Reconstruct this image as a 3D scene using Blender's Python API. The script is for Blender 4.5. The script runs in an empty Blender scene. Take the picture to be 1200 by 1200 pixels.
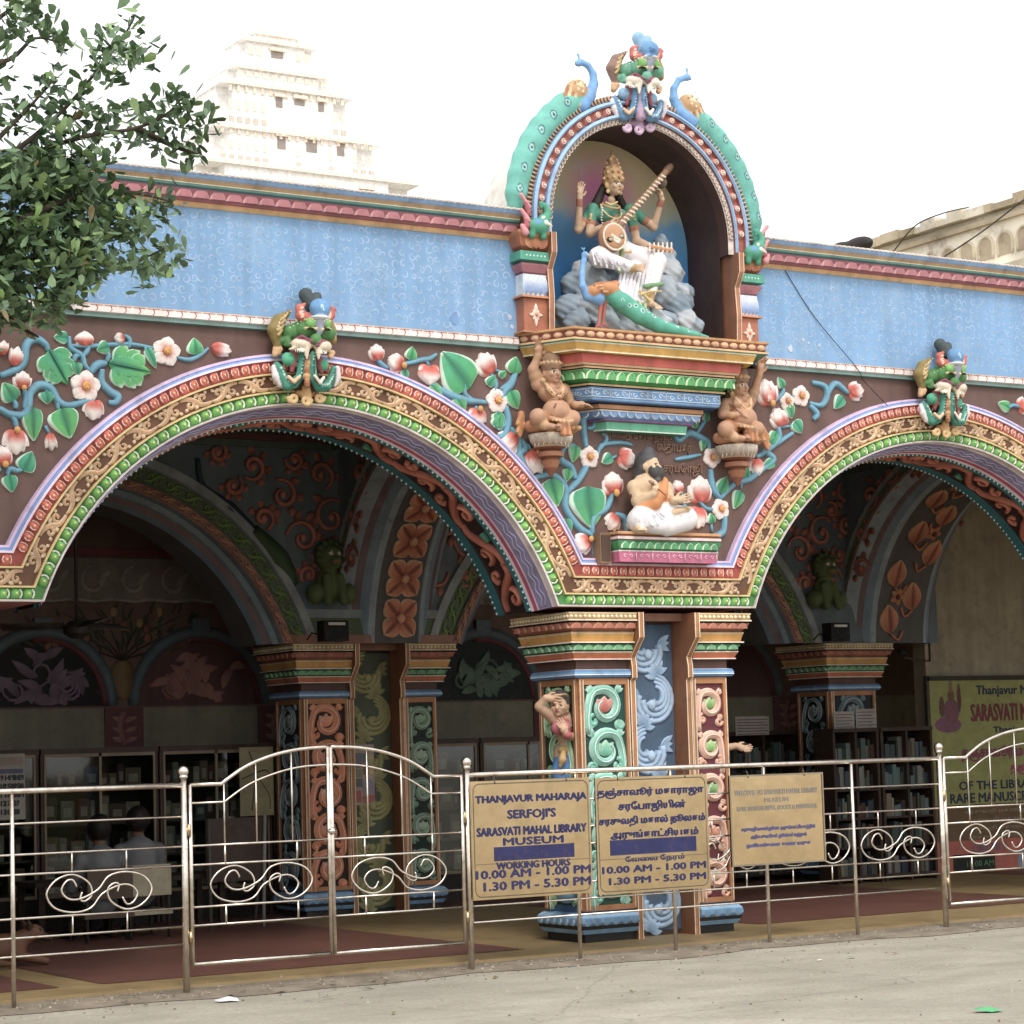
import bpy, math, random
import numpy as np
from mathutils import Vector, Matrix
random.seed(7)
PI = math.pi
sc = bpy.context.scene
COL = sc.collection
# ------------------------------------------------------------------ camera
f_px = 2689.238
DX = np.array([0.85309134, -0.01938844, -0.52140125])
DY = np.array([-0.5209196, -0.08839848, -0.84901618])
DZ = np.array([-0.02962998, 0.99589648, -0.08551179])
RW = np.array([DX, DY, DZ])
CAM = np.array([-10.36326, -14.82486, 1.5])
cam = bpy.data.cameras.new('camera'); cam_o = bpy.data.objects.new('camera', cam); COL.objects.link(cam_o)
M4 = Matrix([[*RW[i], CAM[i]] for i in range(3)] + [[0, 0, 0, 1]])
cam_o.matrix_world = M4
cam.sensor_width = 36; cam.sensor_fit = 'HORIZONTAL'; cam.lens = f_px / 1200 * 36
cam.shift_x = 0; cam.shift_y = 50 / 1200
cam.clip_start = 0.1; cam.clip_end = 3000
sc.camera = cam_o
# ------------------------------------------------------------------ sky, sun, exposure
SUN_EL, SUN_AZ = math.radians(52), math.radians(200)
w = bpy.data.worlds.new('World'); sc.world = w; w.use_nodes = True
nt = w.node_tree; bg = nt.nodes['Background']
sky = nt.nodes.new('ShaderNodeTexSky'); sky.sky_type = 'NISHITA'; sky.sun_disc = False
sky.sun_elevation = SUN_EL; sky.sun_rotation = SUN_AZ; sky.air_density = 1.0; sky.dust_density = 4.0; sky.ozone_density = 1
mixw = nt.nodes.new('ShaderNodeMix'); mixw.data_type = 'RGBA'; mixw.inputs[0].default_value = 0.72
nt.links.new(sky.outputs[0], mixw.inputs[6]); mixw.inputs[7].default_value = (11.6, 11.4, 11.2, 1)
nt.links.new(mixw.outputs[2], bg.inputs[0]); bg.inputs[1].default_value = 0.105
sun = bpy.data.lights.new('sun', 'SUN'); sun.energy = 0.85; sun.angle = math.radians(14); sun.color = (1, .95, .87)
sun_o = bpy.data.objects.new('sun', sun); COL.objects.link(sun_o)
sd = Vector((math.sin(SUN_AZ) * math.cos(SUN_EL), math.cos(SUN_AZ) * math.cos(SUN_EL), math.sin(SUN_EL)))
sun_o.rotation_euler = sd.to_track_quat('Z', 'Y').to_euler(); sun_o.location = (0, -10, 20)
sc.view_settings.view_transform = 'Standard'; sc.view_settings.look = 'None'
sc.view_settings.exposure = 0.68; sc.view_settings.gamma = 1; sc.view_settings.use_curve_mapping = False
sc.render.engine = 'CYCLES'
sc.cycles.max_bounces = 6; sc.cycles.diffuse_bounces = 3; sc.cycles.glossy_bounces = 3
sc.cycles.transparent_max_bounces = 8; sc.cycles.use_denoising = True
sc.cycles.caustics_reflective = False; sc.cycles.caustics_refractive = False

# ------------------------------------------------------------------ points measured on the photographed planes
def W(px, py, Y=0.0):
    r = RW @ np.array([px - 600., 650. - py, -f_px]); t = (Y - CAM[1]) / r[1]; p = CAM + r * t
    return (p[0], p[2])
def W3(px, py, Y=0.0):
    a = W(px, py, Y); return (a[0], Y, a[1])
def S3(px, py, X):
    r = RW @ np.array([px - 600., 650. - py, -f_px]); t = (X - CAM[0]) / r[0]; return tuple(CAM + r * t)
def G3(px, py, Z=0.0):
    r = RW @ np.array([px - 600., 650. - py, -f_px]); t = (Z - CAM[2]) / r[2]; return tuple(CAM + r * t)

# ------------------------------------------------------------------ colours and materials
def lin(h):
    if not isinstance(h, str): return tuple(h)
    h = h.lstrip('#'); h = h if len(h) == 6 else ''.join(q * 2 for q in h); o = []
    for i in (0, 2, 4):
        c = int(h[i:i+2], 16) / 255; o.append(c / 12.92 if c <= .04045 else ((c + .055) / 1.055) ** 2.4)
    return tuple(o)
def mixc(a, b, t):
    a, b = lin(a), lin(b); return tuple(a[i] * (1 - t) + b[i] * t for i in range(3))
MATS = {}
def new_mat(name):
    m = bpy.data.materials.new(name); m.use_nodes = True; MATS[name] = m
    return m, m.node_tree, m.node_tree.nodes['Principled BSDF']
def N(nt, t, **kw):
    n = nt.nodes.new(t)
    for k, v in kw.items(): setattr(n, k, v)
    return n
def noise_node(nt, scale, detail=4, rough=.55, coord='Object'):
    tc = N(nt, 'ShaderNodeTexCoord'); n = N(nt, 'ShaderNodeTexNoise'); n.inputs['Scale'].default_value = scale
    n.inputs['Detail'].default_value = detail; n.inputs['Roughness'].default_value = rough
    if coord == 'World':
        g = N(nt, 'ShaderNodeNewGeometry'); nt.links.new(g.outputs['Position'], n.inputs['Vector'])
    else: nt.links.new(tc.outputs[coord], n.inputs['Vector'])
    return n
def vary(nt, bsdf, colsock, amt=.18, scale=3.0, dirt=None, coord='World', bump=.1, bscale=60., streak=0):
    n = noise_node(nt, scale, coord=coord); mr = N(nt, 'ShaderNodeMapRange')
    mr.inputs[1].default_value = .3; mr.inputs[2].default_value = .7
    mr.inputs[3].default_value = 1 - amt; mr.inputs[4].default_value = 1 + amt * .5
    nt.links.new(n.outputs[0], mr.inputs[0])
    mx = N(nt, 'ShaderNodeVectorMath', operation='SCALE'); nt.links.new(colsock, mx.inputs[0]); nt.links.new(mr.outputs[0], mx.inputs['Scale'])
    out = mx.outputs[0]
    if dirt:
        n2 = noise_node(nt, dirt[1], 8, .7, coord='World'); m2 = N(nt, 'ShaderNodeMapRange')
        m2.inputs[1].default_value = .52; m2.inputs[2].default_value = .75; m2.inputs[3].default_value = 0; m2.inputs[4].default_value = dirt[2]
        nt.links.new(n2.outputs[0], m2.inputs[0])
        mm = N(nt, 'ShaderNodeMix', data_type='RGBA'); nt.links.new(m2.outputs[0], mm.inputs[0]); nt.links.new(out, mm.inputs[6])
        mm.inputs[7].default_value = (*lin(dirt[0]), 1); out = mm.outputs[2]
    if streak:
        g5 = N(nt, 'ShaderNodeNewGeometry'); m5 = N(nt, 'ShaderNodeMapping'); m5.inputs['Scale'].default_value = (5, 5, .35); nt.links.new(g5.outputs['Position'], m5.inputs[0])
        n5 = N(nt, 'ShaderNodeTexNoise'); n5.inputs['Scale'].default_value = 1.6; n5.inputs['Detail'].default_value = 8; nt.links.new(m5.outputs[0], n5.inputs['Vector']); r5 = N(nt, 'ShaderNodeMapRange'); r5.inputs[1].default_value = .35; r5.inputs[2].default_value = .68; r5.inputs[3].default_value = 1.06; r5.inputs[4].default_value = 1 - streak; nt.links.new(n5.outputs[0], r5.inputs[0])
        v5 = N(nt, 'ShaderNodeVectorMath', operation='SCALE'); nt.links.new(out, v5.inputs[0]); nt.links.new(r5.outputs[0], v5.inputs['Scale']); out = v5.outputs[0]
    nt.links.new(out, bsdf.inputs['Base Color'])
    if bump:
        n3 = noise_node(nt, bscale, 3, coord='World'); b = N(nt, 'ShaderNodeBump'); b.inputs['Strength'].default_value = bump; b.inputs['Distance'].default_value = .004
        nt.links.new(n3.outputs[0], b.inputs['Height']); nt.links.new(b.outputs[0], bsdf.inputs['Normal'])
def attr_mat(name, rough=.55, sat=.82, **kw):
    m, nt, b = new_mat(name); a = N(nt, 'ShaderNodeAttribute', attribute_name='Col'); b.inputs['Roughness'].default_value = rough
    b.inputs['Specular IOR Level'].default_value = .3; hs = N(nt, 'ShaderNodeHueSaturation'); hs.inputs['Saturation'].default_value = sat; nt.links.new(a.outputs['Color'], hs.inputs['Color'])
    vary(nt, b, hs.outputs[0], **kw); return m
PAINT = attr_mat('painted_plaster', .6, amt=.16, scale=4, dirt=('#5a4a40', 9., .5), bump=.3, bscale=70., streak=.14)
CLEAN = attr_mat('worn_paint', .62, amt=.16, scale=7, dirt=('#6a5a4c', 15., .42), bump=.35, bscale=85.)
OLD = attr_mat('weathered_plaster', .9, amt=.3, scale=1.2, dirt=('#6b5a45', 2.2, .8), bump=.6, bscale=14.)
def flat_mat(name, col, rough=.6, metal=0., amt=.15, scale=3., dirt=None, bump=.1, bscale=60., spec=.4, streak=0):
    m, nt, b = new_mat(name); c = N(nt, 'ShaderNodeRGB'); c.outputs[0].default_value = (*lin(col), 1)
    b.inputs['Roughness'].default_value = rough; b.inputs['Metallic'].default_value = metal; b.inputs['Specular IOR Level'].default_value = spec
    vary(nt, b, c.outputs[0], amt=amt, scale=scale, dirt=dirt, bump=bump, bscale=bscale, streak=streak); return m
STEEL = flat_mat('stainless_steel', '#dcd4ca', .27, 1., amt=.2, scale=20, dirt=('#8a6f4e', 14., .6), bump=0)
BRASS = flat_mat('brushed_brass', '#c8b08a', .22, 1., amt=.16, scale=3, dirt=('#a08c66', 5., .6), bump=1., bscale=2.6)
LEAF = attr_mat('tree_leaf', .45, amt=.35, scale=7, bump=0)
BARK = flat_mat('tree_bark', '#4c4238', .9, amt=.4, scale=9, bump=.8, bscale=30.)
m, nt_, b_ = new_mat('cabinet_glass')
for n in list(nt_.nodes):
    if n.type != 'OUTPUT_MATERIAL': nt_.nodes.remove(n)
o_ = [n for n in nt_.nodes if n.type == 'OUTPUT_MATERIAL'][0]
tr = N(nt_, 'ShaderNodeBsdfTransparent'); tr.inputs[0].default_value = (.82, .85, .84, 1); gl = N(nt_, 'ShaderNodeBsdfGlossy'); gl.inputs['Roughness'].default_value = .05
fr = N(nt_, 'ShaderNodeFresnel'); ms = N(nt_, 'ShaderNodeMixShader'); nt_.links.new(fr.outputs[0], ms.inputs[0]); nt_.links.new(tr.outputs[0], ms.inputs[1]); nt_.links.new(gl.outputs[0], ms.inputs[2]); nt_.links.new(ms.outputs[0], o_.inputs[0])
GLASS = m
# ground: dusty concrete road with streaks
m, nt_, b_ = new_mat('dusty_road'); b_.inputs['Roughness'].default_value = .95
g = N(nt_, 'ShaderNodeNewGeometry'); mp = N(nt_, 'ShaderNodeMapping'); mp.inputs['Scale'].default_value = (.9, 1.6, 1); nt_.links.new(g.outputs['Position'], mp.inputs[0])
n1 = N(nt_, 'ShaderNodeTexNoise'); n1.inputs['Scale'].default_value = 1.3; n1.inputs['Detail'].default_value = 9; n1.inputs['Roughness'].default_value = .65; nt_.links.new(mp.outputs[0], n1.inputs['Vector'])
cr = N(nt_, 'ShaderNodeValToRGB'); e = cr.color_ramp.elements; e[0].position = .3; e[0].color = (*lin('#959082'), 1); e[1].position = .72; e[1].color = (*lin('#b2ad9e'), 1)
x = e.new(.5); x.color = (*lin('#a49e90'), 1); nt_.links.new(n1.outputs[0], cr.inputs[0])
n2 = N(nt_, 'ShaderNodeTexNoise'); n2.inputs['Scale'].default_value = 45; n2.inputs['Detail'].default_value = 6; nt_.links.new(g.outputs['Position'], n2.inputs['Vector'])
mr = N(nt_, 'ShaderNodeMapRange'); mr.inputs[1].default_value = .3; mr.inputs[2].default_value = .7; mr.inputs[3].default_value = .82; mr.inputs[4].default_value = 1.1; nt_.links.new(n2.outputs[0], mr.inputs[0])
vm = N(nt_, 'ShaderNodeVectorMath', operation='SCALE'); nt_.links.new(cr.outputs[0], vm.inputs[0]); nt_.links.new(mr.outputs[0], vm.inputs['Scale']); nt_.links.new(vm.outputs[0], b_.inputs['Base Color'])
vo = N(nt_, 'ShaderNodeTexVoronoi', feature='DISTANCE_TO_EDGE'); vo.inputs['Scale'].default_value = .55; n3_ = N(nt_, 'ShaderNodeTexNoise'); n3_.inputs['Scale'].default_value = 3; n3_.inputs['Detail'].default_value = 6
ad_ = N(nt_, 'ShaderNodeMix', data_type='RGBA'); ad_.inputs[0].default_value = .22; nt_.links.new(g.outputs['Position'], n3_.inputs['Vector']); nt_.links.new(g.outputs['Position'], ad_.inputs[6]); nt_.links.new(n3_.outputs[1], ad_.inputs[7]); nt_.links.new(ad_.outputs[2], vo.inputs['Vector'])
m3_ = N(nt_, 'ShaderNodeMapRange'); m3_.inputs[1].default_value = 0; m3_.inputs[2].default_value = .006; m3_.inputs[3].default_value = .72; m3_.inputs[4].default_value = 1; nt_.links.new(vo.outputs[0], m3_.inputs[0])
n4_ = N(nt_, 'ShaderNodeTexNoise'); n4_.inputs['Scale'].default_value = .45; n4_.inputs['Detail'].default_value = 5; nt_.links.new(g.outputs['Position'], n4_.inputs['Vector']); m4_ = N(nt_, 'ShaderNodeMapRange'); m4_.inputs[1].default_value = .35; m4_.inputs[2].default_value = .65; m4_.inputs[3].default_value = .84; m4_.inputs[4].default_value = 1.08; nt_.links.new(n4_.outputs[0], m4_.inputs[0])
mm_ = N(nt_, 'ShaderNodeMath', operation='MULTIPLY'); nt_.links.new(m3_.outputs[0], mm_.inputs[0]); nt_.links.new(m4_.outputs[0], mm_.inputs[1]); vm2 = N(nt_, 'ShaderNodeVectorMath', operation='SCALE'); nt_.links.new(vm.outputs[0], vm2.inputs[0]); nt_.links.new(mm_.outputs[0], vm2.inputs['Scale']); nt_.links.new(vm2.outputs[0], b_.inputs['Base Color'])
bp = N(nt_, 'ShaderNodeBump'); bp.inputs['Strength'].default_value = .5; bp.inputs['Distance'].default_value = .02; nt_.links.new(n1.outputs[0], bp.inputs['Height']); nt_.links.new(bp.outputs[0], b_.inputs['Normal'])
ROAD = m

# ------------------------------------------------------------------ mesh builder
class MB:
    def __init__(s): s.v = []; s.f = []; s.c = []; s.sm = []
    def add(s, verts, faces, col, smooth=False, vcol=None):
        o = len(s.v); s.v += [tuple(p) for p in verts]; lc = None if vcol is not None else lin(col)
        for fc in faces:
            s.f.append(tuple(i + o for i in fc)); s.sm.append(smooth)
            s.c.append([vcol[i] for i in fc] if vcol is not None else lc)
    def box(s, x0, x1, y0, y1, z0, z1, col):
        s.add([(x0,y0,z0),(x1,y0,z0),(x1,y1,z0),(x0,y1,z0),(x0,y0,z1),(x1,y0,z1),(x1,y1,z1),(x0,y1,z1)],
              [(0,3,2,1),(4,5,6,7),(0,1,5,4),(1,2,6,5),(2,3,7,6),(3,0,4,7)], col)
    def prof_x(s, x0, x1, prof, ca=0., cb=0., caps=True):
        """profile [(y,z,col)] (from top to bottom, outward -Y) swept along X; ca/cb extend ends with -y (mitre)"""
        for i in range(len(prof) - 1):
            (y0, z0, c), (y1, z1, _) = prof[i], prof[i + 1]
            s.add([(x0 + ca * y0, y0, z0), (x1 - cb * y0, y0, z0), (x1 - cb * y1, y1, z1), (x0 + ca * y1, y1, z1)], [(0, 3, 2, 1)], c)
        if caps:
            n = len(prof)
            for xx, k, rev in ((x0, ca, False), (x1, -cb, True)):
                vs = [(xx + k * p[0], p[0], p[1]) for p in prof] + [(xx + 0, prof[-1][0] * 0 + .05, prof[-1][1]), (xx, .05, prof[0][1])]
                idx = list(range(len(vs)));
                s.add(vs, [tuple(idx if rev else idx[::-1])], prof[0][2])
    def tube(s, pts, r, col, n=6, caps=True, vcol=None):
        P = [Vector(p) for p in pts]; k = len(P); R = r if isinstance(r, (list, tuple)) else [r] * k
        vs = []; up = None
        for i in range(k):
            t = (P[min(i + 1, k - 1)] - P[max(i - 1, 0)]);
            if t.length < 1e-9: t = Vector((0, 0, 1))
            t.normalize()
            if up is None: up = t.orthogonal().normalized()
            else:
                up = (up - t * up.dot(t)); up = up.normalized() if up.length > 1e-6 else t.orthogonal().normalized()
            b = t.cross(up)
            for j in range(n):
                a = 2 * PI * j / n; vs.append(tuple(P[i] + (up * math.cos(a) + b * math.sin(a)) * R[i]))
        fs = [(i * n + j, i * n + (j + 1) % n, (i + 1) * n + (j + 1) % n, (i + 1) * n + j) for i in range(k - 1) for j in range(n)]
        if caps: fs += [tuple(range(n))[::-1], tuple(range((k - 1) * n, k * n))]
        s.add(vs, fs, col, True)
    def lathe(s, cx, cy, prof, n=16, col=None, arc=(0, 2 * PI)):
        """prof [(r,z,col)]"""
        full = abs(arc[1] - arc[0] - 2 * PI) < 1e-6; m_ = n if full else n + 1
        for i in range(len(prof) - 1):
            (r0, z0, c), (r1, z1, _) = prof[i], prof[i + 1]; vs = []
            for j in range(m_):
                a = arc[0] + (arc[1] - arc[0]) * j / n; vs += [(cx + r0 * math.cos(a), cy + r0 * math.sin(a), z0), (cx + r1 * math.cos(a), cy + r1 * math.sin(a), z1)]
            s.add(vs, [(2 * j, 2 * j + 1, 2 * ((j + 1) % m_) + 1, 2 * ((j + 1) % m_)) for j in range(n)], col or c, True)
    def ball(s, c, r, col, n=8, m_=6):
        r = r if isinstance(r, (tuple, list)) else (r, r, r); vs = []; fs = []
        for i in range(m_ + 1):
            p = PI * i / m_
            for j in range(n):
                a = 2 * PI * j / n; vs.append((c[0] + r[0] * math.sin(p) * math.cos(a), c[1] + r[1] * math.sin(p) * math.sin(a), c[2] + r[2] * math.cos(p)))
        for i in range(m_):
            for j in range(n): fs.append((i * n + j, (i + 1) * n + j, (i + 1) * n + (j + 1) % n, i * n + (j + 1) % n))
        s.add(vs, fs, col, True)
    # ---- reliefs: (u,v) plane -> x=u, z=v, height towards -y, y0 = base plane
    def rib(s, pts, wid, h, col, edge=None, y0=0., k=4, smooth_pts=True, pos=None):
        P = cr_spline(pts, k) if smooth_pts and len(pts) > 2 else [tuple(p) for p in pts]
        n = len(P); edge = edge or col; ce, cc = lin(edge), lin(col); cm = mixc(ce, cc, .5); vs = []; vc = []
        for i in range(n):
            a, b = P[max(i - 1, 0)], P[min(i + 1, n - 1)]; tx, tz = b[0] - a[0], b[1] - a[1]; L = math.hypot(tx, tz) or 1
            nx, nz = -tz / L, tx / L; t = i / (n - 1)
            if isinstance(wid, (int, float)): w_ = wid
            else: q = t * (len(wid) - 1); j = min(int(q), len(wid) - 2); w_ = wid[j] * (1 - (q - j)) + wid[j + 1] * (q - j)
            hw = w_ / 2; hh = h * min(1, .35 + .65 * w_ / (max(wid) if not isinstance(wid, (int, float)) else w_))
            for sgn, hf, c in ((-1, 0, ce), (-.72, .75, cm), (0, 1, cc), (.72, .75, cm), (1, 0, ce)):
                vs.append((P[i][0] + nx * hw * sgn, y0 - hh * hf, P[i][1] + nz * hw * sgn)); vc.append(c)
        fs = [(i * 5 + j, (i + 1) * 5 + j, (i + 1) * 5 + j + 1, i * 5 + j + 1) for i in range(n - 1) for j in range(4)]
        fs += [(0, 1, 2, 3, 4), tuple((n - 1) * 5 + j for j in (4, 3, 2, 1, 0))]
        s.add(vs, fs, col, True, vc)
    def petal(s, b, t, wd, h, cb, ct, rim=None, y0=0., n=7, bend=0., tip=.9, vein=None, sharp=1.0, grad=(0, 1)):
        """leaf or petal from b to t; colour cb at the base to ct at the tip, rim colour at the margin"""
        bx, bz = b; tx, tz = t; L = math.hypot(tx - bx, tz - bz) or 1e-6; dx, dz = (tx - bx) / L, (tz - bz) / L; nx, nz = -dz, dx
        vs = []; vc = []; S = (-1, -.88, -.78, -.4, 0, .4, .78, .88, 1) if rim else (-1, -.8, -.4, 0, .4, .8, 1)
        for i in range(n + 1):
            q = i / n; wq = math.sin(PI * min(1, max(0, q ** tip))) ** .75 if 0 < q < 1 else 0; wq = max(wq, .06) * wd / 2 * (1 if q < .6 else (1 - (q - .6) / .4 * (1 - .75 * 1)) ** (sharp - 1) if sharp != 1 else 1)
            off = bend * math.sin(PI * q)
            for s_ in S:
                a = abs(s_); hh = (0 if a == 1 else (.8 if a >= .78 else (1 if a == .4 else .72))) * h * (.5 + .5 * math.sin(PI * min(1, q * .9 + .08)))
                x = bx + dx * L * q + nx * (wq * s_ + off); z = bz + dz * L * q + nz * (wq * s_ + off)
                vs.append((x, y0 - hh - .001, z)); g_ = min(1, max(0, (q - grad[0]) / (grad[1] - grad[0]))); c = mixc(cb, ct, g_)
                if rim and (a >= .85 or q > .96): c = lin(rim)
                if vein and s_ == 0: c = lin(vein)
                vc.append(c)
        m_ = len(S); fs = [(i * m_ + j, (i + 1) * m_ + j, (i + 1) * m_ + j + 1, i * m_ + j + 1) for i in range(n) for j in range(m_ - 1)]
        s.add(vs, fs, cb, True, vc)
    def scallop(s, w_, h_, d_, c, rim, up=1, n=8):
        vs = [(0, -d_, 0)]; vc = [lin(c)]
        for q, hh, cc in ((.8, .85, c), (.86, .8, rim), (1, 0, rim)):
            for i in range(n + 1): a = PI * i / n; vs.append((w_ / 2 * q * math.cos(a), -d_ * hh, up * h_ * q * math.sin(a) - up * h_ * .4)); vc.append(lin(cc))
        vs[0] = (0, -d_, up * h_ * .3 - up * h_ * .4); m_ = n + 1; fs = [(0, 1 + i, 2 + i) for i in range(n)] + [(0, n + 1, 1)]
        for r in range(2): fs += [(1 + r * m_ + i, 1 + (r + 1) * m_ + i, 2 + (r + 1) * m_ + i, 2 + r * m_ + i) for i in range(n)]
        s.add(vs, fs, c, True, vc)
    def build(s, name, mat=None, parent=None, label=None, cat=None, group=None, kind=None, shift=None):
        me = bpy.data.meshes.new(name); V = np.array(s.v, dtype=float)
        c = (V.min(0) + V.max(0)) / 2; c[2] = V[:, 2].min() if parent is None else c[2]
        V = V - c; me.from_pydata(V.tolist(), [], s.f)
        at = me.color_attributes.new('Col', 'FLOAT_COLOR', 'CORNER'); arr = []
        for fc, cc in zip(s.f, s.c):
            if isinstance(cc, list):
                for q in cc: arr += [q[0], q[1], q[2], 1]
            else: arr += [cc[0], cc[1], cc[2], 1] * len(fc)
        at.data.foreach_set('color', arr); me.polygons.foreach_set('use_smooth', s.sm)
        me.materials.append(mat or PAINT); me.update()
        return link(name, me, tuple(c), parent, label, cat, group, kind)
def link(name, me, loc, parent=None, label=None, cat=None, group=None, kind=None):
    o = bpy.data.objects.new(name, me); COL.objects.link(o)
    if parent is not None:
        o.parent = parent; o.matrix_parent_inverse = wm(parent).inverted()
    o.location = loc
    return tag(o, label, cat, group, kind)
def wm(o):
    m = Matrix.LocRotScale(o.location, o.rotation_euler, o.scale)
    return (wm(o.parent) @ o.matrix_parent_inverse @ m) if o.parent else m
def tag(o, label=None, cat=None, group=None, kind=None):
    if label: o['label'] = label
    if cat: o['category'] = cat
    if group: o['group'] = group
    if kind: o['kind'] = kind
    return o
def thing(name, loc, label, cat, group=None):
    o = bpy.data.objects.new(name, None); COL.objects.link(o); o.location = loc; o.empty_display_size = .1
    return tag(o, label, cat, group)
def copy_at(src, loc, rot=(0, 0, 0), scale=(1, 1, 1), parent=None):
    o = src.copy(); COL.objects.link(o)
    if parent is not None: o.parent = parent; o.matrix_parent_inverse = wm(parent).inverted()
    o.location = loc; o.rotation_euler = rot; o.scale = scale; return o
KIDS = lambda o: [c for c in bpy.data.objects if c.parent == o]
def copy_tree(src, d, label=None):
    kids = {}
    for c in bpy.data.objects:
        if c.parent: kids.setdefault(c.parent.name, []).append(c)
    def rec(o, par):
        c = o.copy(); COL.objects.link(c)
        if par is not None: c.parent = par
        for ch in kids.get(o.name, []): rec(ch, c)
        return c
    r = rec(src, None); r.location = Vector(src.location) + Vector(d)
    if label: r['label'] = label
    return r
def cr_spline(pts, k=4):
    P = [pts[0]] + list(pts) + [pts[-1]]; out = []
    for i in range(1, len(P) - 2):
        a, b, c, d = P[i - 1], P[i], P[i + 1], P[i + 2]
        for j in range(k):
            t = j / k; t2 = t * t; t3 = t2 * t
            out.append(tuple(.5 * (2 * b[q] + (c[q] - a[q]) * t + (2 * a[q] - 5 * b[q] + 4 * c[q] - d[q]) * t2 + (3 * b[q] - a[q] - 3 * c[q] + d[q]) * t3) for q in range(len(b))))
    out.append(tuple(pts[-1])); return out
def curl(cx, cz, r, a0, turns, n=12, r1=.22, d=1):
    return [(cx + r * (1 - (1 - r1) * i / n) * math.cos(a0 + d * 2 * PI * turns * i / n), cz + r * (1 - (1 - r1) * i / n) * math.sin(a0 + d * 2 * PI * turns * i / n)) for i in range(n + 1)]

# ------------------------------------------------------------------ sculpture: smooth union of limbs -> one continuous skin (surface nets)
def cap(a, b, r0, r1=None, col='#c58b62', k=None, paint=False, cut=False): return dict(t='c', a=np.array(a, float), b=np.array(b, float), r0=r0, r1=r0 if r1 is None else r1, col=lin(col), k=k, paint=paint, cut=cut)
def ell(c, r, col='#c58b62', rot=None, k=None, paint=False, cut=False):
    r = (r, r, r) if isinstance(r, (int, float)) else r
    return dict(t='e', c=np.array(c, float), r=np.array(r, float), R=None if rot is None else np.array(Matrix.Rotation(rot[0], 3, 'X') @ Matrix.Rotation(rot[1], 3, 'Y') @ Matrix.Rotation(rot[2], 3, 'Z')), col=lin(col), k=k, paint=paint, cut=cut)
def chain(pts, rs, col='#c58b62', k=None, paint=False): 
    n = len(pts); rs = rs if isinstance(rs, (list, tuple)) else [rs] * n
    return [cap(pts[i], pts[i + 1], rs[i], rs[i + 1], col, k, paint) for i in range(n - 1)]
def sdist(p, P):
    if p['t'] == 'c':
        ab = p['b'] - p['a']; L = float(ab @ ab) + 1e-12; t = np.clip(((P - p['a']) @ ab) / L, 0, 1)
        return np.linalg.norm(P - (p['a'] + t[..., None] * ab), axis=-1) - (p['r0'] + (p['r1'] - p['r0']) * t)
    q = P - p['c']
    if p['R'] is not None: q = q @ p['R']
    k0 = np.linalg.norm(q / p['r'], axis=-1); k1 = np.linalg.norm(q / p['r'] ** 2, axis=-1) + 1e-9
    return k0 * (k0 - 1) / k1
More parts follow.
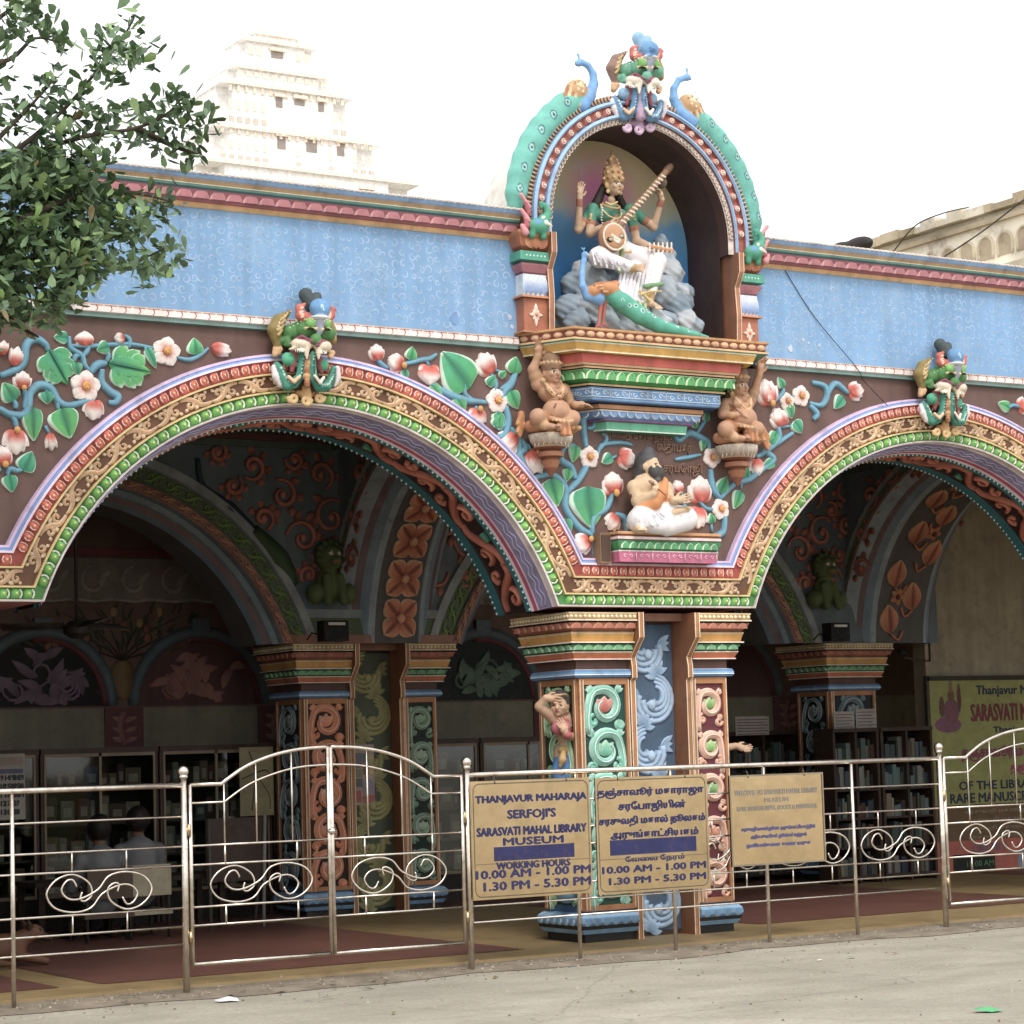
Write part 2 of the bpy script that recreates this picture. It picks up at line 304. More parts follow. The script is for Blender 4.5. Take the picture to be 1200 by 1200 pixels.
def sculpt(name, prims, vox=.01, k=.015, mat=None, parent=None, rough=0, rs=30, **kw):
    lo = []; hi = []
    for p in prims:
        if p['t'] == 'c': r = max(p['r0'], p['r1']); lo.append(np.minimum(p['a'], p['b']) - r); hi.append(np.maximum(p['a'], p['b']) + r)
        else: r = max(p['r']) if p['R'] is not None else p['r']; lo.append(p['c'] - r); hi.append(p['c'] + r)
    solid = [i for i, p in enumerate(prims) if not p['paint'] and not p['cut']]
    L = np.min([lo[i] for i in solid], 0) - 3 * vox - k; H = np.max([hi[i] for i in solid], 0) + 3 * vox + k
    n = np.ceil((H - L) / vox).astype(int) + 1; Gd = np.full(n, 10.)
    ax = [L[i] + vox * np.arange(n[i]) for i in range(3)]
    for i, p in enumerate(prims):
        if p['paint']: continue
        kk = p['k'] if p['k'] is not None else k; m_ = kk + 2.5 * vox
        a = np.clip(np.floor((lo[i] - m_ - L) / vox).astype(int), 0, n - 1); b = np.clip(np.ceil((hi[i] + m_ - L) / vox).astype(int) + 1, 1, n)
        X, Y, Z = np.meshgrid(ax[0][a[0]:b[0]], ax[1][a[1]:b[1]], ax[2][a[2]:b[2]], indexing='ij')
        d = sdist(p, np.stack([X, Y, Z], -1)); sl = np.s_[a[0]:b[0], a[1]:b[1], a[2]:b[2]]; g = Gd[sl]
        if p['cut']: Gd[sl] = np.maximum(g, -d)
        else:
            kk = max(kk, 1e-4); h = np.clip(.5 + .5 * (g - d) / kk, 0, 1); Gd[sl] = g * (1 - h) + d * h - kk * h * (1 - h)
    if rough:
        X, Y, Z = np.meshgrid(*ax, indexing='ij')
        Gd += rough * (np.sin(X * rs + 1.3 * np.sin(Z * rs * .7)) * np.sin(Y * rs * 1.1 + 2) * np.sin(Z * rs * .9 + np.sin(X * rs * .6)) + .5 * np.sin(X * rs * 2.3 + Z * rs * 1.7) * np.sin(Z * rs * 2.1 - Y * rs))
    s = Gd < 0; c = np.zeros(n - 1, int)
    for dx in (0, 1):
        for dy in (0, 1):
            for dz in (0, 1): c += s[dx:n[0] - 1 + dx, dy:n[1] - 1 + dy, dz:n[2] - 1 + dz]
    act = (c > 0) & (c < 8); idx = np.argwhere(act); ids = -np.ones(n - 1, int); ids[act] = np.arange(len(idx))
    acc = np.zeros((len(idx), 3)); cnt = np.zeros(len(idx))
    for axn in range(3):
        o1, o2 = [q for q in range(3) if q != axn]
        for u in (0, 1):
            for v in (0, 1):
                A = idx.copy(); A[:, o1] += u; A[:, o2] += v; B = A.copy(); B[:, axn] += 1
                ga, gb = Gd[A[:, 0], A[:, 1], A[:, 2]], Gd[B[:, 0], B[:, 1], B[:, 2]]; x = (ga < 0) != (gb < 0)
                t = np.where(x, ga / np.where(x, ga - gb, 1), 0); pt = A.astype(float); pt[:, axn] += t
                acc[x] += pt[x]; cnt[x] += 1
    V = L + vox * acc / cnt[:, None]; F = []
    for axn in range(3):
        o1, o2 = (axn + 1) % 3, (axn + 2) % 3; sa = np.take(s, range(n[axn] - 1), axn); sb = np.take(s, range(1, n[axn]), axn)
        e = np.argwhere(sa != sb); e = e[(e[:, o1] > 0) & (e[:, o2] > 0) & (e[:, o1] < n[o1] - 1) & (e[:, o2] < n[o2] - 1)]
        ins = s[e[:, 0], e[:, 1], e[:, 2]]; qs = []
        for u, v in ((-1, -1), (0, -1), (0, 0), (-1, 0)):
            q = e.copy(); q[:, o1] += u; q[:, o2] += v; qs.append(ids[q[:, 0], q[:, 1], q[:, 2]])
        Q = np.stack(qs, 1); Q[~ins] = Q[~ins][:, ::-1]; F.append(Q)
    F = np.concatenate(F); D = np.full(len(V), 1e9); C = np.zeros((len(V), 3))
    for p in prims:
        if p['paint'] or p['cut']: continue
        d = sdist(p, V); t = d < D; D[t] = d[t]; C[t] = p['col']
    for p in prims:
        if p['paint']: d = sdist(p, V); C[d < 0] = p['col']
    for p in prims:
        if p['cut']: d = sdist(p, V); C[np.abs(d) < vox * .6] *= .8
    cen = (V.min(0) + V.max(0)) / 2
    if parent is None: cen[2] = V[:, 2].min()
    me = bpy.data.meshes.new(name); me.vertices.add(len(V)); me.vertices.foreach_set('co', (V - cen).ravel())
    me.loops.add(F.size); me.loops.foreach_set('vertex_index', F.ravel()); me.polygons.add(len(F)); me.polygons.foreach_set('loop_start', np.arange(len(F)) * 4)
    me.update(calc_edges=True); me.polygons.foreach_set('use_smooth', [True] * len(F))
    at = me.color_attributes.new('Col', 'FLOAT_COLOR', 'POINT'); at.data.foreach_set('color', np.c_[C, np.ones(len(V))].ravel())
    me.materials.append(mat or CLEAN); me.validate()
    return link(name, me, tuple(cen), parent, **kw)
# ------------------------------------------------------------------ lettering
def text(s_, x0, x1, z0, z1, Y, col, parent, bold=.0, name='lettering', depth=.002, kind=None, stretch=True, mat=None):
    cu = bpy.data.curves.new('t', 'FONT'); cu.body = s_; cu.offset = 0; cu.resolution_u = 2; to = bpy.data.objects.new('t', cu); COL.objects.link(to)
    me0 = bpy.data.meshes.new_from_object(to.evaluated_get(bpy.context.evaluated_depsgraph_get())); V = np.array([v.co[:] for v in me0.vertices]); F = [tuple(p.vertices) for p in me0.polygons]
    bpy.data.objects.remove(to); bpy.data.curves.remove(cu); bpy.data.meshes.remove(me0)
    if not len(V): return None
    lo, hi = V.min(0), V.max(0); sx = (x1 - x0) / (hi[0] - lo[0]); sz = (z1 - z0) / (hi[1] - lo[1])
    mb = MB(); P = [(x0 + (v[0] - lo[0]) * sx, Y, z0 + (v[1] - lo[1]) * sz) for v in V]; mb.add(P, F, col)
    if bold and depth <= .004:
        b_ = bold * .26
        for q_, (ex, ez) in enumerate(((b_, 0), (-b_, 0), (0, b_ * .7), (0, -b_ * .7))): mb.add([(p[0] + ex, p[1] + .0002 * (q_ + 1), p[2] + ez) for p in P], F, col)
    if depth > .004:   # carved letters stand proud
        E_ = {}
        for fc in F:
            for i in range(len(fc)): a, b = fc[i], fc[(i + 1) % len(fc)]; E_[(a, b)] = 1
        ed = [e for e in E_ if (e[1], e[0]) not in E_]; P2 = [(p[0], Y + depth, p[2]) for p in P]; k_ = len(P)
        mb.add(P + P2, [(a, a + k_, b + k_, b) for a, b in ed], col)
    return mb.build(name, mat or CLEAN, parent, kind=kind)
# ================================================================== ground
mb = MB(); mb.add([(-400, -300, -.03), (400, -300, -.03), (400, 500, -.03), (-400, 500, -.03)], [(0, 1, 2, 3)], '#999999'); mb.build('road', ROAD, kind='structure')
APRON = flat_mat('worn_concrete', '#8b8071', .95, amt=.35, scale=3.5, dirt=('#5f5245', 4., .8), bump=.5, bscale=25.)
YEL = flat_mat('yellow_oxide_floor', '#9a8560', .55, amt=.2, scale=2, dirt=('#6a5b45', 3., .7), bump=.05)
MAR = flat_mat('maroon_oxide_floor', '#745048', .45, amt=.2, scale=2, dirt=('#5a4438', 3., .6), bump=.05)
mb = MB(); n = 60
for i in range(n):
    x0, x1 = -9 + 24 * i / n, -9 + 24 * (i + 1) / n; e = lambda x: -.98 + .07 * math.sin(x * 2.1) + .05 * math.sin(x * 5.3 + 1) + .025 * math.sin(x * 13)
    mb.add([(x0, e(x0), -.026), (x1, e(x1), -.026), (x1, e(x1) + .16, -.004), (x0, e(x0) + .16, -.004), (x1, -.5, 0), (x0, -.5, 0)], [(0, 1, 2, 3), (3, 2, 4, 5)], '#888888')
mb.build('pavement', APRON, kind='structure')
mb = MB(); mb.box(-9, 15, -.5, 14, -.05, .02, '#888888'); mb.build('floor_border', YEL, kind='structure')
mb = MB()
for (x0, x1, y0, y1) in ((-6.9, -4.9, .0, 4.3), (-4.6, -1.25, .0, 4.2), (1.3, 4.9, .45, 4.2), (7.2, 11, .45, 4.2), (-7, 12, 4.5, 9)): mb.add([(x0, y0, .024), (x1, y0, .024), (x1, y1, .024), (x0, y1, .024)], [(0, 1, 2, 3)], '#744')
mb.build('floor', MAR, kind='structure')
# ================================================================== street wall of the arcade
FX0, FX1 = -7.1, 12.9
CX = [-2.94, 3.06, 9.06]; CZ, RR, ZS, TH = 1.864, 2.18, 2.60, .75
ZB, ZT = 4.57, 5.63
facade = thing('arcade_wall', (0, 0, 0), 'long brightly painted street wall with scalloped arches under a sky blue parapet', 'wall')
def xend(d): zz = ZS + d - CZ; return math.sqrt((RR + d) ** 2 - zz * zz)
def a0(d): return math.asin((ZS + d - CZ) / (RR + d))
NA = 72
def arch_band(mb, cx, prof, col=None, Rr=RR, n=NA):
    """prof [(d, y, col)] swept round the arch"""
    for i in range(len(prof) - 1):
        (d0, y0, c), (d1, y1, _) = prof[i], prof[i + 1]; vs = []
        for j in range(n + 1):
            for d, y in ((d0, y0), (d1, y1)):
                s = a0(d); th = s + (PI - 2 * s) * j / n; vs.append((cx + (RR + d) * math.cos(th), y, CZ + (RR + d) * math.sin(th)))
        mb.add(vs, [(2 * j, 2 * j + 1, 2 * j + 3, 2 * j + 2) for j in range(n)], c, True)
def bar_band(mb, xa, xb, prof):
    """horizontal run between two arches; xa, xb arch centres (None = plain end)"""
    for i in range(len(prof) - 1):
        (d0, y0, c), (d1, y1, _) = prof[i], prof[i + 1]; L = lambda d: (xa + xend(d)) if xa is not None else FX0; R = lambda d: (xb - xend(d)) if xb is not None else FX1
        mb.add([(L(d0), y0, ZS + d0), (R(d0), y0, ZS + d0), (R(d1), y1, ZS + d1), (L(d1), y1, ZS + d1)], [(0, 1, 2, 3)], c)
SPAN = '#6f524b'
BANDS = dict(
    white_fillet=[(-.001, .0, '#e8d8d8'), (-.001, -.05, '#ecdede'), (.012, -.055, '#ecdede'), (.012, -.03, '#ddd')],
    green_bed=[(.012, -.03, '#3f8a3a'), (.09, -.03, '#3f8a3a')],
    lower_gold_fillet=[(.09, -.03, '#d8b46a'), (.091, -.06, '#dfc07a'), (.104, -.06, '#dfc07a'), (.105, -.035, '#c79b52')],
    scroll_bed=[(.105, -.035, '#6d452a'), (.22, -.035, '#6d452a')],
    upper_gold_fillet=[(.22, -.035, '#d8b46a'), (.221, -.065, '#e2c684'), (.234, -.065, '#e2c684'), (.235, -.04, '#c79b52')],
    red_bed=[(.235, -.04, '#a8321f'), (.32, -.04, '#a8321f')],
    violet_fillet=[(.32, -.04, '#e4cbe0'), (.322, -.065, '#ecd6e6'), (.338, -.06, '#6f8fd0'), (.340, -.05, '#6f9be0'), (.356, -.045, '#7fb0e6'), (.358, -.05, '#d7b9de'), (.376, -.045, '#d7b9de'), (.38, -.0, '#8a78a8')])
bedparts = {}
NAMES = dict(white_fillet='fillet', green_bed='bead_band', lower_gold_fillet='fillet', scroll_bed='scroll_band', upper_gold_fillet='fillet', red_bed='rosette_band', violet_fillet='outer_molding')
for k_, pr in BANDS.items():
    mb = MB()
    for cx in CX: arch_band(mb, cx, pr)
    for a, b in ((None, CX[0]), (CX[0], CX[1]), (CX[1], CX[2]), (CX[2], None)): bar_band(mb, a, b, pr)
    bedparts[k_] = mb.build(NAMES[k_], PAINT, facade)
# spandrel field
mb = MB()
for cx in CX:
    s = a0(.38); P = [(cx + (RR + .38) * math.cos(s + (PI - 2 * s) * j / NA), CZ + (RR + .38) * math.sin(s + (PI - 2 * s) * j / NA)) for j in range(NA + 1)]
    for j in range(NA): mb.add([(P[j][0], 0, P[j][1]), (P[j][0], 0, ZB), (P[j + 1][0], 0, ZB), (P[j + 1][0], 0, P[j + 1][1])], [(0, 1, 2, 3)], SPAN)
for a, b in ((None, CX[0]), (CX[0], CX[1]), (CX[1], CX[2]), (CX[2], None)):
    L = (a + xend(.38)) if a is not None else FX0; R = (b - xend(.38)) if b is not None else FX1; mb.add([(L, 0, ZS + .38), (R, 0, ZS + .38), (R, 0, ZB), (L, 0, ZB)], [(0, 1, 2, 3)], SPAN)
mb.build('spandrel', PAINT, facade)
# back face and underside slabs of the wall
mb = MB()
for cx in CX:
    s = a0(0); P = [(cx + RR * math.cos(s + (PI - 2 * s) * j / NA), CZ + RR * math.sin(s + (PI - 2 * s) * j / NA)) for j in range(NA + 1)]
    for j in range(NA): mb.add([(P[j][0], TH, P[j][1]), (P[j][0], TH, ZB), (P[j + 1][0], TH, ZB), (P[j + 1][0], TH, P[j + 1][1])], [(0, 1, 2, 3)], '#4d4a48')
for a, b in ((None, CX[0]), (CX[0], CX[1]), (CX[1], CX[2]), (CX[2], None)):
    L = (a + xend(0)) if a is not None else FX0; R = (b - xend(0)) if b is not None else FX1
    mb.add([(L, TH, ZS), (R, TH, ZS), (R, TH, ZB), (L, TH, ZB)], [(0, 1, 2, 3)], '#4d4a48'); mb.add([(L, 0, ZS), (R, 0, ZS), (R, TH, ZS), (L, TH, ZS)], [(0, 1, 2, 3)], '#a05a58')
mb.box(FX0, FX0 + .01, 0, TH, 0, ZB, SPAN); mb.box(FX1 - .01, FX1, 0, TH, 0, ZB, SPAN)
mb.build('rear_face', PAINT, facade)
# coloured underside of each arch: rows across the thickness
SOF = [(0, '#efe0e4'), (.02, '#efe0e4'), (.025, '#8d82ab'), (.14, '#7a6c9e'), (.145, '#e6cfe0'), (.16, '#c23a72'), (.20, '#c9457c'), (.205, '#efdce6'), (.235, '#2f7f8a'), (.30, '#23707c'), (.305, '#3c2a28'), (.62, '#3c2a28'), (.625, '#23707c'), (.75, '#23707c')]
sdr = lambda y: float(np.interp(y, [0, .02, .14, .16, .20, .235, .30, .305, .62, .625, .75], [0, .004, .05, .055, .06, .068, .072, .05, .05, .072, .072]))
for ci, cx in enumerate(CX):
    mb = MB(); s = a0(0)
    for i in range(len(SOF) - 1):
        y0, c = SOF[i]; y1 = SOF[i + 1][0]; vs = []
        for j in range(NA + 1):
            th = s + (PI - 2 * s) * j / NA
            for y in (y0, y1): vs.append((cx + (RR - sdr(y)) * math.cos(th), y, CZ + (RR - sdr(y)) * math.sin(th)))
        mb.add(vs, [(2 * j, 2 * j + 1, 2 * j + 3, 2 * j + 2) for j in range(NA)], c, True)
    so = mb.build('soffit', PAINT, facade)
    if ci > 1: continue
    # wavy line, dotted edges and the ornate terracotta relief inside the soffit
    def on_soffit(arc, y, h=0.): th = s + arc / RR; r_ = RR - sdr(y) - h; return (cx + r_ * math.cos(th), y, CZ + r_ * math.sin(th))
    Ltot = (PI - 2 * s) * RR; mb = MB()
    for q in (0, 1):
        pts = [on_soffit(a, .065 + .035 * q + .012 * math.sin(a * 48), .004) for a in np.arange(.02, Ltot - .02, .025)]; mb.tube(pts, .006, '#a9a6cc', 4)
    mb.build('wavy_line', PAINT, so)
    mb = MB()
    for a in np.arange(.02, Ltot, .05):
        for y in (.245, .735): mb.ball(on_soffit(a, y, .004), (.011, .009, .011), '#b9dfe0', 5, 3)
    mb.build('dot_row', PAINT, so, kind='stuff')
    u0 = 0.
    kk = 0
    while u0 < Ltot - .42:
        mb = MB(); og = '#c4603a' if kk % 3 != 2 else '#b9552f'; fl = 1 if kk % 2 else -1
        def add2(pts, wd, h, col, edge): # relief ribbon on soffit in (arc,y)
            m2 = MB(); m2.rib([(p[0], p[1]) for p in pts], wd, h, col, edge, k=3); mb.add([on_soffit(v[0], v[2], -v[1]) for v in m2.v], m2.f, col, True, None) if False else None
            vc = [None] * len(m2.v)
            for fc, c in zip(m2.f, m2.c):
                for i_, cc in zip(fc, c): vc[i_] = cc
            mb.add([on_soffit(v[0], v[2], -v[1] - .004) for v in m2.v], m2.f, col, True, vc)
        yc = .4625
        add2([(u0 + .02, yc - .12 * fl), (u0 + .12, yc - .11 * fl), (u0 + .24, yc), (u0 + .34, yc + .11 * fl), (u0 + .44, yc + .10 * fl)], [.05, .085, .05], .05, og, '#7e3420')
        add2([(p[0], p[1]) for p in curl(u0 + .13, yc + .055 * fl, .085, PI if fl > 0 else 0, .95, 9, d=fl)], [.05, .045, .02], .045, '#d8744a', '#7e3420')
        if kk % 3 == 1: add2([(u0 + .24, yc - .09 * fl), (u0 + .33, yc - .07 * fl)], [.05, .09, .07], .05, '#4f9a78', '#1f5a44')
        else: add2([(p[0], p[1]) for p in curl(u0 + .33, yc - .07 * fl, .06, 0 if fl > 0 else PI, .9, 8, d=fl)], [.05, .04, .02], .045, '#cc6a40', '#7e3420')
        mb.build('scroll', PAINT, so); u0 += .40; kk += 1
# ---- repeated pieces along the bands
def unit_mesh(fn):
    mb = MB(); fn(mb); me = bpy.data.meshes.new('u'); me.from_pydata([tuple(p) for p in mb.v], [], mb.f); at = me.color_attributes.new('Col', 'FLOAT_COLOR', 'CORNER'); arr = []
    for fc, cc in zip(mb.f, mb.c):
        if isinstance(cc, list):
            for q in cc: arr += [*q[:3], 1]
        else: arr += [*cc[:3], 1] * len(fc)
    at.data.foreach_set('color', arr); me.polygons.foreach_set('use_smooth', mb.sm); me.materials.append(PAINT); me.update(); return me
def cushion(mb, L, Hh, h, c, ce, nu=4, nv=3):
    vs = []; vc = []
    for i in range(nu + 1):
        for j in range(nv + 1):
            u, v = i / nu * 2 - 1, j / nv * 2 - 1; hh = h * (1 - abs(u) ** 2.5) * (1 - .6 * abs(v) ** 2.5); vs.append((u * L / 2, -hh, v * Hh / 2)); vc.append(mixc(c, ce, max(abs(u), abs(v)) ** 3))
    mb.add(vs, [(i * (nv + 1) + j, (i + 1) * (nv + 1) + j, (i + 1) * (nv + 1) + j + 1, i * (nv + 1) + j + 1) for i in range(nu) for j in range(nv)], c, True, vc)
def u_red(mb):
    cushion(mb, .062, .080, .03, '#dc5a38', '#b63522'); mb.ball((0, -.03, 0), .009, '#f3d9a0', 5, 3)
    mb.rib([(-.018, .022), (-.028, 0), (-.018, -.022)], .008, .006, '#f4dcd2', y0=-.022, k=2); mb.rib([(.026, .03), (.034, 0), (.026, -.03)], .010, .010, '#efc9b4', y0=-.008, k=2)
def u_green(mb):
    cushion(mb, .074, .072, .032, '#74c24c', '#3b8a34'); mb.ball((0, -.032, 0), .010, '#e8e98a', 5, 3)
    mb.rib([(.028, .03), (.042, .012), (.042, -.012), (.028, -.03)], .014, .014, '#eef4e2', y0=-.006, k=2)
CR, DK = '#c88c50', '#f6e8c6'
def u_scroll(mb, L=.23, H=.105, c=CR, e=DK, e2='#8a5526'):
    mb.rib([(-.5 * L, -.36 * H), (-.3 * L, -.40 * H), (-.05 * L, -.15 * H), (.1 * L, .25 * H), (.3 * L, .40 * H), (.5 * L, .38 * H)], [.014, .034, .040, .032, .018], .022, c, e, k=3)
    mb.rib(curl(-.22 * L, .06 * H, (.034 * H / .105), -.9, .95, 9, d=1), [.020, .024, .014], .020, c, e, k=2)
    mb.rib(curl(.27 * L, -.08 * H, (.032 * H / .105), 2.2, .95, 9, d=1), [.020, .024, .014], .020, c, e, k=2)
    mb.petal((-.02 * L, -.30 * H), (.20 * L, -.46 * H), .034, .016, e, c, n=3); mb.petal((.02 * L, .25 * H), (-.12 * L, .47 * H), .036, .016, e, c, n=3)
    mb.petal((-.34 * L, .22 * H), (-.46 * L, .44 * H), .028, .014, e, c, n=3); mb.petal((.36 * L, -.3 * H), (.47 * L, -.46 * H), .028, .014, e, c, n=3)
UM = {k: unit_mesh(f) for k, f in dict(rosette=u_red, bead=u_green, scroll=u_scroll).items()}
def place_arch(me, name, cx, d, y, pitch, par, flip=False):
    s = a0(d) + .02; R = RR + d; L = (PI - 2 * s) * R; k = max(1, round(L / pitch)); inv = wm(par).inverted()
    for i in range(k):
        th = s + (i + .5) * (PI - 2 * s) / k; o = bpy.data.objects.new(name, me); COL.objects.link(o); o.parent = par; o.matrix_parent_inverse = inv
        o.location = (cx + R * math.cos(th), y, CZ + R * math.sin(th)); o.rotation_euler = (0, -(th - PI / 2), 0)
        if flip and i % 2: o.scale = (1, 1, -1)
        o.scale = (o.scale[0] * L / k / pitch, random.uniform(.9, 1.1), o.scale[2])
def place_bar(me, name, xa, xb, z, y, pitch, par, flip=False, flipx=False):
    L = xb - xa; k = max(1, round(L / pitch)); inv = wm(par).inverted()
    for i in range(k):
        o = bpy.data.objects.new(name, me); COL.objects.link(o); o.parent = par; o.matrix_parent_inverse = inv
        o.location = (xa + (i + .5) * L / k, y, z); o.scale = (L / k / pitch * (-1 if flipx else 1), random.uniform(.9, 1.1), -1 if flip and i % 2 else 1)
for cx in CX[:2]:
    place_arch(UM['rosette'], 'rosette', cx, .278, -.04, .084, bedparts['red_bed']); place_arch(UM['bead'], 'bead', cx, .051, -.03, .092, bedparts['green_bed'])
    place_arch(UM['scroll'], 'scroll', cx, .1625, -.035, .24, bedparts['scroll_bed'], True)
for (a, b) in ((CX[0], CX[1]),):
    for k_, d, p, y, nm in (('red_bed', .278, .084, -.04, 'rosette'), ('green_bed', .051, .092, -.03, 'bead'), ('scroll_bed', .1625, .24, -.035, 'scroll')): place_bar(UM[nm], nm, a + xend(d) + .03, b - xend(d) - .03, ZS + d, y, p, bedparts[k_], nm == 'scroll')
for k_, d, p, y, nm in (('red_bed', .278, .084, -.04, 'rosette'), ('green_bed', .051, .092, -.03, 'bead'), ('scroll_bed', .1625, .24, -.035, 'scroll')): place_bar(UM[nm], nm, -5.75, CX[0] - xend(d) - .03, ZS + d, y, p, bedparts[k_], nm == 'scroll')
# ---- blue parapet with its small painted curls, trims and top cornice
BLUE = flat_mat('parapet_blue_paint', '#84aad2', .75, amt=.12, scale=1.1, dirt=('#9cb9d6', 1.4, .9), bump=.25, bscale=50., streak=.12)
mb = MB(); mb.box(FX0, -1.13, -.01, .35, ZB + .03, ZT - .02, '#77a'); mb.box(1.13, FX1, -.01, .35, ZB + .03, ZT - .02, '#77a'); mb.box(-1.129, 1.129, .62, .80, ZB + .03, ZT - .02, '#77a')
pp = mb.build('parapet_panel', BLUE, facade)
mb = MB(); rnd = random.Random(3); xs = -5.7
while xs < 5.4:
    if not (-1.22 < xs < 1.22):
        z = 4.73 + rnd.uniform(0, .04)
        while z < 5.40:
            r = rnd.uniform(.024, .044); mb.rib(curl(xs + rnd.uniform(-.02, .02), z, r, rnd.uniform(0, 6.28), rnd.choice((.7, .9, 1.15)), 9, .25, rnd.choice((1, -1))), [.005, .013, .010, .004], .0006, '#93b7de', '#8db2da', y0=-.0105, k=1, smooth_pts=False); z += rnd.uniform(.068, .09)
    xs += .074
mb.build('painted_curl', PAINT, pp, kind='stuff')
# stains and a crack cable on the right panel
for (px, py, r) in ((926, 409, .035), (941, 398, .018), (947, 402, .012), (960, 405, .016), (533, 372, .05), (597, 372, .02), (600, 383, .02)):
    a = W(px, py, -.01); mb = MB(); k_ = 9; c_ = '#b9cbe0' if px > 900 or px > 590 else '#5f93cf'
    ring = [(a[0] + r * random.uniform(.6, 1.2) * math.cos(i * 2 * PI / k_), -.0135, a[1] + r * random.uniform(.6, 1.3) * math.sin(i * 2 * PI / k_)) for i in range(k_)]
    mb.add([(a[0], -.0145, a[1])] + ring, [(0, 1 + i, 1 + (i + 1) % k_) for i in range(k_)], c_); mb.build('paint_patch', PAINT, pp)
COR = [(-.015, 5.42, '#e8b070'), (-.035, 5.435, '#e8b878'), (-.035, 5.455, '#e0a868'), (-.05, 5.46, '#a85a66'), (-.105, 5.53, '#b06472'), (-.10, 5.545, '#3a4a55'), (-.11, 5.55, '#6aa39c'), (-.12, 5.565, '#6aa39c'), (-.12, 5.57, '#e6dcc8'), (-.13, 5.582, '#c8a060'), (-.14, 5.60, '#b0947a'), (-.145, 5.605, '#6fa4dc'), (-.165, 5.63, '#7fb0e4'), (-.165, 5.645, '#d8c8b8'), (.36, 5.645, '#b09a86')]
for (a, b) in ((FX0, -1.17), (1.15, FX1)):
    mb = MB(); mb.prof_x(a, b, COR[::-1]); cor = mb.build('cornice', PAINT, facade)
    me = unit_mesh(lambda m_: m_.scallop(.128, .075, .028, '#b46a74', '#d2a0a2')) if a < 0 else me
    xa, xb = (max(a, -5.8), b) if a < 0 else (a, 5.5); place_bar(me, 'lotus_petal', xa, xb, 5.502, -.075, .13, cor)
    mb = MB()
    for x in np.arange(xa, xb, .05): mb.ball((x, -.168, 5.636), (.016, .01, .010), '#e9ddd2', 5, 3)
    mb.build('bead_row', PAINT, cor, kind='stuff')
    mb = MB(); mb.prof_x(a, b, [(-.01, 4.665, '#c9a070'), (-.045, 4.665, '#d8b288'), (-.05, 4.655, '#ece0dc'), (-.055, 4.61, '#e8dad6'), (-.04, 4.605, '#7a9c98'), (-.038, 4.575, '#557f7c'), (-.0, 4.57, '#2e5f60')]); tr_ = mb.build('string_course', PAINT, facade)
    me2 = unit_mesh(lambda m_: (m_.rib([(-.004, .024), (.004, .01), (.006, -.006), (-.008, -.022)], .007, .004, '#b8463e', k=2), m_.rib([(-.045, .022), (.0, .024), (.045, .022)], .004, .003, '#c9706a', k=1))) if a < 0 else me2
    place_bar(me2, 'red_curl', xa, xb, 4.633, -.052, .105, tr_)
